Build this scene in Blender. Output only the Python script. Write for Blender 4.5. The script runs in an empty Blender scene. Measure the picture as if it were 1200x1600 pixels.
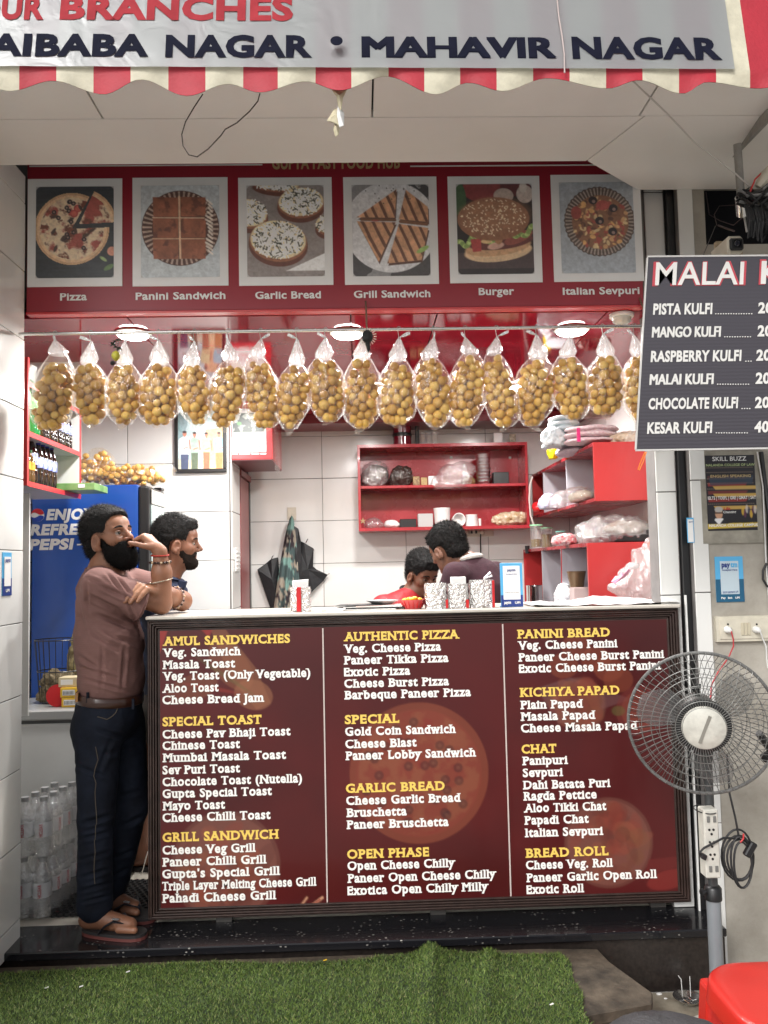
import bpy, bmesh, math, random
import numpy as np
from mathutils import Vector, Matrix
from mathutils.bvhtree import BVHTree

# ---------------------------------------------------------------- camera, world, lights, exposure
SC = bpy.context.scene
COL = SC.collection
PITCH, YAW, ROLL = [math.radians(a) for a in (3.753, 1.697, -1.2246)]
FPX, ZC = 1300.0, 1.60
FW = np.array([math.sin(YAW)*math.cos(PITCH), math.cos(YAW)*math.cos(PITCH), math.sin(PITCH)])
_r = np.array([math.cos(YAW), -math.sin(YAW), 0.0]); _u = np.cross(_r, FW)
RT = math.cos(ROLL)*_r + math.sin(ROLL)*_u
UP = -math.sin(ROLL)*_r + math.cos(ROLL)*_u
cam = bpy.data.cameras.new('camera'); camo = bpy.data.objects.new('camera', cam); COL.objects.link(camo)
camo.matrix_world = Matrix(((RT[0], UP[0], -FW[0], 0), (RT[1], UP[1], -FW[1], 0), (RT[2], UP[2], -FW[2], ZC), (0, 0, 0, 1)))
cam.sensor_fit = 'HORIZONTAL'; cam.sensor_width = 36.0; cam.lens = FPX/1200.0*36.0
cam.clip_start = 0.05; cam.clip_end = 600.0
SC.camera = camo

world = bpy.data.worlds.new('World'); SC.world = world; world.use_nodes = True
_n = world.node_tree.nodes; _l = world.node_tree.links
sky = _n.new('ShaderNodeTexSky'); sky.sky_type = 'NISHITA'; sky.sun_disc = False
SUN_EL, SUN_AZ = math.radians(34), math.radians(212)
sky.sun_elevation = SUN_EL; sky.sun_rotation = SUN_AZ
sky.air_density = 0.6; sky.dust_density = 3.0; sky.ozone_density = 0.6
_hsv = _n.new('ShaderNodeHueSaturation'); _hsv.inputs['Saturation'].default_value = 0.12
_l.new(sky.outputs[0], _hsv.inputs['Color']); _l.new(_hsv.outputs[0], _n['Background'].inputs[0])
_n['Background'].inputs[1].default_value = 0.15
sl = bpy.data.lights.new('sun', 'SUN'); sl.energy = 1.0; sl.angle = math.radians(16); sl.color = (1.0, 0.98, 0.95)
slo = bpy.data.objects.new('sun', sl); COL.objects.link(slo)
# the soft street light comes from behind the camera, a little to its left
_d = Vector((math.sin(SUN_AZ)*math.cos(SUN_EL), math.cos(SUN_AZ)*math.cos(SUN_EL), math.sin(SUN_EL)))
slo.rotation_euler = _d.to_track_quat('Z', 'Y').to_euler()
SC.view_settings.view_transform = 'Standard'; SC.view_settings.look = 'None'
SC.view_settings.gamma = 1.0; SC.view_settings.exposure = 0.30; SC.view_settings.use_curve_mapping = False
SC.cycles.max_bounces = 10; SC.cycles.transparent_max_bounces = 24; SC.cycles.diffuse_bounces = 4
SC.cycles.glossy_bounces = 4; SC.cycles.caustics_reflective = False; SC.cycles.caustics_refractive = False
SC.cycles.sample_clamp_indirect = 4.0
LAMP_W = 14.5

rnd = random.Random(7)
# ---------------------------------------------------------------- where a pixel of the picture lies in the place
def ray(x, y): return RT*(x-600)/FPX - UP*(y-800)/FPX + FW
def U(x, y, Y):
    d = ray(x, y); t = Y/d[1]; return np.array([d[0]*t, Y, ZC+d[2]*t])
def UZ(x, y, Z):
    d = ray(x, y); t = (Z-ZC)/d[2]; return np.array([d[0]*t, d[1]*t, Z])
def UX(x, y, X):
    d = ray(x, y); t = X/d[0]; return np.array([X, d[1]*t, ZC+d[2]*t])

# ---------------------------------------------------------------- materials
def lin(c):
    c = np.asarray(c, float)/255.0
    return np.where(c <= 0.04045, c/12.92, ((c+0.055)/1.055)**2.4)
MATS = {}
def mat(name, col, rough=0.5, metal=0.0, var=0.0, vs=8.0, bump=0.0, bs=40.0, coat=0.0, trans=0.0, alpha=1.0,
        emit=0.0, col2=None, spec=0.5, kind='noise', rvar=0.0, sss=0.0, bdist=0.01):
    if name in MATS: return MATS[name]
    m = bpy.data.materials.new(name); m.use_nodes = True; MATS[name] = m
    nt = m.node_tree; N = nt.nodes; L = nt.links; b = N['Principled BSDF']
    c = tuple(float(v) for v in col)+(1.0,)
    b.inputs['Base Color'].default_value = c
    b.inputs['Roughness'].default_value = rough; b.inputs['Metallic'].default_value = metal
    b.inputs['Specular IOR Level'].default_value = spec
    b.inputs['Coat Weight'].default_value = coat; b.inputs['Coat Roughness'].default_value = 0.06
    b.inputs['Transmission Weight'].default_value = trans; b.inputs['Alpha'].default_value = alpha
    if sss: b.inputs['Subsurface Weight'].default_value = sss; b.inputs['Subsurface Radius'].default_value = (0.012, 0.005, 0.003); b.inputs['Subsurface Scale'].default_value = 0.6
    if emit:
        b.inputs['Emission Color'].default_value = c; b.inputs['Emission Strength'].default_value = emit
    tc = N.new('ShaderNodeTexCoord')
    if var or col2 is not None or rvar:
        no = N.new('ShaderNodeTexNoise'); no.inputs['Scale'].default_value = vs; no.inputs['Detail'].default_value = 6
        no.inputs['Roughness'].default_value = 0.6
        L.new(tc.outputs['Object'], no.inputs['Vector'])
        if var or col2 is not None:
            r = N.new('ShaderNodeValToRGB'); L.new(no.outputs['Fac'], r.inputs[0])
            a = np.clip(np.array(c[:3])*(1-var), 0, 1); d = np.array(col2) if col2 is not None else np.clip(np.array(c[:3])*(1+var), 0, 1)
            r.color_ramp.elements[0].position = 0.32; r.color_ramp.elements[1].position = 0.68
            r.color_ramp.elements[0].color = tuple(a)+(1,); r.color_ramp.elements[1].color = tuple(d)+(1,)
            L.new(r.outputs[0], b.inputs['Base Color'])
        if rvar:
            mr = N.new('ShaderNodeMapRange'); L.new(no.outputs['Fac'], mr.inputs[0])
            mr.inputs[1].default_value = .3; mr.inputs[2].default_value = .7
            mr.inputs[3].default_value = max(0.02, rough-rvar); mr.inputs[4].default_value = rough+rvar
            L.new(mr.outputs[0], b.inputs['Roughness'])
    if bump:
        if kind == 'wave':
            t = N.new('ShaderNodeTexWave'); t.bands_direction = 'Z'; t.inputs['Scale'].default_value = bs; t.inputs['Distortion'].default_value = 1.2
            out = t.outputs['Fac']
        elif kind == 'vor':
            t = N.new('ShaderNodeTexVoronoi'); t.inputs['Scale'].default_value = bs; out = t.outputs['Distance']
        else:
            t = N.new('ShaderNodeTexNoise'); t.inputs['Scale'].default_value = bs; t.inputs['Detail'].default_value = 4; out = t.outputs['Fac']
        L.new(tc.outputs['Object'], t.inputs['Vector'])
        bp = N.new('ShaderNodeBump'); bp.inputs['Strength'].default_value = bump; bp.inputs['Distance'].default_value = bdist
        L.new(out, bp.inputs['Height']); L.new(bp.outputs[0], b.inputs['Normal'])
    return m
def vmat(name, rough=0.5, coat=0.0, bump=0.0, bs=40.0, metal=0.0, kind='noise', sss=0.0, bdist=0.01, var=0.0, vs=30.0):
    if name in MATS: return MATS[name]
    m = mat(name, (.5, .5, .5), rough, metal=metal, coat=coat, bump=bump, bs=bs, kind=kind, sss=sss, bdist=bdist)
    N = m.node_tree.nodes; L = m.node_tree.links
    a = N.new('ShaderNodeAttribute'); a.attribute_name = 'Col'
    out = a.outputs['Color']
    if var:
        no = N.new('ShaderNodeTexNoise'); no.inputs['Scale'].default_value = vs; no.inputs['Detail'].default_value = 5
        tc = N.new('ShaderNodeTexCoord'); L.new(tc.outputs['Object'], no.inputs['Vector'])
        mr = N.new('ShaderNodeMapRange'); L.new(no.outputs['Fac'], mr.inputs[0])
        mr.inputs[1].default_value = .3; mr.inputs[2].default_value = .7; mr.inputs[3].default_value = 1-var; mr.inputs[4].default_value = 1+var
        mx = N.new('ShaderNodeVectorMath'); mx.operation = 'SCALE'; L.new(out, mx.inputs[0]); L.new(mr.outputs[0], mx.inputs['Scale']); out = mx.outputs[0]
    L.new(out, N['Principled BSDF'].inputs['Base Color'])
    return m
def film(name, tint=(1, 1, 1), base=0.10, rough=0.12, milk=0.10, bump=0.6, bs=60.0, stretch=(1, 1, 1)):
    """thin clear plastic: mostly see-through, with crinkled highlights and a little milkiness"""
    if name in MATS: return MATS[name]
    m = bpy.data.materials.new(name); m.use_nodes = True; MATS[name] = m
    N = m.node_tree.nodes; L = m.node_tree.links; N.remove(N['Principled BSDF'])
    out = N['Material Output']
    tr = N.new('ShaderNodeBsdfTransparent'); tr.inputs[0].default_value = tuple(tint)+(1,)
    gl = N.new('ShaderNodeBsdfGlossy'); gl.inputs['Roughness'].default_value = rough; gl.inputs['Color'].default_value = (1, 1, 1, 1)
    df = N.new('ShaderNodeBsdfTranslucent'); df.inputs[0].default_value = (.9, .9, .9, 1)
    df2 = N.new('ShaderNodeBsdfDiffuse'); df2.inputs[0].default_value = (.85, .85, .85, 1)
    ad = N.new('ShaderNodeMixShader'); ad.inputs[0].default_value = .5; L.new(df.outputs[0], ad.inputs[1]); L.new(df2.outputs[0], ad.inputs[2])
    tc = N.new('ShaderNodeTexCoord'); mp = N.new('ShaderNodeMapping'); mp.inputs['Scale'].default_value = stretch
    L.new(tc.outputs['Object'], mp.inputs[0])
    no = N.new('ShaderNodeTexNoise'); no.inputs['Scale'].default_value = bs; no.inputs['Detail'].default_value = 3
    no.inputs['Distortion'].default_value = 1.5
    L.new(mp.outputs[0], no.inputs['Vector'])
    bp = N.new('ShaderNodeBump'); bp.inputs['Strength'].default_value = bump; bp.inputs['Distance'].default_value = 0.01
    L.new(no.outputs['Fac'], bp.inputs['Height']); L.new(bp.outputs[0], gl.inputs['Normal'])
    lw = N.new('ShaderNodeLayerWeight'); lw.inputs['Blend'].default_value = 0.25; L.new(bp.outputs[0], lw.inputs['Normal'])
    ma = N.new('ShaderNodeMath'); ma.operation = 'MULTIPLY_ADD'; L.new(lw.outputs['Facing'], ma.inputs[0]); ma.inputs[1].default_value = .20; ma.inputs[2].default_value = base
    m1 = N.new('ShaderNodeMixShader'); m1.inputs[0].default_value = milk; L.new(tr.outputs[0], m1.inputs[1]); L.new(ad.outputs[0], m1.inputs[2])
    m2 = N.new('ShaderNodeMixShader'); L.new(ma.outputs[0], m2.inputs[0]); L.new(m1.outputs[0], m2.inputs[1]); L.new(gl.outputs[0], m2.inputs[2])
    L.new(m2.outputs[0], out.inputs['Surface'])
    return m

# ---------------------------------------------------------------- mesh and object helpers
WL = {}
class MB:
    def __init__(s): s.v = []; s.f = []; s.n = 0
    def add(s, vs, fs):
        k = s.n; vs = [tuple(map(float, p)) for p in vs]; s.v += vs; s.n += len(vs)
        s.f += [tuple(i+k for i in f) for f in fs]; return s
    def box(s, a, b):
        x0, y0, z0 = np.minimum(a, b); x1, y1, z1 = np.maximum(a, b)
        return s.add([(x0,y0,z0),(x1,y0,z0),(x1,y1,z0),(x0,y1,z0),(x0,y0,z1),(x1,y0,z1),(x1,y1,z1),(x0,y1,z1)],
                     [(0,3,2,1),(4,5,6,7),(0,1,5,4),(1,2,6,5),(2,3,7,6),(3,0,4,7)])
    def obox(s, c, ax, ay, az):   # centre and three half-vectors
        c, ax, ay, az = map(np.asarray, (c, ax, ay, az)); vs = []
        for k in (-1, 1):
            for i, j in ((-1,-1),(1,-1),(1,1),(-1,1)): vs.append(c+ax*i+ay*j+az*k)
        return s.add(vs, [(0,3,2,1),(4,5,6,7),(0,1,5,4),(1,2,6,5),(2,3,7,6),(3,0,4,7)])
    def tube(s, pts, r, n=8, closed=False, caps=True, flat=None):
        pts = [np.asarray(p, float) for p in pts]; m = len(pts)
        rr = r if hasattr(r, '__len__') else [r]*m
        rings = []; up = None
        for i, p in enumerate(pts):
            a = pts[i-1] if (i > 0 or closed) else p; b = pts[(i+1) % m] if (i < m-1 or closed) else p
            t = b-a; t = t/(np.linalg.norm(t)+1e-12)
            if up is None: up = np.array([0, 0, 1.0]) if abs(t[2]) < .9 else np.array([1.0, 0, 0])
            u = np.cross(t, up); u /= np.linalg.norm(u)+1e-12; w = np.cross(u, t); up = w
            for k in range(n):
                an = 2*math.pi*k/n
                rings.append(p+(u*math.cos(an)+w*math.sin(an)*(flat or 1))*rr[i])
        fs = []
        for i in range(m if closed else m-1):
            j = (i+1) % m
            for k in range(n): fs.append((i*n+k, i*n+(k+1) % n, j*n+(k+1) % n, j*n+k))
        if caps and not closed: fs += [tuple(reversed(range(n))), tuple(range((m-1)*n, m*n))]
        return s.add(rings, fs)
    def lathe(s, prof, c=(0,0,0), n=20, axis=(0,0,1), sx=1, sy=1):
        ax = Vector(axis).normalized(); q = Vector((0,0,1)).rotation_difference(ax); c = Vector(c); vs = []
        for r, z in prof:
            for k in range(n):
                a = 2*math.pi*k/n; vs.append(tuple(c+q @ Vector((r*math.cos(a)*sx, r*math.sin(a)*sy, z))))
        fs = []
        for i in range(len(prof)-1):
            for k in range(n): fs.append((i*n+k, i*n+(k+1) % n, (i+1)*n+(k+1) % n, (i+1)*n+k))
        if prof[0][0] > 1e-6: fs.append(tuple(reversed(range(n))))
        if prof[-1][0] > 1e-6: fs.append(tuple(range((len(prof)-1)*n, len(prof)*n)))
        return s.add(vs, fs)
    def open_lathe(s, prof, c=(0,0,0), n=20, axis=(0,0,1)):
        k0 = len(s.f); s.lathe(prof, c, n, axis)
        s.f = [f for i, f in enumerate(s.f) if i < k0 or len(f) == 4]; return s
    def prism(s, poly, a, b, plane='xz'):   # polygon (in x,z or x,y) pushed from a to b along the third axis
        n = len(poly)
        def w(p, t): return (p[0], t, p[1]) if plane == 'xz' else ((p[0], p[1], t) if plane == 'xy' else (t, p[0], p[1]))
        return s.add([w(p, a) for p in poly]+[w(p, b) for p in poly],
                     [tuple(range(n)), tuple(reversed(range(n, 2*n)))]+[(i, n+i, n+(i+1) % n, (i+1) % n) for i in range(n)])
    def sphere(s, c, r, nu=12, nv=8):
        r = np.array(r if hasattr(r, '__len__') else (r, r, r)); vs = [np.array(c)+r*(0,0,-1)]
        for j in range(1, nv):
            a = -math.pi/2+math.pi*j/nv
            for i in range(nu):
                b = 2*math.pi*i/nu; vs.append(np.array(c)+r*(math.cos(a)*math.cos(b), math.cos(a)*math.sin(b), math.sin(a)))
        vs.append(np.array(c)+r*(0,0,1)); fs = []
        for i in range(nu):
            fs.append((0, 1+(i+1) % nu, 1+i))
            for j in range(nv-2):
                a = 1+j*nu; fs.append((a+i, a+(i+1) % nu, a+nu+(i+1) % nu, a+nu+i))
            a = 1+(nv-2)*nu; fs.append((a+i, a+(i+1) % nu, len(vs)-1))
        return s.add(vs, fs)
    def sheet(s, P):   # P[i][j] grid of points
        P = np.asarray(P, float); a, b = P.shape[:2]
        return s.add(P.reshape(-1, 3), [(i*b+j, i*b+j+1, (i+1)*b+j+1, (i+1)*b+j) for i in range(a-1) for j in range(b-1)])
    def mesh(s, name='m', smooth=False, bevel=0.0, seg=1, fix=True):
        me = bpy.data.meshes.new(name); me.from_pydata(s.v, [], s.f)
        if bevel or fix:
            bm = bmesh.new(); bm.from_mesh(me)
            if bevel: bmesh.ops.bevel(bm, geom=[e for e in bm.edges if len(e.link_faces) == 2 and e.calc_face_angle(0) > .5], offset=bevel, segments=seg, affect='EDGES', profile=.5, clamp_overlap=True)
            if fix: bmesh.ops.recalc_face_normals(bm, faces=bm.faces)
            bm.to_mesh(me); bm.free()
        if smooth:
            me.polygons.foreach_set('use_smooth', [True]*len(me.polygons))
            if smooth != 'full': me.set_sharp_from_angle(angle=math.radians(42))
        me.update(); return me
def np_mesh(name, V, F, smooth=True, col=None):
    me = bpy.data.meshes.new(name); V = np.asarray(V, np.float32); F = np.asarray(F, np.int32); k = F.shape[1]
    me.vertices.add(len(V)); me.vertices.foreach_set('co', V.ravel())
    me.loops.add(F.size); me.loops.foreach_set('vertex_index', F.ravel())
    me.polygons.add(len(F)); me.polygons.foreach_set('loop_start', np.arange(0, F.size, k, dtype=np.int32))
    me.polygons.foreach_set('loop_total', np.full(len(F), k, np.int32))
    me.update(calc_edges=True)
    if smooth: me.polygons.foreach_set('use_smooth', [True]*len(F))
    if col is not None: set_col(me, col)
    me.validate(); return me
def set_col(me, col):
    a = me.color_attributes.new('Col', 'FLOAT_COLOR', 'POINT')
    c = np.ones((len(me.vertices), 4), np.float32); c[:, :3] = col; a.data.foreach_set('color', c.ravel())
def _link(name, data, parent, loc):
    o = bpy.data.objects.new(name, data); COL.objects.link(o)
    loc = np.array(loc, float); WL[o.name] = loc
    if parent is not None:
        o.parent = parent; o.location = loc-WL[parent.name]
    else: o.location = loc
    return o
def thing(name, label, cat, loc=(0, 0, 0), group=None, kind=None):
    o = _link(name, None, None, loc); o.empty_display_size = .05
    o['label'] = label; o['category'] = cat
    if group: o['group'] = group
    if kind: o['kind'] = kind
    return o
def part(name, mb, m, parent, smooth=False, bevel=0.0, label=None, kind=None, loc=(0, 0, 0), seg=1):
    """mesh coordinates are place coordinates relative to loc"""
    me = mb.mesh(name, smooth, bevel, seg) if isinstance(mb, MB) else mb
    if m is not None and not me.materials: me.materials.append(m)
    o = _link(name, me, parent, loc)
    if label: o['label'] = label
    if kind: o['kind'] = kind
    return o
def single(name, label, cat, mb, m, smooth=False, bevel=0.0, group=None, loc=(0, 0, 0), kind=None):
    o = part(name, mb, m, None, smooth, bevel, loc=loc); o['label'] = label; o['category'] = cat
    if group: o['group'] = group
    if kind: o['kind'] = kind
    return o
def struct(name, mb, m, smooth=False, bevel=0.0):
    o = part(name, mb, m, None, smooth, bevel); o['kind'] = 'structure'; return o
def kids(o): return [c for c in o.children]
def dup(o, loc=None, parent=None, label=None, rotz=None, scale=None):
    c = o.copy(); COL.objects.link(c); WL[c.name] = WL[o.name].copy()
    if parent is not None: c.parent = parent
    if loc is not None: c.location = loc; WL[c.name] = np.array(loc, float)
    if label: c['label'] = label
    if rotz is not None: c.rotation_euler = (0, 0, rotz)
    if scale is not None: c.scale = scale
    for ch in kids(o): dup(ch, parent=c)
    return c

# ---------------------------------------------------------------- noise
def _hash(i, j, k, s):
    h = (i*374761393+j*668265263+k*2147483647+s*974634777) & 0xffffffff
    h = ((h ^ (h >> 13))*1274126177) & 0xffffffff
    return ((h ^ (h >> 16)) & 0xffff)/65535.0
def vnoise(P, s=0):
    P = np.asarray(P, float); I = np.floor(P).astype(np.int64); F = P-I; F = F*F*(3-2*F); r = 0
    for a in (0, 1):
        for b in (0, 1):
            for c in (0, 1):
                w = (F[..., 0] if a else 1-F[..., 0])*(F[..., 1] if b else 1-F[..., 1])*(F[..., 2] if c else 1-F[..., 2])
                r = r+w*_hash(I[..., 0]+a, I[..., 1]+b, I[..., 2]+c, s)
    return r
def fbm(P, sc=1.0, octs=4, s=0):
    P = np.asarray(P, float)*sc; r = 0; a = .5; t = 0
    for o in range(octs): r = r+a*vnoise(P*(2**o)+17.3*o, s+o); t += a; a *= .5
    return r/t

# ---------------------------------------------------------------- soft volumes (for people, cloth and lumps)
import openvdb
class Vol:
    def __init__(s, lo, hi, h):
        s.lo = np.array(lo, float); s.h = h; s.n = np.ceil((np.array(hi)-s.lo)/h).astype(int)+1
        s.d = np.full(s.n, 1.0, np.float32)
    def _win(s, lo, hi, m):
        a = np.clip(np.floor((np.array(lo)-m-s.lo)/s.h).astype(int), 0, s.n); b = np.clip(np.ceil((np.array(hi)+m-s.lo)/s.h).astype(int)+1, 0, s.n)
        if np.any(b <= a): return None, None
        ax = [s.lo[i]+s.h*np.arange(a[i], b[i]) for i in range(3)]
        return tuple(slice(a[i], b[i]) for i in range(3)), ax
    def _mix(s, w, d, k, sub=False):
        c = s.d[w]
        if sub:
            if k <= 0: s.d[w] = np.maximum(c, -d); return
            h = np.clip(.5-.5*(c+d)/k, 0, 1); s.d[w] = c*(1-h)-d*h+k*h*(1-h); return
        if k <= 0: s.d[w] = np.minimum(c, d); return
        h = np.clip(.5+.5*(c-d)/k, 0, 1); s.d[w] = c*(1-h)+d*h-k*h*(1-h)
    def cap(s, a, b, ra, rb=None, k=.02, sub=False):
        rb = ra if rb is None else rb; a = np.array(a, float); b = np.array(b, float)
        w, ax = s._win(np.minimum(a-ra, b-rb), np.maximum(a+ra, b+rb), k+3*s.h+.02)
        if w is None: return s
        X = ax[0][:, None, None]-a[0]; Y = ax[1][None, :, None]-a[1]; Z = ax[2][None, None, :]-a[2]; v = b-a; L = (v@v)+1e-12
        t = np.clip((X*v[0]+Y*v[1]+Z*v[2])/L, 0, 1)
        d = np.sqrt((X-t*v[0])**2+(Y-t*v[1])**2+(Z-t*v[2])**2)-(ra+(rb-ra)*t)
        s._mix(w, d, k, sub); return s
    def ell(s, c, r, k=.02, R=None, sub=False):
        c = np.array(c, float); r = np.array(r, float); m = r.max() if R is not None else r
        w, ax = s._win(c-m, c+m, k+3*s.h+.02)
        if w is None: return s
        X = ax[0][:, None, None]-c[0]; Y = ax[1][None, :, None]-c[1]; Z = ax[2][None, None, :]-c[2]
        if R is not None:   # rows of R: local axes
            X, Y, Z = [X*R[i][0]+Y*R[i][1]+Z*R[i][2] for i in range(3)]
        q = np.sqrt((X/r[0])**2+(Y/r[1])**2+(Z/r[2])**2); q2 = np.sqrt((X/r[0]**2)**2+(Y/r[1]**2)**2+(Z/r[2]**2)**2)+1e-9
        s._mix(w, (q*(q-1)/q2), k, sub); return s
    def carve(s, fn):   # fn(X, Y, Z) > 0 is cut away
        ax = [s.lo[i]+s.h*np.arange(s.n[i]) for i in range(3)]
        s.d = np.maximum(s.d, fn(ax[0][:, None, None], ax[1][None, :, None], ax[2][None, None, :])).astype(np.float32); return s
    def merge(s, o, k=.02): w = tuple([slice(None)]*3); s._mix(w, o.d, k); return s
    def mesh(s, iso=0.0):
        g = openvdb.FloatGrid(.05); d = np.clip(s.d, -.05, .05).astype(np.float32)
        g.copyFromArray(d); P, Q = g.convertToQuads(iso)
        P = P.astype(float)*s.h+s.lo; c_ = P-P.mean(0)
        vol = (np.cross(c_[Q[:, 1]]-c_[Q[:, 0]], c_[Q[:, 2]]-c_[Q[:, 0]])*c_[Q[:, 0]]).sum()
        return P, (Q if vol > 0 else Q[:, ::-1]).astype(np.int32)
def normals(V, Q):
    n = np.cross(V[Q[:, 2]]-V[Q[:, 0]], V[Q[:, 3]]-V[Q[:, 1]]); N = np.zeros_like(V)
    for k in range(4): np.add.at(N, Q[:, k], n)
    return N/(np.linalg.norm(N, axis=1, keepdims=True)+1e-12)

# ---------------------------------------------------------------- lettering
_TXT = {}
def text_geo(s, off=0.0, slab=False, res=3):
    key = (s, off, slab)
    if key in _TXT: return _TXT[key]
    if 'M' in s and off > .02 and not slab and len(s) < 12:   # heavy M: build up the weight from shifted copies
        V0, F0 = text_geo(s, .0, False, res); Vs, Fs = [], []
        for k_, (dx, dy) in enumerate(((0, 0), (off, off*.5), (-off, off*.5), (off, -off*.5), (-off, -off*.5), (off*.5, 0), (-off*.5, 0))):
            Vs.append(V0+np.array([dx+off, dy+off, -.012*k_])); Fs += [tuple(i+k_*len(V0) for i in f) for f in F0]
        _TXT[key] = (np.vstack(Vs), Fs); return _TXT[key]
    cu = bpy.data.curves.new('lettering', 'FONT'); cu.body = s; cu.size = 1.0; cu.offset = off; cu.resolution_u = res; cu.fill_mode = 'FRONT' if False else 'BOTH'
    cu.dimensions = '2D'; cu.space_character = 1.0+off*1.6+(.07 if slab else 0)
    o = bpy.data.objects.new('tmp', cu); COL.objects.link(o)
    dg = bpy.context.evaluated_depsgraph_get(); dg.update()
    me = bpy.data.meshes.new_from_object(o.evaluated_get(dg))
    V = np.array([v.co[:2] for v in me.vertices]).reshape(-1, 2); F = [tuple(p.vertices) for p in me.polygons]
    V2 = np.array([(x, y, 0.0) for x, y in V]).reshape(-1, 3)
    if slab:
        CAP, XH, ASC = .682+off, .449+off, 9.0
        bm = bmesh.new(); bm.from_mesh(me); bmesh.ops.remove_doubles(bm, verts=bm.verts, dist=1e-4); bm.verts.index_update()
        R = []; sh = .100; ov = .080; low = {}; wid = {}
        for v0 in bm.verts:
            if v0.index in low: continue
            st_, comp = [v0], {v0}
            while st_:
                w_ = st_.pop()
                for e_ in w_.link_edges:
                    o_ = e_.other_vert(w_)
                    if o_ not in comp: comp.add(o_); st_.append(o_)
            mn_ = min(w_.co.y for w_ in comp); wd_ = max(w_.co.x for w_ in comp)-min(w_.co.x for w_ in comp)
            for w_ in comp: low[w_.index] = mn_; wid[w_.index] = wd_
        for e in bm.edges:
            if len(e.link_faces) != 1 or low[e.verts[0].index] > .5: continue
            a, b = e.verts[0].co, e.verts[1].co; dx = abs(a.x-b.x); dy = abs(a.y-b.y)
            if dy > 1e-3: continue
            if .06 < dx < .34:
                y = a.y; x0, x1 = sorted((a.x, b.x)); fy = e.link_faces[0].calc_center_median().y
                if abs(y+off) < .02 and fy > y and low[e.verts[0].index] > -.08: R.append((x0-ov, -off, x1+ov, sh-off))
                elif abs(y-CAP) < .02 and fy < y: R.append((x0-ov, CAP-sh, x1+(ov if wid[e.verts[0].index] > .28 or s.upper() == s else 0), CAP))
                elif abs(y-ASC) < .02 and fy < y: R.append((x0-ov*1.1, ASC-sh, x1, ASC))
                elif abs(y-XH) < .025 and fy < y: R.append((x0-ov*1.1, XH-sh*.9, x1+(ov if x1-x0 > .17 else 0), XH))
            elif dx >= .34:   # long arms of T, E, L, Z get short vertical ends
                y = a.y; x0, x1 = sorted((a.x, b.x)); fy = e.link_faces[0].calc_center_median().y
                if abs(y-CAP) < .02 and fy < y:
                    R.append((x1-.09, CAP-.23, x1, CAP)); R.append((x0, CAP-.23, x0+.09, CAP))
                elif abs(y+off) < .02 and fy > y and low[e.verts[0].index] > -.08: R.append((x1-.09, -off, x1, .23-off))
        bm.free()
        k = len(V2); ex = []
        for x0, y0, x1, y1 in R: ex += [(x0, y0, -.01), (x1, y0, -.01), (x1, y1, -.01), (x0, y1, -.01)]
        if ex: V2 = np.vstack([V2, np.array(ex)]); F = F+[(k+4*i, k+4*i+1, k+4*i+2, k+4*i+3) for i in range(len(R))]
    bpy.data.objects.remove(o); bpy.data.curves.remove(cu); bpy.data.meshes.remove(me)
    if len(V2):
        V2[:, 0] -= V2[:, 0].min(); V2[:, 1] += off
        if s.upper() != s: k1 = .449+2*off; k2 = .682+2*off; V2[:, 1] = np.where(V2[:, 1] < 0, V2[:, 1], np.interp(V2[:, 1], [0, k1, k2, 2], [0, k1*1.13, k2, 2]))
    _TXT[key] = (V2, F); return _TXT[key]
def lettering(parent, s, p0, width, cap, m, name='lettering', off=0.03, slab=False, xdir=(1, 0, 0), zdir=(0, 0, 1), lift=0.0015, shear=0.0, join=None):
    """a line of print: p0 is the left end of its baseline on the surface"""
    V, F = text_geo(s, off, slab); xdir = np.array(xdir, float); zdir = np.array(zdir, float); nd = np.cross(xdir, zdir)
    sx = width/max(V[:, 0].max(), 1e-6); sy = cap/(.682+2*off)
    P = np.array(p0)+(V[:, :1]*sx+V[:, 1:2]*sy*shear)*xdir+V[:, 1:2]*sy*zdir+nd*(lift+V[:, 2:3]*.03)
    if join is not None: join.add(P, F); return None
    mb = MB().add(P, F); return part(name, mb.mesh(name, fix=False), m, parent)
def text_px(parent, s, xl, xr, yb, Y, cap, m, **k):
    a = U(xl, yb, Y); d = ray(xr, yb); 
    # the right end lies on the same level line
    b = U(xr, yb-(xr-xl)*.02, Y)
    return lettering(parent, s, a, b[0]-a[0], cap, m, **k)

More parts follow.
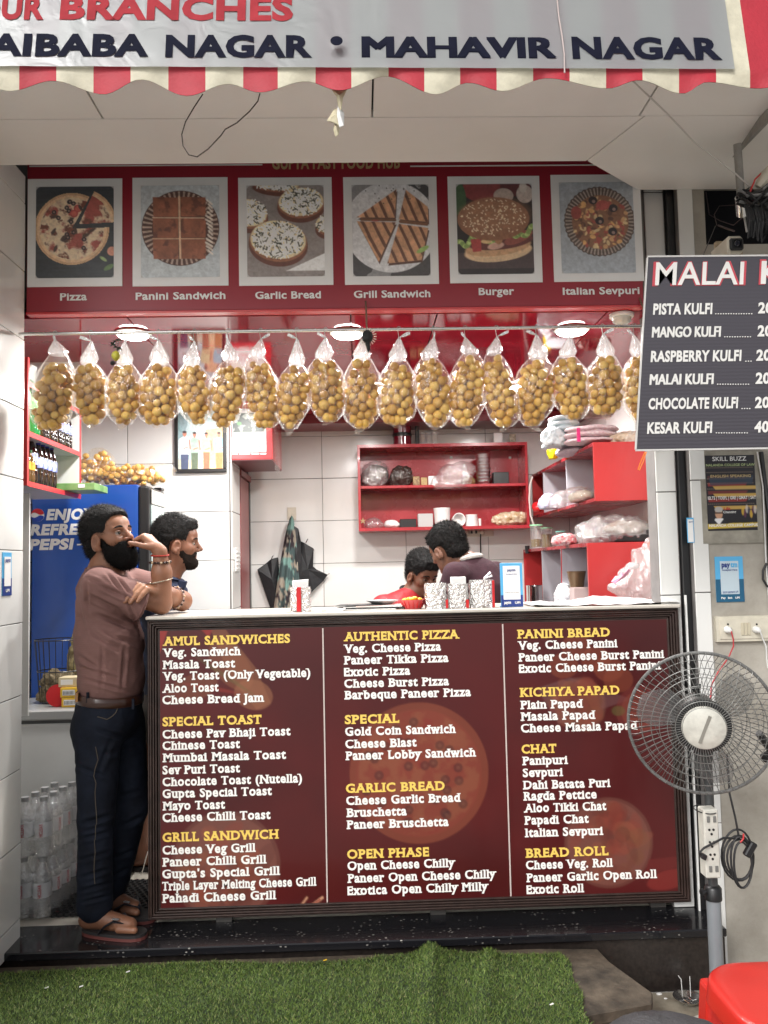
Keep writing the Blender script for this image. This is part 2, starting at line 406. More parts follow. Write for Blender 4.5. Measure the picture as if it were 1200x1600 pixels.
# ---------------------------------------------------------------- printed pictures: finely meshed sheets with their own colours
class Canvas:
    def __init__(s, w, h, bg, seed=1):
        s.w, s.h = w, h; s.a = np.zeros((h, w, 3)); s.a[:] = lin(bg); s.rs = np.random.RandomState(seed)
        s.Y, s.X = np.mgrid[0:h, 0:w].astype(float); s.X = s.X/w; s.Y = s.Y/w   # units: picture widths
        s.H = h/w; s.e = 1.2/w; s.seed = seed
    def noise(s, sc, o=4, k=0): return fbm(np.stack([s.X, s.Y, s.X*0+k*3.1], -1), sc, o, s.seed+k)
    def put(s, mask, col, a=1.0):
        mask = np.clip(mask, 0, 1)[..., None]*a; c = lin(col) if not isinstance(col, np.ndarray) or col.ndim == 1 else col
        s.a = s.a*(1-mask)+c*mask
    def disc(s, x, y, r, ry=None, rot=0.0, soft=1.0):
        ry = ry or r; c, n = math.cos(rot), math.sin(rot); dx, dy = s.X-x, s.Y-y; u = dx*c+dy*n; v = -dx*n+dy*c
        q = np.sqrt((u/r)**2+(v/ry)**2); return np.clip((1-q)*min(r, ry)/(s.e*soft)+.5, 0, 1)
    def poly(s, pts):
        m = np.ones_like(s.X); n = len(pts); ar = sum(pts[i][0]*pts[(i+1) % n][1]-pts[(i+1) % n][0]*pts[i][1] for i in range(n)); sg = 1 if ar > 0 else -1
        for i in range(n):
            (x0, y0), (x1, y1) = pts[i], pts[(i+1) % n]; L = math.hypot(x1-x0, y1-y0)+1e-9
            d = sg*((x1-x0)*(s.Y-y0)-(y1-y0)*(s.X-x0))/L; m = np.minimum(m, np.clip(d/s.e+.5, 0, 1))
        return m
    def seg(s, x0, y0, x1, y1, w):
        dx, dy = x1-x0, y1-y0; L = dx*dx+dy*dy+1e-12; t = np.clip(((s.X-x0)*dx+(s.Y-y0)*dy)/L, 0, 1)
        d = np.hypot(s.X-x0-t*dx, s.Y-y0-t*dy); return np.clip((w-d)/s.e+.5, 0, 1)
    def mesh(s, p0, xd, zd, name='print'):   # p0 = top left corner, xd/zd = full width and height vectors
        u = (np.arange(s.w)/(s.w-1))[None, :, None]; v = (np.arange(s.h)/(s.h-1))[:, None, None]
        P = (np.array(p0)+u*np.array(xd)-v*np.array(zd)).reshape(-1, 3)
        i = np.arange(s.h-1)[:, None]*s.w+np.arange(s.w-1)[None, :]; i = i.ravel()
        F = np.stack([i, i+s.w, i+s.w+1, i+1], 1)
        return np_mesh(name, P, F, False, np.clip(s.a, 0, 1).reshape(-1, 3))

# ================================================================ THE SETTING
FL = 0.23        # level of the shop floor and of the granite step
CEIL = 2.63      # glossy ceiling inside the shop
YC = 3.30        # front of the counter
white_tile = mat('glazed white tile', (.73, .73, .705), .17, var=.06, vs=1.4, rvar=.06)
grout = mat('dark grout', (.16, .15, .145), .8, var=.2)
plaster = mat('stained cream plaster', (.29, .265, .22), .75, var=.10, vs=3.2, bump=.25, bs=60, col2=(.46, .43, .375))
granite = mat('black granite', (.010, .010, .011), .16, coat=.2)
_m = granite; _N = _m.node_tree.nodes; _L = _m.node_tree.links
_v = _N.new('ShaderNodeTexVoronoi'); _v.inputs['Scale'].default_value = 42; _t = _N.new('ShaderNodeTexCoord'); _mp = _N.new('ShaderNodeMapping'); _mp.inputs['Scale'].default_value = (1, 2.2, 1.6)
_nz = _N.new('ShaderNodeTexNoise'); _nz.inputs['Scale'].default_value = 9; _nz.inputs['Detail'].default_value = 5
_L.new(_t.outputs['Object'], _mp.inputs[0]); _L.new(_mp.outputs[0], _v.inputs['Vector']); _L.new(_mp.outputs[0], _nz.inputs['Vector'])
_r1 = _N.new('ShaderNodeValToRGB'); _r1.color_ramp.elements[0].position = .10; _r1.color_ramp.elements[0].color = (1, 1, 1, 1); _r1.color_ramp.elements[1].position = .24; _r1.color_ramp.elements[1].color = (0, 0, 0, 1)
_r2 = _N.new('ShaderNodeValToRGB'); _r2.color_ramp.elements[0].position = .48; _r2.color_ramp.elements[0].color = (.012, .012, .014, 1); _r2.color_ramp.elements[1].position = .66; _r2.color_ramp.elements[1].color = (.42, .40, .36, 1)
_mx = _N.new('ShaderNodeMix'); _mx.data_type = 'RGBA'; _L.new(_v.outputs['Distance'], _r1.inputs[0]); _L.new(_nz.outputs['Fac'], _r2.inputs[0])
_L.new(_r1.outputs[0], _mx.inputs[0]); _mx.inputs[6].default_value = (.010, .010, .012, 1); _L.new(_r2.outputs[0], _mx.inputs[7]); _L.new(_mx.outputs[2], _N['Principled BSDF'].inputs['Base Color'])
acp = mat('cream cladding sheet', (.84, .82, .79), .36, var=.05, vs=1.6, rvar=.08)
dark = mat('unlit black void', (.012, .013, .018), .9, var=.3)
black_rubber = mat('black rubber', (.014, .014, .015), .55, bump=.2, bs=80)
red_lam = mat('red laminate', (.56, .035, .04), .22, var=.05, vs=3, rvar=.05, coat=.2)
red_gloss = mat('dark red gloss ceiling', (.27, .010, .026), .06, var=.12, vs=1.5, spec=.32)
grey_lam = mat('pale grey laminate', (.46, .45, .49), .4, var=.04)
steel = mat('brushed steel', (.62, .61, .59), .24, metal=1, rvar=.08, vs=30)
chrome = mat('chrome', (.75, .75, .74), .10, metal=1)
white_pl = mat('white plastic', (.72, .72, .70), .35, var=.03)
cream_pl = mat('aged cream plastic', (.58, .54, .44), .4, var=.08, vs=30)
black_pl = mat('black plastic', (.012, .012, .013), .35)

# street ground, one sheet out to the horizon
struct('ground', MB().add([(-200, -200, 0), (200, -200, 0), (200, 200, 0), (-200, 200, 0)], [(0, 1, 2, 3)]), mat('grimy street concrete', (.36, .34, .31), .8, var=.25, vs=5, bump=.4, bs=60))
# a patch of dirty cream floor tiles in front of the step
pv = thing('pavement', 'dirty cream floor tiles below the black granite step', 'pavement', (1.2, 2.9, 0)); pv['kind'] = 'structure'; del pv['category']
pt = mat('dirty cream floor tile', (.24, .20, .15), .5, var=.3, vs=9, col2=(.46, .41, .32))
for i in range(5):
    for j in range(3):
        x0, y0 = .35+i*.3, 2.26+j*.3
        part('tile', MB().box((x0+.002, y0, 0), (x0+.297, min(y0+.296, 3.148), .012)), pt, pv, bevel=.002)
struct('shop_floor', MB().box((-2.4, 3.401, .0), (2.0, 6.1, FL-.002)).box((-2.4, 3.3855, FL-.03), (2.0, 3.4005, FL-.002)), mat('cream glazed floor', (.62, .58, .50), .25, var=.06, vs=3, rvar=.08))

# granite step: riser and overhanging slab
st = thing('granite_step', 'black speckled granite step running along the whole shop front', 'step', (0, 3.15, 0))
part('riser', MB().box((-2.4, 3.175, 0), (1.335, 3.384, FL-.032)), mat('dark brown granite', (.020, .015, .013), .34, var=.45, vs=70), st)
part('slab', MB().box((-2.4, 3.15, FL-.030), (1.335, 3.385, FL)), granite, st, bevel=.004)

def tiled(name, label, u0, u1, z0, z1, at, axis, face, us, zs, parent=None, thick=.008, gap=.0035, base=.1, m=None, cat='wall', bm_=None):
    """a wall on the plane axis=at whose visible face looks along `face`; every tile is its own piece"""
    mid = (u0+u1)/2; pos = (mid, at, z0) if axis == 'y' else (at, mid, z0)
    t = parent or thing(name, label, cat, pos)
    s = -face*base
    a = (u0, at, z0) if axis == 'y' else (at, u0, z0); b = (u1, at+s, z1) if axis == 'y' else (at+s, u1, z1)
    part('wall_core', MB().box(a, b), bm_ or grout, t)
    us = [u0]+[u for u in us if u0+.03 < u < u1-.03]+[u1]; zs = [z0]+[z for z in zs if z0+.03 < z < z1-.03]+[z1]
    cache = {}
    for i in range(len(us)-1):
        for j in range(len(zs)-1):
            w = round(us[i+1]-us[i]-gap, 3); h = round(zs[j+1]-zs[j]-gap, 3); key = (w, h)
            if key not in cache:
                mb = MB()
                if axis == 'y': mb.box((0, 0, 0), (w, face*thick, h))
                else: mb.box((0, 0, 0), (face*thick, w, h))
                cache[key] = mb.mesh('tile', bevel=.0018); cache[key].materials.append(m or white_tile)
            e = rnd.uniform(-.0008, .0008)
            l = (us[i]+gap/2, at+face*e, zs[j]+gap/2) if axis == 'y' else (at+face*e, us[i]+gap/2, zs[j]+gap/2)
            part('tile', cache[key], None, t, loc=l)
    return t
Z28 = [1.413+.2785*k for k in range(-4, 8)]
tiled('tiled_wall', 'white tiled side wall at the left end of the shop front', 2.6, 3.295, FL-.03, 3.2, -1.325, 'x', 1, [2.95], Z28)
tiled('tiled_wall', 'long white tiled side wall behind the drinks shelf', 3.30, 5.05, FL, CEIL, -1.675, 'x', 1, [3.9, 4.5], [1.954+.295*k for k in range(-7, 5)])
tiled('tiled_wall', 'white tiled partition behind the blue fridge, with the framed photo on it', -1.95, -.785, FL, CEIL, 5.05, 'y', -1, [-1.395, -.80], [1.954+.295*k for k in range(-7, 5)], base=.85)
tiled('tiled_wall', 'white tiled back wall of the shop behind the red shelf', -.785, 1.65, FL, CEIL-.004, 5.90, 'y', -1, [-.26+.586*k for k in range(-1, 5)], [1.631+.302*k for k in range(-5, 5)])
tiled('tiled_wall', 'white tiled right side wall behind the two red cabinets', 3.55, 5.9, FL, CEIL-.004, 1.56, 'x', -1, [3.9, 4.5, 5.1, 5.7], [1.631+.302*k for k in range(-5, 5)])
tiled('tiled_pillar', 'white tiled pillar at the right end of the counter', 1.213, 1.297, FL, 3.6, 3.36, 'y', -1, [], [.62+.42*k for k in range(1, 8)], base=.10, cat='pillar')
tiled('tiled_pillar', 'narrow white tiled pillar edge right of the black gap', 1.331, 1.395, 0.0, 3.22, 3.30, 'y', -1, [], [1.02+.45*k for k in range(-1, 6)], base=.4, cat='pillar')
jf = thing('shutter_channel', 'black vertical gap with a thin pale edge between two white pillars', 'channel', (1.31, 3.33, 0))
part('channel', MB().box((1.300, 3.325, 0.2), (1.329, 3.36, 3.6)), mat('black painted channel', (.008, .008, .009), .35), jf)
part('edge_strip', MB().box((1.2975, 3.312, 0.2), (1.304, 3.324, 1.46)), white_pl, jf, bevel=.001)

# plastered wall on the right with the dark opening high up
pw = thing('plastered_wall', 'stained cream plastered wall on the right behind the fan', 'wall', (1.8, 3.3, 0))
zo = 2.892
part('lower_wall', MB().box((1.3955, 3.30, 0), (3.4, 3.5, zo)), plaster, pw)
part('upper_pier', MB().box((1.3955, 3.30, zo+.0005), (1.446, 3.5, 3.21)), plaster, pw)
part('lintel', MB().box((1.3955, 3.30, 3.2105), (3.4, 3.5, 4.0)), plaster, pw)
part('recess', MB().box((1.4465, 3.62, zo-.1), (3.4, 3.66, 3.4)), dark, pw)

# shop sign's backing wall and closing roof of the shop
rf = thing('roof_slab', 'shop roof slab above the red sign', 'roof', (0, 4.6, 3.0))
part('slab', MB().box((1.441, 3.67, 2.72), (2.0, 6.1, 3.6)), mat('rough concrete', (.25, .24, .22), .9), rf)
part('slab', MB().box((-2.5, 3.36, 2.72), (1.44, 6.1, 3.6)), mat('rough concrete', (.25, .24, .22), .9), rf)
bw = thing('outer_wall', 'plain outer shell of the shop', 'wall', (0, 6.05, 0))
conc = MATS['rough concrete']
part('back', MB().box((-2.5, 6.001, 0), (2.0, 6.1, 2.71)), conc, bw)
part('side', MB().box((-2.5, 3.30, 0), (-2.051, 6.0, 2.71)), conc, bw)
part('head', MB().box((-2.5, 3.291, CEIL+.041), (-1.43, 3.359, 3.6)), conc, bw)
part('jamb', MB().box((-2.5, 3.291, 0), (-1.78, 3.2995, 2.66)), conc, bw)
part('side', MB().box((1.661, 3.52, 0), (2.0, 6.0, 2.71)), conc, bw)
part('side', MB().box((-2.5, 2.6, 0), (-1.426, 3.29, 3.6)), conc, bw)

# glossy red ceiling panels with the lit downlights let into them
ce = thing('red_ceiling', 'glossy dark red ceiling panels', 'ceiling', (0, 4.5, CEIL)); ce['kind'] = 'structure'; del ce['category']
xs = [-1.95, U(250, 545, 3.9)[0], -.02, U(668, 520, 3.6)[0]+.02, 1.04, 1.56]
ys = [3.345, 4.55, 5.895]
for i in range(5):
    for j in range(2):
        part('panel', MB().box((xs[i]+.002, ys[j]+.002, CEIL), (xs[i+1]-.002, ys[j+1]-.002, CEIL+.02)), red_gloss, ce, bevel=.0015)
part('backing', MB().box((-1.95, 3.345, CEIL+.0205), (1.65, 5.895, CEIL+.04)), dark, ce)
# dark red pelmet where the ceiling drops at the back wall
single('red_pelmet', 'dark red ceiling drop along the top of the back wall', 'pelmet', MB().box((-.78, 5.55, U(600, 662, 5.6)[2]), (1.55, 5.885, CEIL-.001)), mat('dark red paint', (.16, .008, .016), .3), bevel=.002)

glow = mat('lit lamp glass', (1, .97, .92), .5, emit=26)
lamp_px = [(208, 520), (543, 519), (893, 514)]
first = None
names = ['lit round ceiling light nearest the left wall', 'lit round ceiling light over the middle bags', 'lit round ceiling light nearest the right pillar',
         'lit round ceiling light at the back, left of the shop', 'lit round ceiling light at the back, middle', 'lit round ceiling light at the back, right']
spots = [UZ(x, y, CEIL)[:2] for x, y in lamp_px]; spots += [(-.72, 4.55), (.10, 4.75), (.95, 4.75)]
for k, (x, y) in enumerate(spots):
    if first is None:
        t = first = thing('ceiling_light', names[0], 'ceiling light', (x, y, CEIL), 'round downlights in the red ceiling')
        part('rim', MB().lathe([(.066, -.001), (.076, -.001), (.078, -.006), (.066, -.010)], (x, y, CEIL), 28), white_pl, t, True)
        part('lens', MB().lathe([(.0, -.026), (.040, -.025), (.058, -.020), (.0655, -.012), (.066, -.002)], (x, y, CEIL), 28), glow, t, True)
    else: t = dup(first, (x, y, CEIL), label=names[k])
    ld = bpy.data.lights.new('downlight', 'AREA'); ld.shape = 'DISK'; ld.size = .13; ld.energy = LAMP_W*(1.0 if k < 3 else 1.1); ld.color = (1, .985, .955); ld.spread = math.radians(175)
    lo = bpy.data.objects.new('downlight', ld); COL.objects.link(lo); lo.location = (x, y, CEIL-.031)

# cream soffit under the canopy
SZ = 3.124
sf = thing('canopy_soffit', 'cream panelled soffit under the canopy', 'soffit', (0, 2.8, SZ))
e1 = 2.735; yb = UZ(600, 254, SZ)[1]
jx = [UZ(px, 199, SZ)[0] for px in (168, 581, 988)]; jx = [-2.6]+jx+[3.4]
for i in range(4): part('panel', MB().box((jx[i]+.003, 2.42, SZ), (jx[i+1]-.003, e1-.002, SZ+.03)), acp, sf, bevel=.0015)
cA = UZ(997, 197, SZ); cB = UZ(917, 251, SZ); yr = UZ(1050, 237, SZ)[1]+.02
part('edge_panel', MB().prism([(-2.6, e1+.002), (cA[0]-.002, e1+.002), (cB[0]-.002, yb), (-2.6, yb)], SZ, SZ+.03, 'xy'), acp, sf, bevel=.0015)
part('edge_panel', MB().prism([(cA[0]+.003, e1+.002), (3.4, e1+.002), (3.4, 3.299), (cB[0]+.28, 3.299), (cB[0]+.003, yb)], SZ, SZ+.03, 'xy'), acp, sf, bevel=.0015)
part('backing', MB().prism([(-2.6, 2.42), (3.4, 2.42), (3.4, 3.299), (cB[0]+.29, 3.299), (cB[0]+.02, yb-.012), (-2.6, yb-.012)], SZ+.0305, 3.75, 'xy'), dark, sf)

# ================================================================ SHOP SIGN
sign_red = mat('printed red flex', (.30, .020, .034), .38, var=.10, vs=1.2, rvar=.05)
SY = 3.30
sL, sR = U(41, 488, SY), U(1006, 474, SY)
sg = thing('shop_sign', 'long red menu sign with six food pictures above the bags', 'sign', ((sL[0]+sR[0])/2, SY, sL[2]))
part('board', MB().box((sL[0], SY, sL[2]), (sR[0], SY+.04, 3.55)), sign_red, sg, bevel=.002)
part('trim', MB().box((sL[0], SY-.004, sL[2]-.010), (sR[0], SY+.045, sL[2]-.001)), red_lam, sg, bevel=.001)
def to_px(*c): return c
print_m = vmat('printed picture', .4)
def food_base(bg, seed): return Canvas(108, 122, bg, seed)
def f_pizza(c):
    c.put(c.noise(3)*0+1, lin((52, 58, 64))*(.7+.6*fbm(np.stack([c.X*3, c.Y*40, c.X*0], -1), 1, 4, 3))[..., None])
    def slice_(cx, cy, m):
        d = np.hypot(c.X-cx, c.Y-cy); c.put(m*(d < .475), (206, 160, 112)); c.put(m*(d < .445), (224, 186, 140))
        n = c.noise(9, 5, 1); c.put(m*(d < .41), (222, 196, 160)); c.put(m*(d < .41)*np.clip((n-.47)*8, 0, 1), (170, 72, 58)); n2 = c.noise(13, 4, 2)
        c.put(m*(d < .40)*np.clip((n2-.56)*9, 0, 1), (120, 60, 40))
    ang = np.degrees(np.arctan2(-(c.Y-.56), c.X-.46)) % 360
    cut = (ang > 2) & (ang < 62)
    slice_(.46, .56, (~cut).astype(float))
    ang2 = np.degrees(np.arctan2(-(c.Y-.50), c.X-.55)) % 360
    slice_(.55, .50, ((ang2 > 3) & (ang2 < 66)).astype(float))
    for k in range(26):
        a = c.rs.rand()*6.28; r = .37*math.sqrt(c.rs.rand()); x, y = .46+r*math.cos(a), .56+r*math.sin(a)
        if 2 < math.degrees(math.atan2(-(y-.56), x-.46)) % 360 < 66: x += .09; y -= .05
        q = c.rs.rand()
        if q < .5: c.put(c.disc(x, y, .03), (38, 34, 40)); c.put(c.disc(x, y, .012), (150, 120, 110))
        elif q < .75: c.put(c.disc(x, y, .052), (188, 58, 54)); c.put(c.disc(x, y, .034), (206, 92, 74))
        else: c.put(c.disc(x, y, .05, .02, c.rs.rand()*3), (80, 60, 52))
    c.put(c.disc(.97, .86, .06), (214, 140, 110)); c.put(c.disc(.86, .96, .05, .02, .6), (150, 176, 110)); c.put(c.disc(.93, 1.07, .07, .03, -.5), (96, 128, 74))
def f_panini(c):
    c.put(c.X*0+1, lin((182, 190, 194))*(.92+.16*c.noise(2))[..., None])
    c.put(c.disc(.5, .56, .49), (80, 44, 34)); a = np.arctan2(c.Y-.56, c.X-.5); d = np.hypot(c.X-.5, c.Y-.56)
    c.put(((d < .48) & (d > .36))*np.clip(np.sin(a*46)*2, 0, 1), (196, 170, 150), .7)
    n = c.noise(7, 5)
    for i in range(2):
        for j in range(3):
            x0, y0 = .15+i*.345, .15+j*.275
            m = c.poly([(x0, y0), (x0+.325, y0+.01), (x0+.32, y0+.262), (x0+.01, y0+.258)])
            c.put(m, lin((150, 82, 48))*(.55+.9*n)[..., None]); c.put(m*np.clip((c.noise(12, 4, 5+i+j)-.55)*8, 0, 1), (96, 48, 34), .8)
    c.put(c.seg(.485, .15, .495, .95, .012), (214, 176, 136)); c.put(c.seg(.15, .42, .8, .43, .006), (220, 186, 150)); c.put(c.seg(.15, .695, .8, .70, .006), (214, 170, 130))
    for k in range(14):
        y = .2+.05*k; c.put(c.seg(.84+.02*math.sin(k), y, .90, y+.05, .012), (226, 214, 200), .8)
def f_garlic(c):
    c.put(c.X*0+1, lin((140, 130, 126))*(.75+.5*c.noise(3, 5))[..., None]); c.put(c.poly([(.5, 1.13), (1, .9), (1, 1.13)]), (222, 222, 220))
    for (x, y, r, ry, rot) in ((.38, -.02, .3, .09, .1), (.03, .36, .24, .19, .2), (.70, .22, .30, .20, -.05), (1.02, .52, .14, .12, 0), (.40, .72, .37, .27, .12)):
        c.put(c.disc(x, y+.07, r*1.03, ry*1.05, rot), (104, 52, 36)); c.put(c.disc(x, y+.02, r*1.0, ry, rot), (150, 92, 56)); c.put(c.disc(x, y, r*.96, ry*.93, rot), (224, 206, 160))
        for k in range(int(420*r*ry/.08)):
            a = c.rs.rand()*6.28; q = .86*math.sqrt(c.rs.rand()); px, py = x+r*q*math.cos(a), y+ry*q*math.sin(a); b = c.rs.rand()*3.14; l = .028
            c.put(c.seg(px-l*math.cos(b), py-l*math.sin(b), px+l*math.cos(b), py+l*math.sin(b), .007), (246, 244, 232) if c.rs.rand() < .72 else (44, 52, 34))
def f_grill(c):
    c.put(c.X*0+1, (66, 64, 66)); c.put(c.disc(.5, .56, .60), (202, 202, 204)); c.put(c.noise(3) > .62, (212, 212, 212), .3)
    T = [([(.58, .06), (.55, .44), (.06, .43)], .5), ([(.70, .07), (.98, .30), (.98, .50), (.60, .46)], .6), ([(.06, .48), (.56, .50), (.33, 1.02)], .55), ([(.60, .52), (.98, .58), (.88, 1.0), (.44, 1.04)], .5)]
    for pts, an in T:
        m = c.poly(pts); sh = [(x+.012, y+.03) for x, y in pts]; c.put(c.poly(sh), (86, 52, 40)); c.put(m, lin((206, 150, 104))*(.75+.5*c.noise(9, 4))[..., None])
        s = (c.X*math.cos(an)+c.Y*math.sin(an)*1.0); s = c.X*.86-c.Y*.35 if an != .55 else c.X*.8-c.Y*.4
        c.put(m*np.clip(np.sin(s*58+c.noise(4)*1.5)*2.2-.6, 0, 1), (92, 46, 36), .9)
    c.put(c.seg(.12, .46, .55, .47, .018), (120, 78, 50)); c.put(c.seg(.62, .49, .96, .53, .02), (130, 84, 54)); c.put(c.disc(.9, .86, .09, .03, -.5), (150, 186, 90)); c.put(c.disc(.30, .475, .05, .012), (170, 70, 52))
    for k in range(22): c.put(c.disc(c.rs.rand(), c.rs.rand()*.25, .008), (60, 50, 48))
def f_burger(c):
    c.put(c.X*0+1, lin((38, 32, 34))*(.7+.7*c.noise(4))[..., None]); c.put(c.disc(.34, .07, .26, .17), (134, 42, 44)); c.put(c.disc(.78, .05, .2, .12), (92, 30, 34))
    c.put(c.disc(.62, .16, .13, .10), (178, 158, 146)); c.put(c.disc(.90, .14, .11, .12), (186, 170, 160)); c.put(c.disc(.88, .05, .05, .07), (200, 190, 180)); c.put(c.disc(.03, .2, .10, .22), (58, 92, 54))
    c.put(c.poly([(0, .92), (1, .86), (1, 1.13), (0, 1.13)]), (70, 54, 56)); 
    c.put(c.disc(.53, .90, .44, .14, -.10), (214, 178, 132)); c.put(c.disc(.53, .84, .43, .12, -.12), (196, 148, 100))
    c.put(c.disc(.56, .77, .43, .11, -.10), (104, 46, 40)); c.put(c.disc(.80, .72, .2, .07, -.4), (150, 70, 56))
    for k in range(60):
        t = k/59; x = .0+t*1.0; y = .76-.14*(t-.1)-.03*math.sin(t*40)+(.05*math.sin(t*17)); c.put(c.disc(x, y, .035, .028), (128, 160, 74) if k % 3 else (176, 200, 110))
    c.put(c.poly([(.17, .74), (.31, .73), (.31, .90), (.20, .91)]), (176, 48, 46)); c.put(c.disc(.50, .83, .11, .045, -.2), (206, 160, 140)); c.put(c.disc(.54, .74, .05, .07), (178, 122, 74)); c.put(c.disc(.38, .77, .07, .03), (220, 184, 120))
    sh = .75+.45*np.clip((.55-c.Y)/.4, 0, 1)*0+.5*c.noise(14, 3)*.6
    c.put(c.disc(.48, .47, .47, .29, -.03), lin((150, 96, 62))*(sh)[..., None]*1.1); c.put(c.disc(.50, .42, .42, .22, -.03, 12), (176, 122, 84), .6)
    for k in range(190):
        a = c.rs.rand()*6.28; q = math.sqrt(c.rs.rand()); x, y = .48+.43*q*math.cos(a), .45+.25*q*math.sin(a); c.put(c.disc(x, y, .012, .0065, c.rs.rand()*3), (236, 214, 178))
def f_sev(c):
    c.put(c.X*0+1, lin((156, 164, 172))*(.95+.1*c.noise(2))[..., None]); a = np.arctan2(c.Y-.54, c.X-.53); d = np.hypot(c.X-.53, (c.Y-.54))
    R = .475+.006*np.sin(a*40); c.put(np.clip((R-d)/c.e+.5, 0, 1), (86, 70, 62)); c.put(((d < .46) & (d > .34))*np.clip(np.sin(a*58)*2, 0, 1), (176, 158, 146), .75)
    c.put(c.disc(.54, .55, .38, .37), (140, 92, 60))
    for k in range(150):
        an = c.rs.rand()*6.28; q = .37*math.sqrt(c.rs.rand()); x, y = .54+q*math.cos(an), .55+q*math.sin(an)
        cl = [(206, 156, 96), (216, 188, 130), (170, 62, 50), (128, 80, 50), (222, 170, 90), (92, 56, 44)][c.rs.randint(6)]; c.put(c.disc(x, y, .016+.03*c.rs.rand(), .012+.02*c.rs.rand(), c.rs.rand()*3), cl, .9)
    for x, y in ((.72, .36), (.53, .53), (.70, .68), (.45, .25)): c.put(c.disc(x, y, .06, .055), (40, 30, 38)); c.put(c.disc(x+.01, y+.015, .022), (150, 120, 110))
    c.put(c.disc(.58, .32, .09, .07), (176, 66, 56)); c.put(c.disc(.22, .42, .07, .09), (160, 60, 50))
foods = [('pizza', f_pizza, (40, 280, 191, 447), 'Pizza', (94, 136, 470)), ('panini', f_panini, (207, 278, 357, 446), 'Panini Sandwich', (212, 352.4, 469)),
         ('garlic bread', f_garlic, (372, 278, 521, 445), 'Garlic Bread', (398.8, 501.5, 467.5)), ('grill sandwich', f_grill, (536, 277, 686, 443.5), 'Grill Sandwich', (552.9, 672.5, 466)),
         ('burger', f_burger, (699, 276, 848, 441), 'Burger', (748, 803.4, 461.5)), ('sevpuri', f_sev, (860, 273.5, 1006.5, 439), 'Italian Sevpuri', (879.3, 999.3, 461))]
paper_white = mat('printed white', (.84, .84, .83), .3, var=.04)
letter_white = mat('printed white lettering', (.78, .77, .75), .35)
for k, (nm, fn, (x0, y0, x1, y1), cap, (tl, tr, tb)) in enumerate(foods):
    a = U(x0, y0, SY-.002); b = U(x1, y1, SY-.002)
    if k == 0: a[0] = max(a[0], sL[0]+.004)
    fr = part('white_card', MB().box((a[0], SY-.003, b[2]), (b[0], SY-.0005, a[2])), paper_white, sg)
    W = b[0]-a[0]; ins = W*.088
    c = Canvas(132, int(132*((a[2]-b[2])-2*ins)/(W-2*ins)), (128, 128, 128), 11+k); fn(c)
    nn = (.62+.50*c.noise(26, 3, 7)+.26*c.noise(60, 2, 8))[..., None]; g_ = c.a.mean(2, keepdims=True); c.a = (c.a*.82+g_*.18)*nn*1.28+.04
    H = c.h/c.w; r = .07; qx = np.maximum(np.abs(c.X-.5)-(.5-r), 0); qy = np.maximum(np.abs(c.Y-H/2)-(H/2-r), 0)
    c.put(np.clip((np.hypot(qx, qy)-r)/c.e+.5, 0, 1), (204, 204, 203))
    me = c.mesh((a[0]+ins, SY-.0045, a[2]-ins), (W-2*ins, 0, 0), (0, 0, (W-2*ins)*H), 'food_picture'); me.materials.append(print_m)
    part('food_picture', me, None, fr, label='printed picture of '+nm)
    text_px(sg, cap, tl, tr, tb, SY-.001, .030, letter_white, name='caption', off=.028)
text_px(sg, 'GUPTA FAST FOOD HUB', 425, 625, 265, SY-.001, .055, mat('faded gold lettering', (.48, .33, .16), .4), name='lettering', off=.035)
for xa, xb in ((46, 410), (641, 935)):
    p, q = U(xa, 261, SY), U(xb, 258, SY); part('white_rule', MB().box((p[0], SY-.002, p[2]), (q[0], SY-.0005, p[2]+.005)), letter_white, sg)
p = U(957, 251, SY); part('emblem', MB().lathe([(0, 0), (.034, 0), (.034, .002)], (p[0], SY-.0005, p[2]), 24, (0, -1, 0)), letter_white, sg)
eb = MB(); k = .017
for s in ((-k, -k, k, -k+.004), (-k, k-.004, k, k), (-k, -k+.004, -k+.004, k-.004), (k-.004, -k+.004, k, k-.004)): eb.box((p[0]+s[0], SY-.0045, p[2]+s[1]), (p[0]+s[2], SY-.003, p[2]+s[3]))
eb.lathe([(0, 0), (.008, 0), (.008, .001)], (p[0], SY-.003, p[2]), 12, (0, -1, 0)); part('emblem_mark', eb, black_pl, sg)

# ================================================================ AWNING
AY = 2.30
aw = thing('striped_awning', 'red and cream striped awning with a scalloped edge across the top', 'awning', (0, AY, 2.9))
aw_red = mat('red awning canvas', (.40, .018, .034), .6, var=.10, vs=14, bump=.15, bs=120)
aw_cream = mat('cream awning canvas', (.60, .56, .43), .6, var=.14, vs=16, bump=.15, bs=120)
sc_x = [-40, 15, 82, 162, 220, 292, 357, 405, 478, 530, 603, 682, 732, 785, 855, 950, 998, 1067, 1105, 1185, 1260]
sc_y = [128, 142, 126, 147, 124, 149.5, 131, 144, 127, 141, 119, 147, 129, 142, 122, 138, 125, 146, 128, 138, 124]
def scal(x):
    i = max(0, min(len(sc_x)-2, int(np.searchsorted(sc_x, x))-1)); t = (x-sc_x[i])/(sc_x[i+1]-sc_x[i]); t = (1-math.cos(math.pi*min(max(t, 0), 1)))/2
    return sc_y[i]*(1-t)+sc_y[i+1]*t
edges = [-28, 30, 88, 146, 204, 263, 321, 380, 434, 493, 549, 607, 663, 719, 776, 833, 890, 947, 1004, 1061, 1119, 1172, 1225, 1280]
def awn_pt(px, t):   # t 0 bottom of valance .. 1 top of valance .. 2+ up the slope
    topy = 107+px*.004
    if t <= 1: q = U(px, scal(px)*(1-t)+topy*t, AY+.012*math.sin(px*.055)*(1-t)); return q
    z1 = U(px, topy, AY); return z1+np.array([0, .10*(t-1), .62*(t-1)])
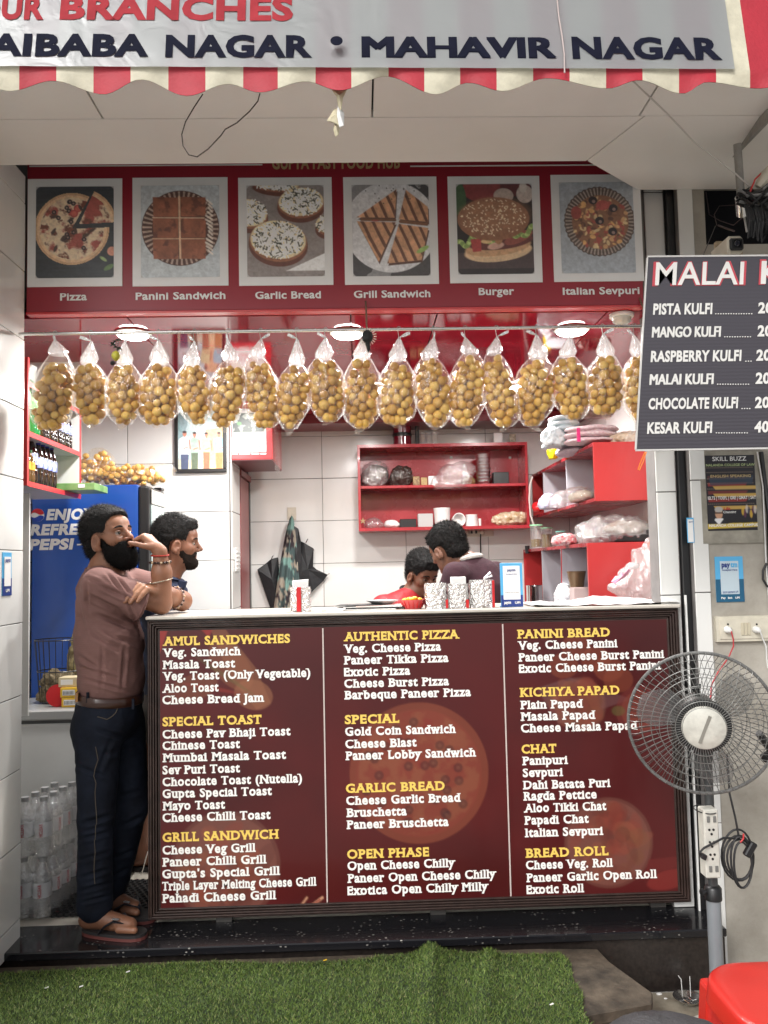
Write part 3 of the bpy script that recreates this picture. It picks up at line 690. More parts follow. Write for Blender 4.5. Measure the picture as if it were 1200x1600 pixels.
for i in range(len(edges)-1):
    rows = []
    for t in (0, .35, .7, 1.0, 1.02, 1.6, 2.4):
        rows.append([awn_pt(edges[i]+(edges[i+1]-edges[i])*s/6, t) for s in range(7)])
    F_ = np.array(rows); B_ = F_+np.array([0, .002, 0]); mb = MB().sheet(F_); mb.sheet(B_[:, ::-1])
    part('stripe', mb, aw_red if i % 2 == 1 else aw_cream, aw, smooth=True)
single('awning_banner', 'translucent grey banner with branch names fixed over the awning', 'banner', MB(), None) if False else None
bn = thing('awning_banner', 'pale grey translucent banner listing branch names, fixed over the awning', 'banner', (0, AY-.02, 2.95))
bm_ = film('banner plastic', base=.10, rough=.25, milk=.93, bump=.3, bs=8)
_t = [n for n in bm_.node_tree.nodes if n.type == 'BSDF_TRANSPARENT'][0]
for n in bm_.node_tree.nodes:
    if n.type in ('BSDF_DIFFUSE', 'BSDF_TRANSLUCENT'): n.inputs[0].default_value = (.44, .46, .47, 1)
rows = []
for t in (1.0, 1.15, 1.3, 1.6, 2.0, 2.4):
    rows.append([awn_pt(-60+(1145+60)*s/40, 1)*(1, 1, 1)+np.array([0, .10*(t-1)-.012-.0008*math.sin(s*1.7+t*9), .62*(t-1)+.0]) for s in range(41)])
part('sheet', MB().sheet(rows), bm_, bn, smooth='full')
seam = [awn_pt(879+2*math.sin(k*1.3), 1)+np.array([0, .10*k*.1-.022, .62*k*.1-.02]) for k in range(0, 8)]
part('seam', MB().tube(seam, .0022, 5), mat('dirty thread', (.5, .42, .40), .7), bn)
navy = mat('dark navy lettering', (.010, .011, .024), .7, var=.2, vs=20, spec=.08); lred = mat('faded red lettering', (.36, .04, .05), .7, var=.15, vs=20, spec=.1)
sl_ = np.array([0, .10, .62]); sl_ = sl_/np.linalg.norm(sl_)
def awtext(s, xl, xr, yl, yr_, cap, m):
    zt = lambda px, py: None
    a = U(xl, yl, AY); b = U(xr, yr_, AY)
    def onpl(px, py):   # meet of the sight line with the banner's slope
        d = ray(px, py); z1 = U(px, 107+px*.004, AY)[2]; y = AY
        for _ in range(6): zz = ZC+d[2]*y/d[1]; y = AY-.0128+.10/.62*(zz-z1)
        t = y/d[1]; return np.array([d[0]*t, y, ZC+d[2]*t])
    a = onpl(xl, yl); b = onpl(xr, yr_); x = b-a; w = np.linalg.norm(x); x = x/w; z = np.cross(x, np.cross(sl_, x)); z = sl_-x*(sl_@x); z /= np.linalg.norm(z)
    lettering(bn, s, a, w, cap, m, off=.045, xdir=x, zdir=z, lift=.0012)
awtext('SAIBABA', -50, 232, 88, 89, .076, navy); awtext('NAGAR', 258, 488, 90, 90.5, .076, navy); awtext('MAHAVIR', 565, 870, 91, 92.5, .076, navy); awtext('NAGAR', 895, 1129, 92.5, 94, .076, navy)
awtext('OUR', -40, 68, 31, 31, .082, lred); awtext('BRANCHES', 93, 458, 31, 33, .082, lred)
q = U(526, 66, AY-.02); part('bullet', MB().lathe([(0, 0), (.0175, 0), (.0175, .001)], q+(0, -.006, 0), 20, (0, -1, .3)), navy, bn)

# ================================================================ MENU COUNTER
wood = mat('dark brown moulded frame', (.038, .022, .018), .35, var=.35, vs=25, coat=.2, bump=.1, bs=120)
wood_hi = mat('dark brown frame worn edge', (.10, .065, .05), .3, var=.4, vs=40)
ct = thing('menu_counter', 'maroon menu counter with a dark moulded frame and three printed panels', 'counter', (.21, YC, FL))
TL, TR, BL, BR = U(228, 968, YC), U(1062, 950, YC), U(230, 1440, YC), U(1085, 1410, YC)
cx0, cx1, cz0, cz1 = TL[0], BR[0]-.004, BL[2]-.004, TL[2]-.003
part('carcass', MB().box((cx0+.012, YC+.05, cz0+.03), (cx1-.012, YC+.44, cz1-.03)), mat('dark laminate', (.03, .02, .018), .4), ct)
part('countertop', MB().box((cx0-.004, YC+.004, cz1+.0005), (cx1+.004, YC+.47, cz1+.014)), mat('cream stone top', (.56, .52, .46), .25, var=.08, vs=12), ct, bevel=.003)
def mould(a, b, horizontal, zin):   # stepped picture-frame rail: five ribs
    mb = MB(); n = 5; W = .044 if not (horizontal and zin > 0) else .037
    for i in range(n):
        o0 = W*i/n+.001; o1 = W*(i+1)/n-.001; dy = [.030, .036, .030, .024, .016][i]
        if horizontal: z = lambda o: a[2]-o if zin < 0 else a[2]+o; mb.box((a[0]+o0, YC+.048-dy, z(o0)), (b[0]-o0, YC+.049, z(o1)))
        else: x = lambda o: a[0]+o if zin > 0 else a[0]-o; mb.box((x(o0), YC+.048-dy, a[2]+o0), (x(o1), YC+.049, b[2]-o0))
    return mb
part('frame_rail', mould((cx0, 0, cz1), (cx1, 0, cz1), True, -1), wood, ct, bevel=.0022, label='top rail of the moulded frame')
part('frame_rail', mould((cx0, 0, cz0), (cx1, 0, cz0), True, 1), wood, ct, bevel=.0022, label='bottom rail of the moulded frame')
part('frame_rail', mould((cx0, 0, cz0), (cx0, 0, cz1), False, 1), wood, ct, bevel=.0022, label='left upright of the moulded frame')
part('frame_rail', mould((cx1, 0, cz0), (cx1, 0, cz1), False, -1), wood, ct, bevel=.0022, label='right upright of the moulded frame')
part('side_panel', MB().box((cx0+.001, YC+.05, cz0), (cx0+.011, YC+.45, cz1)), wood, ct)
part('side_panel', MB().box((cx1-.011, YC+.05, cz0), (cx1-.001, YC+.45, cz1)), wood, ct)
for px in (350, 685, 1030): p = U(px, 1440, YC+.06); part('foot', MB().box((p[0]-.03, YC+.06, FL+.0005), (p[0]+.03, YC+.12, cz0+.029)), mat('dark steel foot', (.06, .055, .05), .4), ct)
PYY = YC+.034
ix0, ix1, iz0, iz1 = cx0+.046, cx1-.046, cz0+.039, cz1-.0455
d1, d2 = U(508, 1200, PYY)[0], U(792, 1200, PYY)[0]
panel_m = vmat('printed maroon panel', .30, coat=.12)
gold = mat('printed yellow lettering', (.86, .60, .13), .3); crm = mat('printed cream lettering', (.90, .88, .83), .3)
def base_panel(w, h, seed):
    c = Canvas(w, h, (70, 22, 24), seed); n = c.noise(2.2, 3)
    c.a = lin((64, 12, 16))*(1-n[..., None])+lin((98, 22, 22))*n[..., None]; return c
def ghost_pizza(c, x, y, r, al=.4):
    c.put(c.disc(x, y, r), (158, 84, 58), al); c.put(c.disc(x, y, r*.9), (140, 58, 46), al); n = c.noise(16, 4, 3)
    c.put(c.disc(x, y, r*.87)*np.clip((n-.45)*7, 0, 1), (150, 96, 66), al*.8); c.put(c.disc(x, y, r*.87)*np.clip((c.noise(11, 4, 5)-.55)*8, 0, 1), (132, 36, 34), al)
    for k in range(26):
        a = c.rs.rand()*6.28; q = r*.8*math.sqrt(c.rs.rand()); px, py = x+q*math.cos(a), y+q*math.sin(a)
        c.put(c.disc(px, py, .026), (46, 22, 26), al*1.2); c.put(c.disc(px, py, .010), (130, 80, 66), al)
def ghost_bowl(c, x, y, r, al=.5):
    c.put(c.disc(x, y, r), (124, 80, 68), al); c.put(c.disc(x, y, r*.93), (136, 86, 74), al)
    for k in range(60):
        a = c.rs.rand()*6.28; q = r*.75*math.sqrt(c.rs.rand()); cl = [(150, 82, 60), (110, 50, 42), (92, 44, 38), (140, 60, 46), (120, 74, 50)][c.rs.randint(5)]
        c.put(c.disc(x+q*math.cos(a), y+q*math.sin(a), .03+.06*c.rs.rand(), .02+.04*c.rs.rand(), c.rs.rand()*3), cl, al*.8)
panels = []
for k, (xa, xb) in enumerate(((ix0, d1-.003), (d1+.003, d2-.003), (d2+.003, ix1))):
    w = 150; h = int(w*(iz1-iz0)/(xb-xa)); c = base_panel(w, h, 31+k); H = c.H
    fx = lambda px, py: ((U(px, py, PYY)[0]-xa)/(xb-xa), (iz1-U(px, py, PYY)[2])/(xb-xa))
    if k == 0:
        c.put(c.poly([fx(325, 975), fx(345, 975), fx(400, 1045), fx(422, 1098), fx(400, 1108), fx(360, 1060)]), (150, 96, 66), .45)
        c.put(c.disc(*fx(360, 1040), .18, .10, .9), (146, 88, 60), .4); c.put(c.disc(*fx(300, 1075), .16, .08, -.3), (140, 84, 60), .4); c.put(c.disc(*fx(395, 1085), .12, .09, .3), (160, 104, 74), .45)
        c.put(c.disc(*fx(350, 1055), .2, .012, .6), (96, 96, 56), .4); c.put(c.disc(*fx(330, 1075), .16, .012, .2), (150, 50, 40), .5)
        c.put(c.poly([fx(244, 980), fx(262, 984), fx(250, 1020), fx(243, 1024)]), (170, 50, 44), .8); c.put(c.poly([fx(308, 978), fx(334, 978), fx(326, 996)]), (160, 46, 42), .7)
        ghost_bowl(c, *fx(352, 1352), .33, .42)
        c.put(c.seg(*fx(468, 1414), *fx(478, 1400), .006), (196, 140, 110)); c.put(c.seg(*fx(482, 1415), *fx(502, 1400), .008), (206, 150, 120)); c.put(c.seg(*fx(486, 1412), *fx(498, 1403), .004), (150, 50, 40))
    if k == 1:
        ghost_pizza(c, *fx(654, 1206), 109/285, .42)
    if k == 2:
        c.put(c.poly([fx(838, 1075), fx(890, 1058), fx(985, 1092), fx(872, 1130)]), (120, 84, 84), .42); ghost_bowl(c, *fx(905, 1100), .16, .35)
        for x, y in ((900, 1010), (930, 1030), (950, 1045), (880, 1040), (965, 1062)): c.put(c.disc(*fx(x, y), .09, .075), (134, 66, 46), .5)
        c.put(c.disc(*fx(1000, 1110), .15), (120, 50, 46), .5); c.put(c.disc(*fx(1000, 1110), .12), (134, 66, 52), .5); c.put(c.disc(*fx(965, 1110), .04, .03), (96, 92, 50), .5)
        ghost_bowl(c, *fx(950, 1315), .265, .42)
        c.put(c.poly([fx(1012, 1341), fx(1062, 1336), fx(1062, 1352), fx(1006, 1365)]), (110, 34, 32), .7); c.put(c.disc(*fx(1045, 1372), .14, .055, -.2), (132, 42, 38), .75)
        c.put(c.poly([fx(968, 968), fx(990, 968), fx(972, 1004), (fx(976, 1000))]), (170, 60, 44), .6); c.put(c.poly([fx(1040, 970), fx(1047, 972), fx(1046, 990)]), (150, 60, 50), .6)
    c.a = c.a*(.70+.22*c.noise(3, 4, 9)[..., None])
    me = c.mesh((xa, PYY, iz1), (xb-xa, 0, 0), (0, 0, iz1-iz0), 'menu_panel'); me.materials.append(panel_m)
    panels.append(part('menu_panel', me, None, ct, label=['menu panel of sandwiches, toast and grills', 'menu panel of pizza, specials and garlic bread', 'menu panel of panini, papad, chat and rolls'][k]))
part('panel_backing', MB().box((ix0-.004, PYY+.001, iz0-.004), (ix1+.004, PYY+.012, iz1+.004)), wood, ct)
for d in (d1, d2): part('divider', MB().box((d-.0026, PYY-.0035, iz0+.002), (d+.0026, PYY-.0003, iz1-.004)), mat('pale divider strip', (.60, .50, .46), .4), ct)
C1 = [("AMUL SANDWICHES", 254.4, 453.3, 1009.2), ("Veg. Sandwich", 254, 376.5, 1026.8), ("Masala Toast", 254, 367.5, 1045.7), ("Veg. Toast (Only Vegetable)", 254, 485, 1063.5), ("Aloo Toast", 253.7, 341.7, 1082.6), ("Cheese Bread Jam", 253.7, 413, 1100.7),
      ("SPECIAL TOAST", 254, 408.8, 1135), ("Cheese Pav Bhaji Toast", 254, 454, 1154.4), ("Chinese Toast", 254, 375, 1172.2), ("Mumbai Masala Toast", 254, 447, 1191), ("Sev Puri Toast", 254, 375, 1210.2), ("Chocolate Toast (Nutella)", 254, 472, 1228.8),
      ("Gupta Special Toast", 254, 424.9, 1247.3), ("Mayo Toast", 254, 351.7, 1266.4), ("Cheese Chilli Toast", 254, 422.8, 1284.7), ("GRILL SANDWICH", 254, 436, 1315.7), ("Cheese Veg Grill", 254, 399.8, 1335.4), ("Paneer Chilli Grill", 253.6, 416.8, 1354.2),
      ("Gupta's Special Grill", 253.6, 437.8, 1372.8), ("Triple Layer Melting Cheese Grill", 253.4, 494.6, 1391.7), ("Pahadi Cheese Grill", 253.2, 431.8, 1410.8)]
C2 = [("AUTHENTIC PIZZA", 537, 718, 1002), ("Veg. Cheese Pizza", 537, 689, 1020.5), ("Paneer Tikka Pizza", 537.3, 700.8, 1038.5), ("Exotic Pizza", 537.6, 641, 1057), ("Cheese Burst Pizza", 538, 701.5, 1075), ("Barbeque Paneer Pizza", 538, 735.8, 1093),
      ("SPECIAL", 538.8, 624, 1131.5), ("Gold Coin Sandwich", 539.3, 712.5, 1150), ("Cheese Blast", 539.6, 651, 1169.5), ("Paneer Lobby Sandwich", 539.8, 744, 1187.8), ("GARLIC BREAD", 540.5, 695, 1239), ("Cheese Garlic Bread", 541, 720, 1258), ("Bruschetta", 541.2, 635.5, 1276.8),
      ("Paneer Bruschetta", 541.5, 701, 1295.5), ("OPEN PHASE", 542.5, 670.5, 1342), ("Open Cheese Chilly", 543, 711.8, 1360), ("Paneer Open Cheese Chilly", 543, 775.8, 1379.5), ("Exotica Open Chilly Milly", 543, 763.8, 1398.8)]
C3 = [("PANINI BREAD", 808, 953, 997.9), ("Veg. Cheese Panini", 809, 965, 1015.2), ("Paneer Cheese Burst Panini", 810, 1038, 1033.9), ("Exotic Cheese Burst Panini", 811, 1032.7, 1051.5), ("KICHIYA PAPAD", 812, 968, 1089), ("Plain Papad", 813, 911, 1108.3), ("Masala Papad", 813.5, 930.5, 1126.4),
      ("Cheese Masala Papad", 814, 996, 1144.8), ("CHAT", 815, 869.5, 1177.6), ("Panipuri", 816, 887.6, 1195.7), ("Sevpuri", 816.8, 880, 1214.4), ("Dahi Batata Puri", 817, 954, 1233.6), ("Ragda Pettice", 817.6, 932.4, 1251), ("Aloo Tikki Chat", 818.5, 947.4, 1269.7), ("Papadi Chat", 819.3, 919.9, 1288.7),
      ("Italian Sevpuri", 820, 942.8, 1308.2), ("BREAD ROLL", 821, 950.8, 1340.3), ("Cheese Veg. Roll", 821.8, 957.9, 1358.7), ("Paneer Garlic Open Roll", 822.3, 1026.7, 1378.5), ("Exotic Roll", 822.8, 912.8, 1397)]
for pn, C in zip(panels, (C1, C2, C3)):
    for s, xl, xr, yb_ in C:
        up = s.upper() == s
        text_px(pn, s, xl, xr, yb_, PYY, .0355 if up else .0335, gold if up else crm, name='heading' if up else 'menu_line', off=.036, slab=True)

# ================================================================ THINGS ON THE COUNTER
CT = cz1+.0145
foil = mat('crinkled foil sheet', (.75, .74, .73), .22, metal=1, bump=.9, bs=70, bdist=.02)
foil2 = mat('crinkled foil cup stack', (.78, .78, .78), .25, metal=1, bump=.7, bs=120)
red_pl = mat('red plastic', (.50, .012, .015), .3)
clear_pl = film('clear plastic', base=.06, rough=.06, milk=.12, bump=.1, bs=15)
tissue = mat('white tissue paper', (.78, .77, .75), .8, bump=.3, bs=40)
def holder(name, label, xl, xr, yt, Y, stripe, topper=None, group='foil covered holders on the counter'):
    a = U(xl, 955, Y)[0]; b = U(xr, 955, Y)[0]; h = U((xl+xr)/2, yt, Y)[2]-CT; cx = (a+b)/2; w = (b-a)/2
    t = thing(name, label, 'holder', (cx, Y, CT), group); W = w
    prof = [(-W, -.035), (W, -.035), (W, .035), (-W, .035)]
    mb = MB(); n = 24; vs = []; hh = 8
    for j in range(hh+1):
        for i in range(n):
            an = 2*math.pi*i/n; r = .0018*math.sin(i*5.1+j*2.3)
            vs.append((cx+(W+r)*math.copysign(abs(math.cos(an))**.6, math.cos(an)), Y+(.036+r)*math.copysign(abs(math.sin(an))**.6, math.sin(an)), CT+h*j/hh))
    mb.add(vs, [(j*n+i, j*n+(i+1) % n, (j+1)*n+(i+1) % n, (j+1)*n+i) for j in range(hh) for i in range(n)]+[tuple(reversed(range(n)))])
    part('foil_wrap', mb, foil, t, True)
    part('inner_cup', MB().box((cx-W*.8, Y-.026, CT+.004), (cx+W*.8, Y+.026, CT+h*.985)), mat('milky plastic', (.55, .55, .54), .3), t, bevel=.006)
    for sx, sw, z1 in stripe:
        part('red_tag', MB().box((cx+W*sx-sw/2, Y-.0425, CT+.001), (cx+W*sx+sw/2, Y-.0385, CT+h*z1)), red_pl, t, bevel=.001)
    if topper == 'tissue':
        g = MB()
        for k in range(7): g.obox((cx+rnd.uniform(-.003, .003), Y-.018+k*.006, CT+h+.008), (W*.72, 0, .002*rnd.uniform(-1, 1)), (0, .0016, 0), (0, .0, .018+.003*rnd.uniform(-1, 1)))
        part('tissue', g, tissue, t, bevel=.001)
    return t
holder('tissue_holder', 'foil covered tissue holder with a red stripe, alone at the left of the counter', 454, 486, 917, 3.42, [(-.1, .018, 1.0)], 'tissue')
holder('foil_holder', 'leftmost of the three foil covered holders beside the payment stand', 664, 698, 911, 3.42, [(.95, .010, .35)])
holder('foil_holder', 'middle foil covered holder with a pinkish tub on top', 700, 732, 912, 3.42, [(.8, .012, .35)], 'tissue')
h3 = holder('foil_holder', 'rightmost foil covered holder with a red edge, next to the payment stand', 734, 772, 906, 3.42, [(.86, .010, .98)])
p = U(755, 905, 3.42); mb = MB()
for k in range(6):
    an = rnd.uniform(0, 6.28); mb.tube([p+(.0, 0, -.02), p+(.01*math.cos(an), .01*math.sin(an), .005), p+(.02+.02*math.cos(an), .02*math.sin(an), .02+.01*math.sin(an))], .0045, 6)
single('spoon_bundle', 'bundle of crinkled foil wrapped spoons in the rightmost holder', 'spoons', mb, foil2, True)
# payment stand with a blank card where the code would be
cy_blue = mat('printed light blue', (.10, .42, .72), .3); dk_blue = mat('printed dark blue', (.018, .045, .22), .3)
ps = thing('payment_stand', 'blue and white payment card stand upright on the counter', 'payment sign', (U(800, 950, 3.40)[0], 3.40, CT))
a, b = U(781, 880, 3.40), U(818, 952, 3.40)
part('board', MB().box((a[0], 3.40, CT), (b[0], 3.405, a[2])), cy_blue, ps, bevel=.001)
part('foot', MB().box((a[0], 3.4055, CT), (b[0], 3.44, CT+.004)), cy_blue, ps)
W = b[0]-a[0]; part('blue_base', MB().box((a[0]+.001, 3.3985, CT+.001), (b[0]-.001, 3.3997, CT+.048)), dk_blue, ps)
cd = part('white_card', MB().box((a[0]+W*.12, 3.3972, CT+.030), (b[0]-W*.12, 3.3984, a[2]-.012)), paper_white, ps, bevel=.002)
lettering(ps, 'paytm', (a[0]+W*.32, 3.3970, a[2]-.034), W*.36, .010, dk_blue, off=.03)
lettering(ps, 'Accepted Here', (a[0]+W*.25, 3.3970, a[2]-.048), W*.5, .005, dk_blue, off=.0)
lettering(ps, 'paytm', (a[0]+W*.14, 3.3983, CT+.012), W*.3, .012, letter_white, off=.04)
lettering(ps, 'UPI', (a[0]+W*.62, 3.3983, CT+.012), W*.24, .010, letter_white, off=.04)
lettering(ps, 'accepting cards & wallets', (a[0]+W*.18, 3.3970, CT+.056), W*.64, .006, mat('grey print', (.2, .2, .22), .5), off=0)
# red basket of yellow packets
bk = thing('red_basket', 'small red plastic basket holding yellow packets', 'basket', (U(645, 955, 3.44)[0], 3.44, CT)); bx = U(645, 955, 3.44)[0]
mb = MB().open_lathe([(.036, 0), (.050, .036), (.054, .038), (.052, .032), (.034, .002)], (bx, 3.44, CT), 24); part('bowl', mb, mat('thin red plastic', (.48, .06, .06), .3), bk, True)
mb = MB()
for k in range(16): a_ = k/16*6.28; mb.obox((bx+.0445*math.cos(a_), 3.44+.0445*math.sin(a_), CT+.018), (.0022*math.cos(a_), .0022*math.sin(a_), 0), (-.0018*math.sin(a_), .0018*math.cos(a_), 0), (.006*math.cos(a_), .006*math.sin(a_), .014))
part('rib', mb, red_pl, bk); part('base', MB().lathe([(0, .001), (.034, .001), (.034, .004), (0, .004)], (bx, 3.44, CT), 20), red_pl, bk)
for k in range(5):
    x = bx+[-.03, -.012, .008, .028, .0][k]; mb = MB().sphere((0, 0, 0), (.014, .012, .008), 10, 6); o = single('yellow_packet', ['leftmost', 'second', 'middle', 'rightmost', 'hindmost'][k]+' bright yellow sweet packet in the small red basket', 'packet', mb, mat('yellow wrapper', (.80, .52, .02), .3, bump=.5, bs=90), True, group='yellow packets in the red basket', loc=(x, 3.43+.01*(k % 2), CT+.037+.003*(k % 3)))
part('handle', MB().tube([(bx+.03, 3.46, CT+.034), (bx+.06, 3.45, CT+.030), (bx+.075, 3.45, CT+.022)], .0018, 5), steel, bk)
# laminated menus and a plate
mn = thing('menu_pile', 'messy pile of laminated menu sheets on the middle of the counter', 'menus', (U(590, 953, 3.5)[0], 3.5, CT))
for k, (x0, x1, m_, z) in enumerate(((505, 622, paper_white, .001), (526, 636, black_pl, .006), (540, 632, paper_white, .0105), (560, 650, mat('pink paper', (.62, .45, .42), .6), .0135), (528, 600, black_pl, .017))):
    a = U(x0, 952, 3.42)[0]; b = U(x1, 952, 3.42)[0]; part('menu_sheet', MB().obox(((a+b)/2, 3.49, CT+z+.0015), ((b-a)/2, .02*(k-2)*.3, .0), (.01, .07, 0), (0, 0, .0014)), m_, mn)
px_ = U(597, 946, 3.55); single('steel_plate', 'shallow steel plate lying on the pile of menus', 'plate', MB().lathe([(0, .0), (.04, 0), (.066, .012), (.069, .013), (.066, .010), (.04, -.002)], (px_[0], 3.52, CT+.0215), 32), mat('grey melamine', (.40, .41, .40), .25), True)
mb = MB()
for k in range(14): x = U(505+k*2.2, 950, 3.4)[0]; mb.obox((x, 3.38+.01*math.sin(k), CT+.006+.003*math.sin(k*2.1)), (.016, .004*math.sin(k), .001), (-.001, .003, 0), (0, 0, .002))
single('paper_straws', 'loose bundle of white paper straws beside the menus', 'straws', mb, tissue)
# creased white sheet on the right end
a, b = U(834, 955, 3.34), U(1060, 948, 3.34); rows = []
for j in range(9):
    y = 3.325+j*.04; rows.append([(a[0]+(b[0]-a[0])*i/30+.008*math.sin(j*1.3), y+.006*math.sin(i*.8)*(j == 0), CT+.002+.012*abs(fbm(np.array([[i*.35, j*.5, 1.0]]), 1, 3, 5)[0]-.35)*2+(.018*max(0, math.sin((i-9)/21*math.pi))*(j > 3))) for i in range(31)])
rows = np.array(rows); mb = MB().sheet(rows); single('white_sheet', 'creased white plastic sheet spread over the right end of the counter', 'sheet', mb, mat('white polythene', (.72, .72, .72), .3, bump=.3, bs=25), True)

# ================================================================ ROD, HOOKS AND BAGS OF PURI
RY = 3.20
ra, rb = U(38, 522, RY), U(1003, 508, RY)
rod = thing('steel_rod', 'long thin steel rod the snack bags hang from', 'rod', (ra+rb)/2)
part('bar', MB().tube([(ra[0]-.02, RY, ra[2]), (rb[0]+.22, RY, ra[2])], .0065, 12), steel, rod, True)
p = U(572, 478, RY); part('hanger', MB().tube([(p[0], RY+.1, p[2]+.05), (p[0], RY+.02, p[2]+.0), (p[0]+.001, RY, ra[2]+.004)], .0035, 8), mat('rusty bracket', (.22, .15, .10), .5, metal=.6), rod, True)
part('hanger', MB().tube([(rb[0]+.03, RY+.1, p[2]+.05), (rb[0]+.03, RY, ra[2]+.004)], .0035, 8), MATS['rusty bracket'], rod, True)
puri_c = []
pm = vmat('fried puri shell', .34, coat=.12, bump=.35, bs=120, sss=.12, bdist=.004, var=.16, vs=60)
PM = []
for k in range(6):
    bm = bmesh.new(); bmesh.ops.create_icosphere(bm, subdivisions=2 if k else 2, radius=1.0); V = np.array([v.co[:] for v in bm.verts]); F = np.array([[v.index for v in f.verts] for f in bm.faces]); bm.free()
    n = fbm(V+k*5, 1.6, 3, k)-.5; r = 1+.20*n; sc = np.array([1, 1-.05*(k % 3), .90+.04*(k % 3)]); V2 = V*r[:, None]*sc
    dent = np.array([math.sin(k*2.1), math.cos(k*2.1), .3*math.sin(k)]); dent /= np.linalg.norm(dent); q = V@dent; V2 = V2-np.outer(np.clip(q-.62, 0, 1)*.55, dent)
    base = lin([(220, 176, 84), (208, 160, 68), (228, 188, 98), (194, 146, 58), (216, 176, 92), (180, 132, 54)][k]); cc = base*(.86+.30*fbm(V*2+k, 1, 3, k+9)[:, None])
    me = np_mesh('puri', V2, F, True, cc); me.materials.append(pm); PM.append(me)
def prof_w(t):   # half width of the filled part against height
    return np.interp(t, [0, .04, .12, .25, .42, .58, .74, .86, .95, 1.0], [.28, .48, .74, .95, 1.0, .99, .92, .74, .54, .40])
GEX = [1.0]
_pw = prof_w
def prof_w(t): return _pw(np.clip(t, 0, 1)**GEX[0])
def pack(n, W, D, H, r, seed):
    rs = np.random.RandomState(seed); P = np.empty((n, 3)); P[:, 2] = rs.rand(n)*H
    a = rs.rand(n)*6.28; q = np.sqrt(rs.rand(n)); w = prof_w(P[:, 2]/H); P[:, 0] = q*np.cos(a)*w*W*.8; P[:, 1] = q*np.sin(a)*w*D*.8
    R = r*(.78+.42*rs.rand(n))
    for it in range(220):
        P[:, 2] -= .0006 if it < 140 else 0
        d = P[:, None]-P[None]; L = np.linalg.norm(d, axis=2)+np.eye(n); ov = np.maximum((R[:, None]+R[None])*.93-L, 0)*(1-np.eye(n))
        P += (d/L[..., None]*ov[..., None]*.4).sum(1)
        z = np.clip(P[:, 2], R*.9, H-R*.9); P[:, 2] = z; w = prof_w(np.clip(z/H, 0, 1)); rx = np.maximum(W*w-R*.8, .002); ry = np.maximum(D*w-R*.8, .002)
        e = np.sqrt((P[:, 0]/rx)**2+(P[:, 1]/ry)**2); s = np.where(e > 1, 1/e, 1); P[:, 0] *= s; P[:, 1] *= s
    return P, R
bagfilm = film('snack bag film', tint=(1, .985, .95), base=.035, rough=.09, milk=.05, bump=1.0, bs=34, stretch=(1, 1, .5))
neckfilm = film('bunched bag film', tint=(1, 1, 1), base=.20, rough=.14, milk=.30, bump=1.0, bs=40, stretch=(1.6, 1.6, .3))
bags = [(86, 528, 54, 114, 546, 676), (143, 530, 115, 168, 560, 668), (195, 530, 168, 219, 560, 668), (248, 528, 218, 277, 560, 668), (304, 530, 278, 329, 562, 668), (356, 528, 329, 380, 556, 672),
        (408, 526, 382, 434, 550, 674), (464, 526, 433, 482, 563, 675), (509, 524, 482, 537, 552, 664), (565, 528, 538, 592, 552, 674), (624, 524, 593, 647, 554, 668), (678, 524, 650, 703, 552, 672),
        (727, 524, 703, 756, 545, 671), (777, 522, 757, 804, 545, 672), (838, 520, 806, 865, 552, 670), (890, 522, 865, 918, 548, 660), (943, 518, 919, 974, 548, 652), (990, 520, 974, 1026, 548, 664)]
bag_lab = ['snack bag nearest the left wall, first on the rod', 'snack bag second from the left, beside the lemon charm', 'third snack bag, right behind the hanging lemon charm', 'fourth snack bag, wide, with its open top leaning right',
 'fifth snack bag, narrow, above the left edge of the framed photo', 'sixth snack bag, hanging over the right edge of the framed photo', 'seventh snack bag, in front of the candy price card', 'eighth snack bag, slim with a long pointed white bottom', 'ninth snack bag, just right of the candy cabinet',
 'tenth snack bag, hanging beside the black fringed charm', 'eleventh snack bag, with a folded flap at its top right', 'twelfth snack bag, above the glass tumblers', 'thirteenth snack bag, above the middle of the red shelf', 'fourteenth snack bag, thinnest with a long white tail',
 'fifteenth snack bag, the widest, above the right end of the red shelf', 'sixteenth snack bag, under the rightmost ceiling light', 'seventeenth snack bag, hanging over the folded cloths', 'last snack bag, half hidden by the dark menu board']
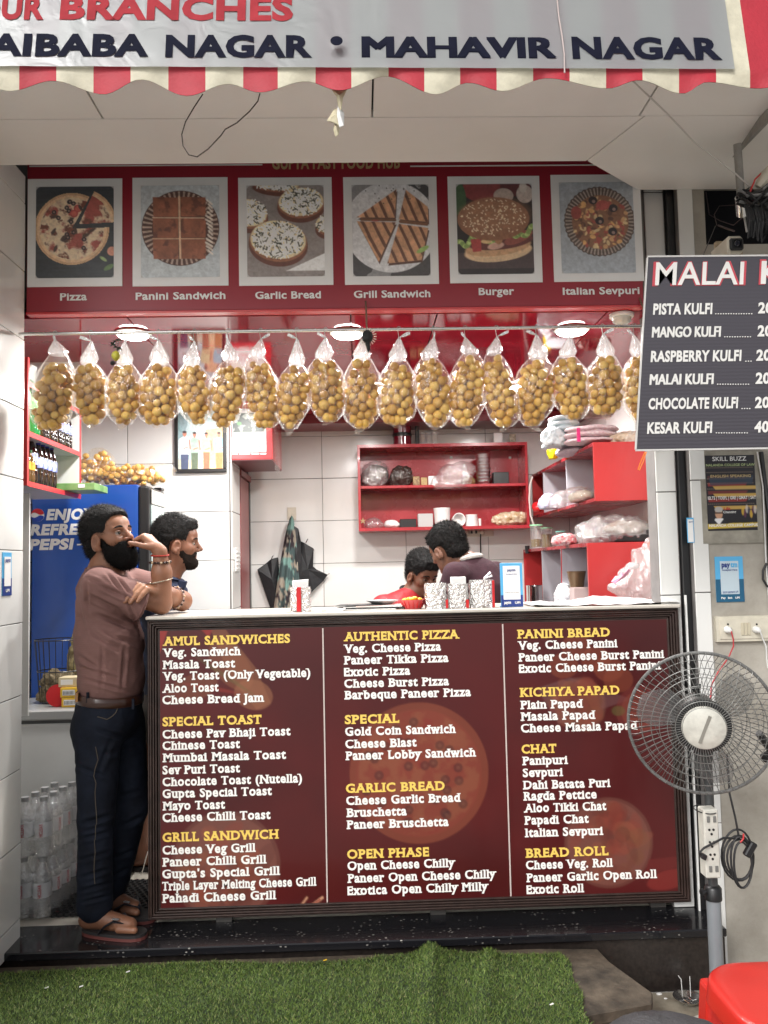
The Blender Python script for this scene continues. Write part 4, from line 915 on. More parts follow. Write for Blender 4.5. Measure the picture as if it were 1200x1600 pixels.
for k, (hx, hy, xl, xr, yt, yb_) in enumerate(bags):
    Y = RY+.0+.012*math.sin(k*2.3); top = U(hx, hy+2, Y); L = U(xl, 600, Y)[0]; Rr = U(xr, 600, Y)[0]; W = (Rr-L)/2*1.0; cx = (L+Rr)/2; zb = U(hx, yb_-5, Y)[2]; zt = U(hx, yt+9, Y)[2]; H = zt-zb; D = W*.70
    t = thing('puri_bag', 'clear '+bag_lab[k], 'snack bag', (top[0], Y, top[2]), 'clear bags of fried puri balls hanging from the rod')
    GEX[0] = .82+.5*((k*7) % 10)/10; tilt = .16*math.sin(k*2.7+1); zc0 = (zb+zt)/2; sway = lambda z: tilt*(z-zc0)*(z < zt)*.9+(tilt*(zt-zc0)*.9 if z >= zt else 0)
    P, R = pack(int(round(55*(W/.068)**2*(H/.29))), W*1.0, D, H, .0197, 50+k)
    for i in range(len(P)):
        o = part('puri', PM[(i+k) % 6], None, t, loc=(cx+P[i, 0]+sway(zb+P[i, 2]), Y+P[i, 1], zb+P[i, 2])); o.rotation_euler = (rnd.uniform(0, 6), rnd.uniform(0, 6), rnd.uniform(0, 6)); o.scale = (R[i],)*3
    # film skin round the filled part, drawn in to a tied neck above and a pinched tail below
    n = 28; rows = []; tail = U((xl+xr)/2+rnd.uniform(-8, 8), yb_+rnd.uniform(0, 5), Y)
    zs = np.concatenate([[tail[2]], zb+H*np.linspace(0, 1, 12)])
    for j, z in enumerate(zs):
        tt = (z-zb)/H; w = prof_w(min(max(tt, 0), 1))*1.04+.03; x0 = cx
        if j == 0: w = .10; x0 = tail[0]
        row = []
        for i in range(n):
            a = 2*math.pi*i/n; rr = 1+.035*math.sin(a*3+k+j*.9)+.05*(fbm(np.array([[math.cos(a)*1.5, math.sin(a)*1.5, j*.5+k*7]]), 1, 2, k)[0]-.5)
            sq = abs(math.cos(a))**.9
            row.append((x0+(sway(z) if j else 0)+math.copysign(sq, math.cos(a))*(W*w*rr+.001), Y+math.sin(a)*(D*w*rr+.002), z))
        rows.append(row+[row[0]])
    part('film', MB().sheet(rows), bagfilm, t, smooth='full')
    rows = [rows[-1]]; zk = top[2]-.004
    lean = rnd.uniform(-.014, .014)
    for j, (f, g) in enumerate(((.25, .84), (.55, .52), (.8, .27), (1.0, .08))):
        z = zs[-1]+(zk-zs[-1])*f; row = []
        for i in range(n):
            a = 2*math.pi*i/n; rr = 1+.28*math.sin(a*5+k+j*.4)*(j+1)/3; w = g*(.62+.0*f)
            row.append(((cx+sway(zt))*(1-f)+top[0]*f+math.cos(a)*W*w*rr, Y+math.sin(a)*D*w*rr, z))
        rows.append(row+[row[0]])
    for f, g in ((.5, .07), (1.0, .08+.07*rnd.random())):
        row = []
        for i in range(n): a = 2*math.pi*i/n; rr = 1+.45*math.sin(a*4+k*2); row.append((top[0]+lean*f*3+math.cos(a)*W*g*rr*.5, Y+math.sin(a)*W*g*rr*.28, zk+(top[2]+.014-zk)*f+.006*math.sin(a*3+k)))
        rows.append(row+[row[0]])
    part('neck', MB().sheet(rows), neckfilm, t, smooth='full')
    # loose film fins along the two side seams
    for s in (-1, 1):
        r2 = []
        for j in range(11):
            tt = j/10; z = zb+H*tt; w = prof_w(tt)*W*1.05+.003; ex = .003+.007*abs(math.sin(k*1.9+s+j*.8))*(1 if j < 9 else .3)
            r2.append([(cx+sway(z)+s*(w-.001), Y+.002*math.sin(j), z), (cx+sway(z)+s*(w+ex), Y+.004*math.sin(j*2+k), z)])
        part('seam_fin', MB().sheet(r2), neckfilm, t, smooth='full')
    hk = MB().tube([(top[0]+.007*math.cos(a), Y if abs(Y-RY) < .001 else RY, ra[2]+.004+.007*math.sin(a)) for a in np.linspace(-1.2, 3.9, 9)]+[(top[0], (RY+Y)/2, top[2]-.016), (top[0]+.004, Y, top[2]-.024)], .0013, 5)
    single('wire_hook', 'small steel wire hook on the rod holding the '+bag_lab[k].replace('snack bag', 'bag').split(',')[0], 'hook', hk, steel, True, group='wire hooks on the rod', loc=(0, 0, 0))
# lemon and chilli charm
q = U(181, 556, RY-.05); ch = thing('lemon_charm', 'lemon and dried chilli charm on a black thread, by the third bag', 'charm', q)
part('thread', MB().tube([(q[0]+.012, RY, ra[2]+.005), (q[0]+.010, q[1], q[2]+.06), (q[0], q[1], q[2]-.03)], .0012, 5), black_pl, ch)
part('lemon', MB().lathe([(0, -.021), (.006, -.018), (.015, -.007), (.0165, .002), (.012, .013), (.004, .018), (0, .021)], q, 16), mat('yellow green lemon', (.50, .46, .05), .4, var=.2, vs=50, bump=.3, bs=150), ch, True)
for k in range(7): a = k*.9; part('chilli', MB().tube([q+(.004*math.cos(a), .004*math.sin(a), .024+.006*k), q+(.018*math.cos(a), .010*math.sin(a), .030+.005*k), q+(.024*math.cos(a+.3), .01, .018+.007*k)], [.004, .0035, .001], 6), mat('dried dark chilli', (.02, .022, .012), .4), ch, True)
part('charcoal', MB().sphere(q+(-.012, 0, -.028), (.010, .009, .009), 8, 6), mat('charcoal lump', (.01, .01, .01), .6, bump=.6, bs=60), ch)
# black fringed charm
q = U(574, 526, RY-.045); fc = thing('fringed_charm', 'round black charm with a pale beaded fringe, hung at the middle of the rod', 'charm', q)
part('disc', MB().sphere(q, (.022, .016, .026), 14, 10), mat('black fibre', (.012, .012, .012), .7, bump=.8, bs=90), fc, True)
for k in range(20):
    a = k/20*6.28; d = np.array([math.cos(a), 0, math.sin(a)]); part('bead', MB().obox(q+d*.030, d*.006, (0, .0016, 0), np.cross(d, (0, 1, 0))*.0018), mat('bone bead', (.55, .50, .40), .5), fc)
part('tassel', MB().tube([q+(0, 0, -.02), q+(.004, 0, -.05), q+(.002, 0, -.062)], [.010, .007, .002], 8), MATS['black fibre'], fc, True)
part('cord', MB().tube([q+(0, 0, .02), (q[0]-.002, RY, ra[2]+.006)], .002, 5), MATS['rusty bracket'], fc)

# ================================================================ STREET SIDE, RIGHT: FAN
fan = thing('pedestal_fan', 'grey pedestal fan with a round wire cage and a dusty cream hub', 'fan', (1.16, 2.86, 0))
fc_ = U(1097, 1130, 2.78); yaw_f = math.radians(16)
fd = np.array([-math.sin(yaw_f), -math.cos(yaw_f), -.10]); fd /= np.linalg.norm(fd)   # where the fan faces
fx_ = np.cross(fd, (0, 0, 1)); fx_ /= np.linalg.norm(fx_); fx_ = -fx_; fz_ = np.cross(fx_, fd)*-1; fz_ = fz_/np.linalg.norm(fz_)
if fz_[2] < 0: fz_ = -fz_
def fp(r, a, d): return fc_+fx_*r*math.cos(a)+fz_*r*math.sin(a)+fd*d
RF = .236; wire = mat('grey fan wire', (.21, .21, .20), .35, metal=.5, var=.2, vs=60); dust = mat('dusty cream plastic', (.54, .53, .47), .5, var=.14, vs=25, bump=.15, bs=60)
ring = lambda r, d, n=56: [fp(r, 2*math.pi*k/n, d) for k in range(n)]
mb = MB()
for r, d in ((.068, .062), (.090, .064), (.115, .063), (.140, .060), (.166, .055), (.195, .045), (.2, -.052), (.15, -.068), (.10, -.075)): mb.tube(ring(r, d), .0014 if d > 0 else .0012, 5, closed=True)
part('cage_ring', mb, wire, fan, True, kind=None)
part('cage_rim', MB().tube(ring(RF, 0), .0055, 8, closed=True), mat('grey rim', (.13, .13, .125), .45, var=.3, vs=60), fan, True)
mb = MB()
for k in range(66):
    a = 2*math.pi*k/66; tw = .10
    mb.tube([fp(.062, a-.15, .058), fp(.115, a-.09, .0635), fp(.17, a-.02, .054), fp(.215, a+.05, .034), fp(.238, a+.07, .012), fp(RF, a+.07, .002)], .0010, 4, caps=False)
part('front_grille', mb, wire, fan, True)
mb = MB()
for k in range(66):
    a = 2*math.pi*k/66; mb.tube([fp(.07, a+.1, -.076), fp(.12, a+.06, -.074), fp(.19, a-.0, -.056), fp(.232, a-.04, -.022), fp(RF, a-.05, -.002)], .0011, 4, caps=False)
part('rear_grille', mb, mat('dark fan wire', (.05, .05, .048), .4, metal=.4), fan, True)
part('hub_cap', MB().lathe([(0, .012), (.03, .011), (.058, .006), (.070, -.001), (.071, -.012), (.062, -.02)], fp(0, 0, .062), 36, tuple(fd)), dust, fan, True)
part('hub_ring', MB().lathe([(.072, .0), (.088, -.002), (.088, -.02), (.072, -.02)], fp(0, 0, .040), 36, tuple(fd)), black_pl, fan, True)
lettering(fan, 'DIAMOND', fp(.052, math.pi*1.33, .0775), .085, .010, mat('worn grey print', (.22, .21, .18), .5), name='badge', off=.02, xdir=tuple(fx_*.5+fz_*.86), zdir=tuple(-fx_*.86+fz_*.5)) if False else part('badge', MB().obox(fp(0, 0, .0745), (fx_*.36+fz_*.93)*.048, (-fx_*.93+fz_*.36)*.005, fd*.0008), mat('worn grey print', (.22, .21, .18), .5), fan)
for k in range(3):
    a0 = 2*math.pi*k/3+.55; g = []
    for i in range(9):
        r = .045+.165*i/8; wv = .16+.42*math.sin(math.pi*min(1, i/8*.86+.12)); g.append([fp(r, a0+wv*(j/6-.5)*1.7+.25*i/8, -.012+.024*(j/6-.5)*(1-.3*i/8)) for j in range(7)])
    m2 = MB().sheet(g); m2.sheet((np.array(g)-fd*.002)[:, ::-1]); part('blade', m2, mat('smoky grey blade', (.12, .12, .118), .3, alpha=.32), fan, smooth='full')
part('motor', MB().lathe([(.03, .06), (.062, .055), (.068, .02), (.064, -.05), (.045, -.085), (0, -.095)], fp(0, 0, -.11), 28, tuple(fd)), mat('dark grey motor case', (.07, .07, .066), .45, var=.2), fan, True)
part('motor_knob', MB().lathe([(.008, 0), (.008, .03), (.012, .034), (.012, .045), (0, .047)], fp(0, 0, -.10)+(0, 0, .06), 12), black_pl, fan, True)
base = np.array([U(1110, 1300, 2.86)[0], 2.86, 0]); tx = lambda z: base+(0, 0, z)
neck = fp(0, 0, -.10)
zj = U(1113, 1392, 2.86)[2]
part('neck', MB().tube([neck+(0, 0, -.05), tx(neck[2]-.11)+(0, 0, 0), tx(neck[2]-.16)], [.022, .024, .017], 14), MATS['dark grey motor case'], fan, True)
part('tilt_knob', MB().lathe([(.012, 0), (.014, .01), (.014, .02), (0, .022)], fp(0, 0, -.05)+(0, 0, -.10), 12, (0, -1, 0)), black_pl, fan, True)
part('inner_pole', MB().tube([tx(neck[2]-.14), tx(zj-.01)], .0165, 18), mat('dark painted tube', (.075, .078, .08), .3, metal=.3), fan, True)
part('collar', MB().lathe([(.020, -.03), (.028, -.028), (.028, .01), (.022, .018), (.018, .02)], tx(zj), 20), black_pl, fan, True)
part('collar_knob', MB().lathe([(.006, .02), (.006, .034), (.011, .036), (.011, .046), (0, .047)], tx(zj), 12, (-1, -.2, 0)), black_pl, fan, True)
part('outer_pole', MB().tube([tx(.03), tx(zj-.028)], .0235, 22), mat('light grey painted tube', (.25, .27, .29), .28, metal=.2, var=.06), fan, True)
part('base', MB().lathe([(0, .0), (.12, .0), (.124, .012), (.10, .03), (.05, .05), (.028, .07), (.024, .09)], tx(.0), 40), MATS['dusty cream plastic'], fan, True)
part('rear_arm', MB().tube([fp(.19, -.25, -.06), fp(.245, -.42, -.10)+(.01, 0, -.02), fp(.26, -.62, -.12)], [.012, .016, .02], 8), black_pl, fan, True)

# extension board tied to the pole with its coiled lead
eb_ = thing('extension_board', 'dirty white extension socket board strapped upright to the fan pole', 'extension board', tx(.75))
a, b = U(1094, 1262, 2.81), U(1122, 1368, 2.81); ew = b[0]-a[0]
part('case', MB().box((a[0], 2.785, b[2]), (b[0], 2.835, a[2])), mat('dirty white plastic', (.56, .55, .49), .45, var=.12, vs=25), eb_, bevel=.004)
eh = a[2]-b[2]
for k, f in enumerate((.14, .32, .50, .68, .86)):
    z = a[2]-eh*f
    if k in (0, 4):
        for s in (.2, .62): part('switch', MB().box((a[0]+ew*s, 2.781, z-.010), (a[0]+ew*(s+.2), 2.7848, z+.010)), mat('grey rocker', (.16, .16, .15), .4), eb_, bevel=.001)
    else:
        for dx, dz in ((.34, .006), (.62, .006), (.48, -.008)): part('socket_hole', MB().lathe([(0, 0), (.0042, 0), (.0042, .001)], (a[0]+ew*dx, 2.7846, z+dz), 10, (0, -1, 0)), black_pl, eb_)
part('strap', MB().tube([(a[0]+ew/2+.034*math.cos(t), 2.83+.052*math.sin(t), a[2]-.012) for t in np.linspace(0, 6.28, 20)], .002, 5), black_pl, eb_)
cb = thing('coiled_cable', 'bundle of coiled black cable hanging beside the extension board', 'cable', U(1158, 1340, 2.8))
q = U(1156, 1330, 2.80); mb = MB()
for k in range(5):
    rx, rz = .030+.006*k, .074+.010*math.sin(k*2); oz = -.04+.006*k
    mb.tube([q+(rx*math.sin(t)*(1+.1*math.sin(k+t)), .006*k-.012, oz-rz*math.cos(t)*-1+.0) for t in np.linspace(0, 6.28, 24)], .0036, 6)
mb.tube([U(1136, 1180, 2.95), U(1140, 1240, 2.88), q+(-.01, 0, .11), q+(0, 0, .04)], .0034, 6)
mb.tube([q+(0, 0, .04), q+(-.06, -.02, .052), U(1100, 1325, 2.77), U(1093, 1332, 2.765), U(1098, 1338, 2.77)], .0036, 6)
part('loops', mb, black_rubber, cb, True)
part('adaptor', MB().obox(q+(.028, -.014, .01), (.010, 0, -.006), (0, .012, 0), (.014, 0, .022)), black_pl, cb, bevel=.004)
part('red_tie', MB().tube([q+(-.004, -.016, .034), q+(.006, -.018, .046), q+(.008, -.016, .062)], .0028, 6), red_pl, cb)
part('plug', MB().obox(U(1099, 1338, 2.775), (.008, 0, -.004), (0, .010, 0), (.003, 0, .008)), black_pl, cb, bevel=.002)

# ================================================================ ON THE PLASTERED WALL
def board_plate(name, label, x0, y0, x1, y1, Y, m, th=.004, cat='poster'):
    a, b = U(x0, y0, Y), U(x1, y1, Y); t = thing(name, label, cat, ((a[0]+b[0])/2, Y, b[2])); part('sheet', MB().box((a[0], Y-th, b[2]), (b[0], Y-.0005, a[2])), m, t); return t, a, b
WY = 3.2995
t, a, b = board_plate('notice_board', 'worn grey metal plate behind the coaching class poster', 1091, 706, 1192, 848, WY, mat('worn grey metal plate', (.30, .28, .23), .5, var=.25, vs=16, bump=.3, bs=50), .008, 'plate')
c = Canvas(96, 128, (22, 18, 28), 91); Hh = c.H
pa, pb = U(1101, 712, WY-.009), U(1184, 828, WY-.009); g = lambda px, py: ((px-1101)/83, (py-712)/83)
for y, cl in ((742, (90, 40, 40)), (752, (150, 46, 38)), (764, (120, 40, 36)), (775, (150, 46, 38))): c.put(c.poly([g(1104, y), g(1170, y), g(1166, y+5), g(1104, y+5)]), cl, .8)
for y in (757, 768, 786): c.put(c.poly([g(1112, y), g(1184, y), g(1184, y+5), g(1116, y+5)]), (206, 168, 84), .9)
for y in (730, 737, 746, 753, 761, 772, 783):
    for k in range(24): c.put(c.disc((k+.8)/25.5, (y-712)/83, .013, .007), (170, 150, 130), .45)
c.put(c.poly([g(1101, 812), g(1184, 810), g(1184, 817), g(1101, 819)]), (214, 186, 70)); c.put(c.poly([g(1106, 744), g(1180, 742), g(1178, 754), g(1108, 756)]), (40, 60, 80), .7)
c.put(c.disc(*g(1120, 797), .075, .095), (196, 150, 120)); c.put(c.disc(*g(1120, 791), .08, .05), (180, 176, 172)); c.put(c.poly([g(1108, 812), g(1114, 804), g(1126, 804), g(1134, 812)]), (230, 230, 232)); c.put(c.poly([g(1104, 812), g(1110, 804), g(1118, 812)]), (30, 30, 36)); c.put(c.poly([g(1136, 812), g(1128, 804), g(1121, 812)]), (30, 30, 36)); c.put(c.seg(*g(1114, 796), *g(1126, 796), .012), (30, 26, 26))
for k in range(7): c.put(c.disc(*g(1160+k*3.4, 794+4*math.sin(k*2)), .028, .07), [(210, 170, 60), (90, 40, 70), (200, 190, 180), (60, 60, 80)][k % 4], .8)
po = thing('coaching_poster', 'dark poster advertising a law college and english classes, pinned on the plastered wall', 'poster', ((pa[0]+pb[0])/2, WY-.009, pb[2]))
me = c.mesh((pa[0], WY-.0095, pa[2]), (pb[0]-pa[0], 0, 0), (0, 0, pa[2]-pb[2]), 'print'); me.materials.append(print_m); part('print', me, None, po)
PY2 = WY-.0098
def ptx(s, x0, x1, y, cap, m, off=.02): text_px(po, s, x0, x1, y, PY2, cap, m, off=off, lift=.0012)
ptx('SKILL BUZZ', 1113, 1166, 720.5, .017, paper_white, .01); ptx('NALANDA COLLEGE OF LAW', 1103, 1179, 729, .010, mat('pale green print', (.45, .55, .25), .4)); ptx('ENGLISH SPEAKING', 1110, 1173, 746.5, .011, mat('gold print', (.55, .42, .2), .4)); ptx('IELTS | TOEFL | GRE | GMAT | SAT', 1106, 1181, 781, .013, paper_white); ptx('Life', 1131, 1141, 797, .012, mat('deep red print', (.5, .02, .03), .4)); ptx('Changing', 1130, 1150, 802, .009, paper_white)
ptx('+91 9892888923', 1134, 1183, 817.5, .011, black_pl, .03); ptx('NALANDA COLLEGE CAMPUS', 1108, 1184, 823.5, .011, paper_white, .03)
t, a, b = board_plate('payment_sticker', 'large two tone blue payment sign glued on the plastered wall above the switches', 1116, 870, 1163, 940, WY, cy_blue, .003, 'payment sign')
m0 = (a[2]+b[2])/2; part('dark_half', MB().box((a[0], WY-.0042, b[2]), (b[0], WY-.0031, m0)), mat('printed petrol blue', (.012, .10, .19), .35), t)
W = b[0]-a[0]; H = a[2]-b[2]; part('white_card', MB().box((a[0]+W*.17, WY-.0056, b[2]+H*.17), (b[0]-W*.17, WY-.0043, a[2]-H*.10)), mat('printed pale blue', (.50, .60, .66), .4), t, bevel=.002)
lettering(t, 'pay', (a[0]+W*.22, WY-.0058, a[2]-H*.24), W*.30, .020, dk_blue, off=.045); lettering(t, 'tm', (a[0]+W*.54, WY-.0058, a[2]-H*.24), W*.24, .020, cy_blue, off=.045)
lettering(t, 'Accepted Here', (a[0]+W*.23, WY-.0058, a[2]-H*.315), W*.54, .007, dk_blue, off=.01); lettering(t, 'paytm payments UPI', (a[0]+W*.23, WY-.0058, b[2]+H*.20), W*.54, .008, dk_blue, off=.01)
for k, w in ((.16, 'Pay'), (.40, 'Bank'), (.66, 'UPI')): lettering(t, w, (a[0]+W*k, WY-.0043, b[2]+H*.07), W*.16, .008, paper_white, off=.03)
t, a, b = board_plate('code_card', 'small white card with a blue edge on the narrow tiled pillar', 1072.5, 809, 1085, 848, 3.2905, cy_blue, .002, 'payment sign'); part('white_card', MB().box((a[0]+.003, 3.2873, b[2]+.003), (b[0]-.003, 3.2884, a[2]-.007)), paper_white, t)
lettering(t, 'paytm', (a[0]+.007, 3.287, a[2]-.019), .018, .005, dk_blue, off=.02)
# switch panel with two plugs
t, a, b = board_plate('switch_panel', 'yellowed switch and socket panel with two plugs in it', 1115, 963, 1212, 1000, WY, cream_pl, .022, 'switch panel'); sw = t
part('face', MB().box((a[0]+.012, WY-.026, b[2]+.010), (b[0]-.012, WY-.0225, a[2]-.010)), cream_pl, t, bevel=.001)
for k in range(3): x = U(1153+k*5.2, 980, WY)[0]; part('switch', MB().box((x, WY-.031, b[2]+.024), (x+.011, WY-.0265, a[2]-.026)), mat('cream rocker', (.52, .47, .35), .4), t, bevel=.002)
for px in (1138, 1183): 
    q = U(px, 975.5, WY-.03); part('socket_hole', MB().lathe([(0, 0), (.004, 0), (.004, .0012)], (q[0], WY-.0262, q[2]), 10, (0, -1, 0)), black_pl, t)
rc = thing('red_lead', 'plug with a thin red lead hanging from the switch panel', 'lead', U(1138, 984, WY-.03)); q = U(1139, 984, WY-.045)
part('plug', MB().lathe([(.014, 0), (.013, .02), (.006, .032)], (q[0], WY-.027, q[2]), 14, (0, -1, -.1)), white_pl, rc, True)
part('lead', MB().tube([q+(.003, -.012, -.004), U(1146, 1000, WY-.06), U(1146, 1010, WY-.05), U(1138, 1028, WY-.05), U(1122, 1050, 3.18), U(1112, 1070, 3.1), U(1108, 1120, 3.02)], .0028, 6), mat('red cable', (.45, .04, .05), .4), rc, True)
rc = thing('white_lead', 'plug with a white lead at the right of the switch panel', 'lead', U(1183, 984, WY-.03)); q = U(1184, 984, WY-.045)
part('plug', MB().lathe([(.014, 0), (.013, .02), (.006, .032)], (q[0], WY-.027, q[2]), 14, (0, -1, -.1)), white_pl, rc, True)
part('lead', MB().tube([q+(.003, -.012, -.004), U(1192, 998, WY-.05), U(1197, 1010, WY-.04), U(1198, 1030, WY-.04), U(1200, 1044, WY-.04)], .0028, 6), white_pl, rc, True)
wl = thing('wall_wires', 'white and black wires running down the wall by the frame edge', 'wire', U(1190, 760, WY)); 
part('white_wire', MB().tube([U(1183, 706, WY-.02), U(1192, 760, WY-.012), U(1197, 880, WY-.012), U(1203, 960, WY-.012)], .003, 6), white_pl, wl, True)
part('dark_conduit', MB().tube([U(1189, 706, WY-.01), U(1201, 800, WY-.01), U(1204, 900, WY-.01)], .009, 8), black_pl, wl, True)
part('black_loop', MB().tube([U(1198, 880, WY-.02), U(1192, 892, WY-.02), U(1192, 905, WY-.02), U(1198, 915, WY-.02), U(1206, 920, WY-.02)], .0045, 6), black_rubber, wl, True)
# payment sticker on the left side wall
t = thing('wall_sticker', 'narrow blue payment sticker on the left side wall', 'payment sign', UX(10, 930, -1.317))
p0, p1 = UX(3, 863, -1.3165), UX(17, 930, -1.3165); y0, y1 = p0[1], UX(17, 895, -1.3165)[1]
part('sheet', MB().box((-1.3165, y0, p1[2]), (-1.3140, y1, p0[2])), cy_blue, t); hh = p0[2]-p1[2]; ww = y1-y0
part('dark_half', MB().box((-1.3138, y0, p1[2]), (-1.3128, y1, p1[2]+hh*.4)), dk_blue, t); part('white_card', MB().box((-1.3126, y0+ww*.15, p1[2]+hh*.22), (-1.3116, y1-ww*.15, p0[2]-hh*.1)), paper_white, t)
lettering(t, 'paytm', (-1.3114, y0+ww*.22, p0[2]-hh*.22), ww*.56, .013, dk_blue, off=.04, xdir=(0, 1, 0)); lettering(t, 'UPI', (-1.3125, y0+ww*.3, p1[2]+hh*.08), ww*.4, .012, letter_white, off=.04, xdir=(0, 1, 0))

# ================================================================ KULFI BOARD, CAMERA, WIRES
KY = 2.72
A, B, Dn = U(1013, 402, KY), U(1250, 400, KY), U(995, 702, KY)
kx = (B-A)/np.linalg.norm(B-A); kz = (A-Dn)/np.linalg.norm(A-Dn); KH = np.linalg.norm(A-Dn)
kb = thing('kulfi_board', 'dark grey hanging price board listing kulfi flavours', 'menu board', (A+Dn)/2)
cen = (Dn+A)/2+kx*.27; ny = np.array([0, 1.0, 0])
part('panel', MB().obox(cen+ny*.004, kx*.27, ny*.003, kz*KH/2), mat('charcoal flute board', (.050, .045, .056), .3, kind='wave', bump=.08, bs=26, coat=.2), kb, bevel=.001)
for s in (-1, 1): part('edge_strip', MB().obox(cen+kz*(KH/2+.003)*s+ny*.004, kx*.272, ny*.0045, kz*.0028), mat('worn white edging', (.55, .54, .52), .4), kb)
part('edge_strip', MB().obox(cen-kx*.2725+ny*.004, kx*.0022, ny*.0045, kz*KH/2), MATS['worn white edging'], kb)
def ktx(s, xl, xr, yb_, cap, m, off=.045, lift=.001, dx=0):
    a = U(xl, yb_, KY); lettering(kb, s, a-ny*.0005, (xr-xl)/FPX*KY*1.0, cap, m, off=off, xdir=kx, zdir=kz, lift=lift)
kw = mat('board white lettering', (.70, .69, .66), .4); kr = mat('board red lettering', (.50, .06, .08), .4)
ktx('MALAI', 1019, 1171, 448, .088, kr, .03, .0006); ktx('MALAI', 1023, 1167, 446, .079, kw, .012, .0016); ktx('KULFI', 1185, 1330, 445, .088, kr, .05, .0006); ktx('KULFI', 1188, 1327, 444, .080, kw, .030, .0016)
for nm, xr, yb_, pr, px0, dots in (('PISTA KULFI', 1116, 492, '20/-', 1184, (1118, 1180)), ('MANGO KULFI', 1130, 528, '20/-', 1183, (1132, 1178)), ('RASPBERRY KULFI', 1163, 566, '20/-', 1181, (1165, 1178)), ('MALAI KULFI', 1118, 602, '20/-', 1180, (1121, 1175)), ('CHOCOLATE KULFI', 1157, 640, '20/-', 1179, (1159, 1175)), ('KESAR KULFI', 1115, 678, '40/-', 1178, (1119, 1173))):
    xl = 1020-(yb_-492)*.05; ktx(nm, xl, xr, yb_, .0385, kw, .040); ktx(pr, px0, px0+38, yb_-2, .0385, kw, .040)
    n = int((dots[1]-dots[0])/4); mb = MB()
    for k in range(n): q = U(dots[0]+k*4, yb_-1.5, KY)-ny*.002; mb.obox(q, kx*.0022, ny*.0005, kz*.0016)
    part('dot_leader', mb, kw, kb)
part('hanging_wire', MB().tube([U(1098, 409, KY-.004), U(1100, 396, 2.8), U(1118, 353, 3.0)], .0014, 5), black_pl, kb)
part('hanging_wire', MB().tube([B+(0, 0, -.01), B+(.05, .1, .25)], .0014, 5), black_pl, kb)
part('orange_loop', MB().tube([U(1008, 706, KY), U(1001, 722, KY), U(997, 734, KY), U(999, 735, KY), U(1005, 722, KY), U(1010, 706, KY)], .0020, 5), mat('orange thread', (.75, .20, .02), .5), kb, True)
# security camera on a bracket
cc = thing('security_camera', 'black and white bullet security camera above the price board', 'camera', U(1151, 381, 2.95)); q = U(1151, 381, 2.92)
part('hood', MB().box((q[0]-.028, 2.93, q[2]-.030), (q[0]+.030, 3.08, q[2]+.036)), cream_pl, cc, bevel=.008)
part('face', MB().box((q[0]-.026, 2.915, q[2]-.024), (q[0]+.026, 2.9295, q[2]+.022)), black_pl, cc, bevel=.007)
part('lens', MB().lathe([(0, .004), (.010, .003), (.012, 0), (.014, 0)], (q[0], 2.9145, q[2]), 20, (0, -1, 0)), mat('dark lens', (.02, .02, .03), .05, coat=1), cc, True)
part('bracket', MB().tube([(q[0]+.03, 3.0, q[2]), (q[0]+.065, 3.1, q[2]+.02), (q[0]+.07, 3.29, q[2]+.03)], .014, 10), cream_pl, cc, True)
part('mount', MB().box((q[0]-.005, 3.08, q[2]-.05), (q[0]+.10, 3.10, q[2]+.075)), mat('rusty plate', (.38, .30, .20), .6, var=.35, vs=40), cc, bevel=.003)
cc2 = thing('camera_cable', 'stray white camera cable dangling beside the security camera', 'cable', q+(.05, 0, .1))
part('cable', MB().tube([U(1160, 320, 3.0), U(1164, 345, 2.98), U(1167, 362, 2.96)], .0035, 6), white_pl, cc2, True)
# posts and pipe up in the corner
pp = thing('pipe_frame', 'grey painted pipes of the awning frame at the upper right', 'frame', U(1155, 240, 2.9)); gp = mat('grey painted pipe', (.28, .27, .25), .45, var=.15, vs=30)
part('pipe', MB().tube([U(1152, 225, 2.86), U(1158, 310, 2.90)], .014, 12), gp, pp, True); part('pipe', MB().tube([U(1158, 308, 2.90), U(1160, 335, 2.95)], .022, 12), chrome, pp, True)
a, b = U(1215, 165, 2.6), U(1130, 255, 3.15); d = b-a; part('brace', MB().obox((a+b)/2, d/2, (0, 0, .020), np.cross(d/np.linalg.norm(d), (0, 0, 1))*.006), gp, pp)
# tangled black wires
tw = thing('wire_tangle', 'thick tangle of black cables at the upper right edge', 'cables', U(1180, 300, 2.9)); mb = MB(); mw = MB()
rs = np.random.RandomState(4)
for k in range(34):
    x0, y0 = 1150+rs.rand()*16, 292+rs.rand()*30; y1 = 285+rs.rand()*90; pts = [U(x0, y0, 2.86+rs.rand()*.08), U(1168+rs.rand()*12, y0+rs.rand()*20-6, 2.82+rs.rand()*.1), U(1190+rs.rand()*8, (y0+y1)/2-10+rs.rand()*20, 2.82+rs.rand()*.12), U(1225, y1-rs.rand()*40, 2.85+rs.rand()*.1)]
    (mb if k % 6 else mw).tube(cat(pts) if False else pts, .0035+.003*rs.rand(), 5)
for k in range(26):
    x = 1168+k*1.7; y0 = 318+rs.rand()*10; mb.tube([U(x-4, y0, 2.84), U(x+rs.rand()*6-3, y0+22, 2.82), U(x+rs.rand()*10-5, y0+38+rs.rand()*14, 2.84), U(x+6+rs.rand()*10, y0+30, 2.86), U(x+12, y0+5, 2.88)], .0035, 5)
part('black_cables', mb, black_rubber, tw, True); part('grey_cables', mw, mat('grey cable', (.22, .22, .22), .5), tw, True)
part('red_cable', MB().tube([U(1172, 300, 2.84), U(1180, 280, 2.84), U(1190, 270, 2.85), U(1205, 262, 2.86)], .003, 5), red_pl, tw, True)
part('white_sleeve', MB().tube([U(1184, 292, 2.86), U(1196, 276, 2.85), U(1215, 262, 2.86)], [.012, .024, .03], 8), cream_pl, tw, True)
tl = thing('thin_cables', 'thin loose wires curling inside the dark wall opening', 'wires', U(1120, 330, 3.3)); 
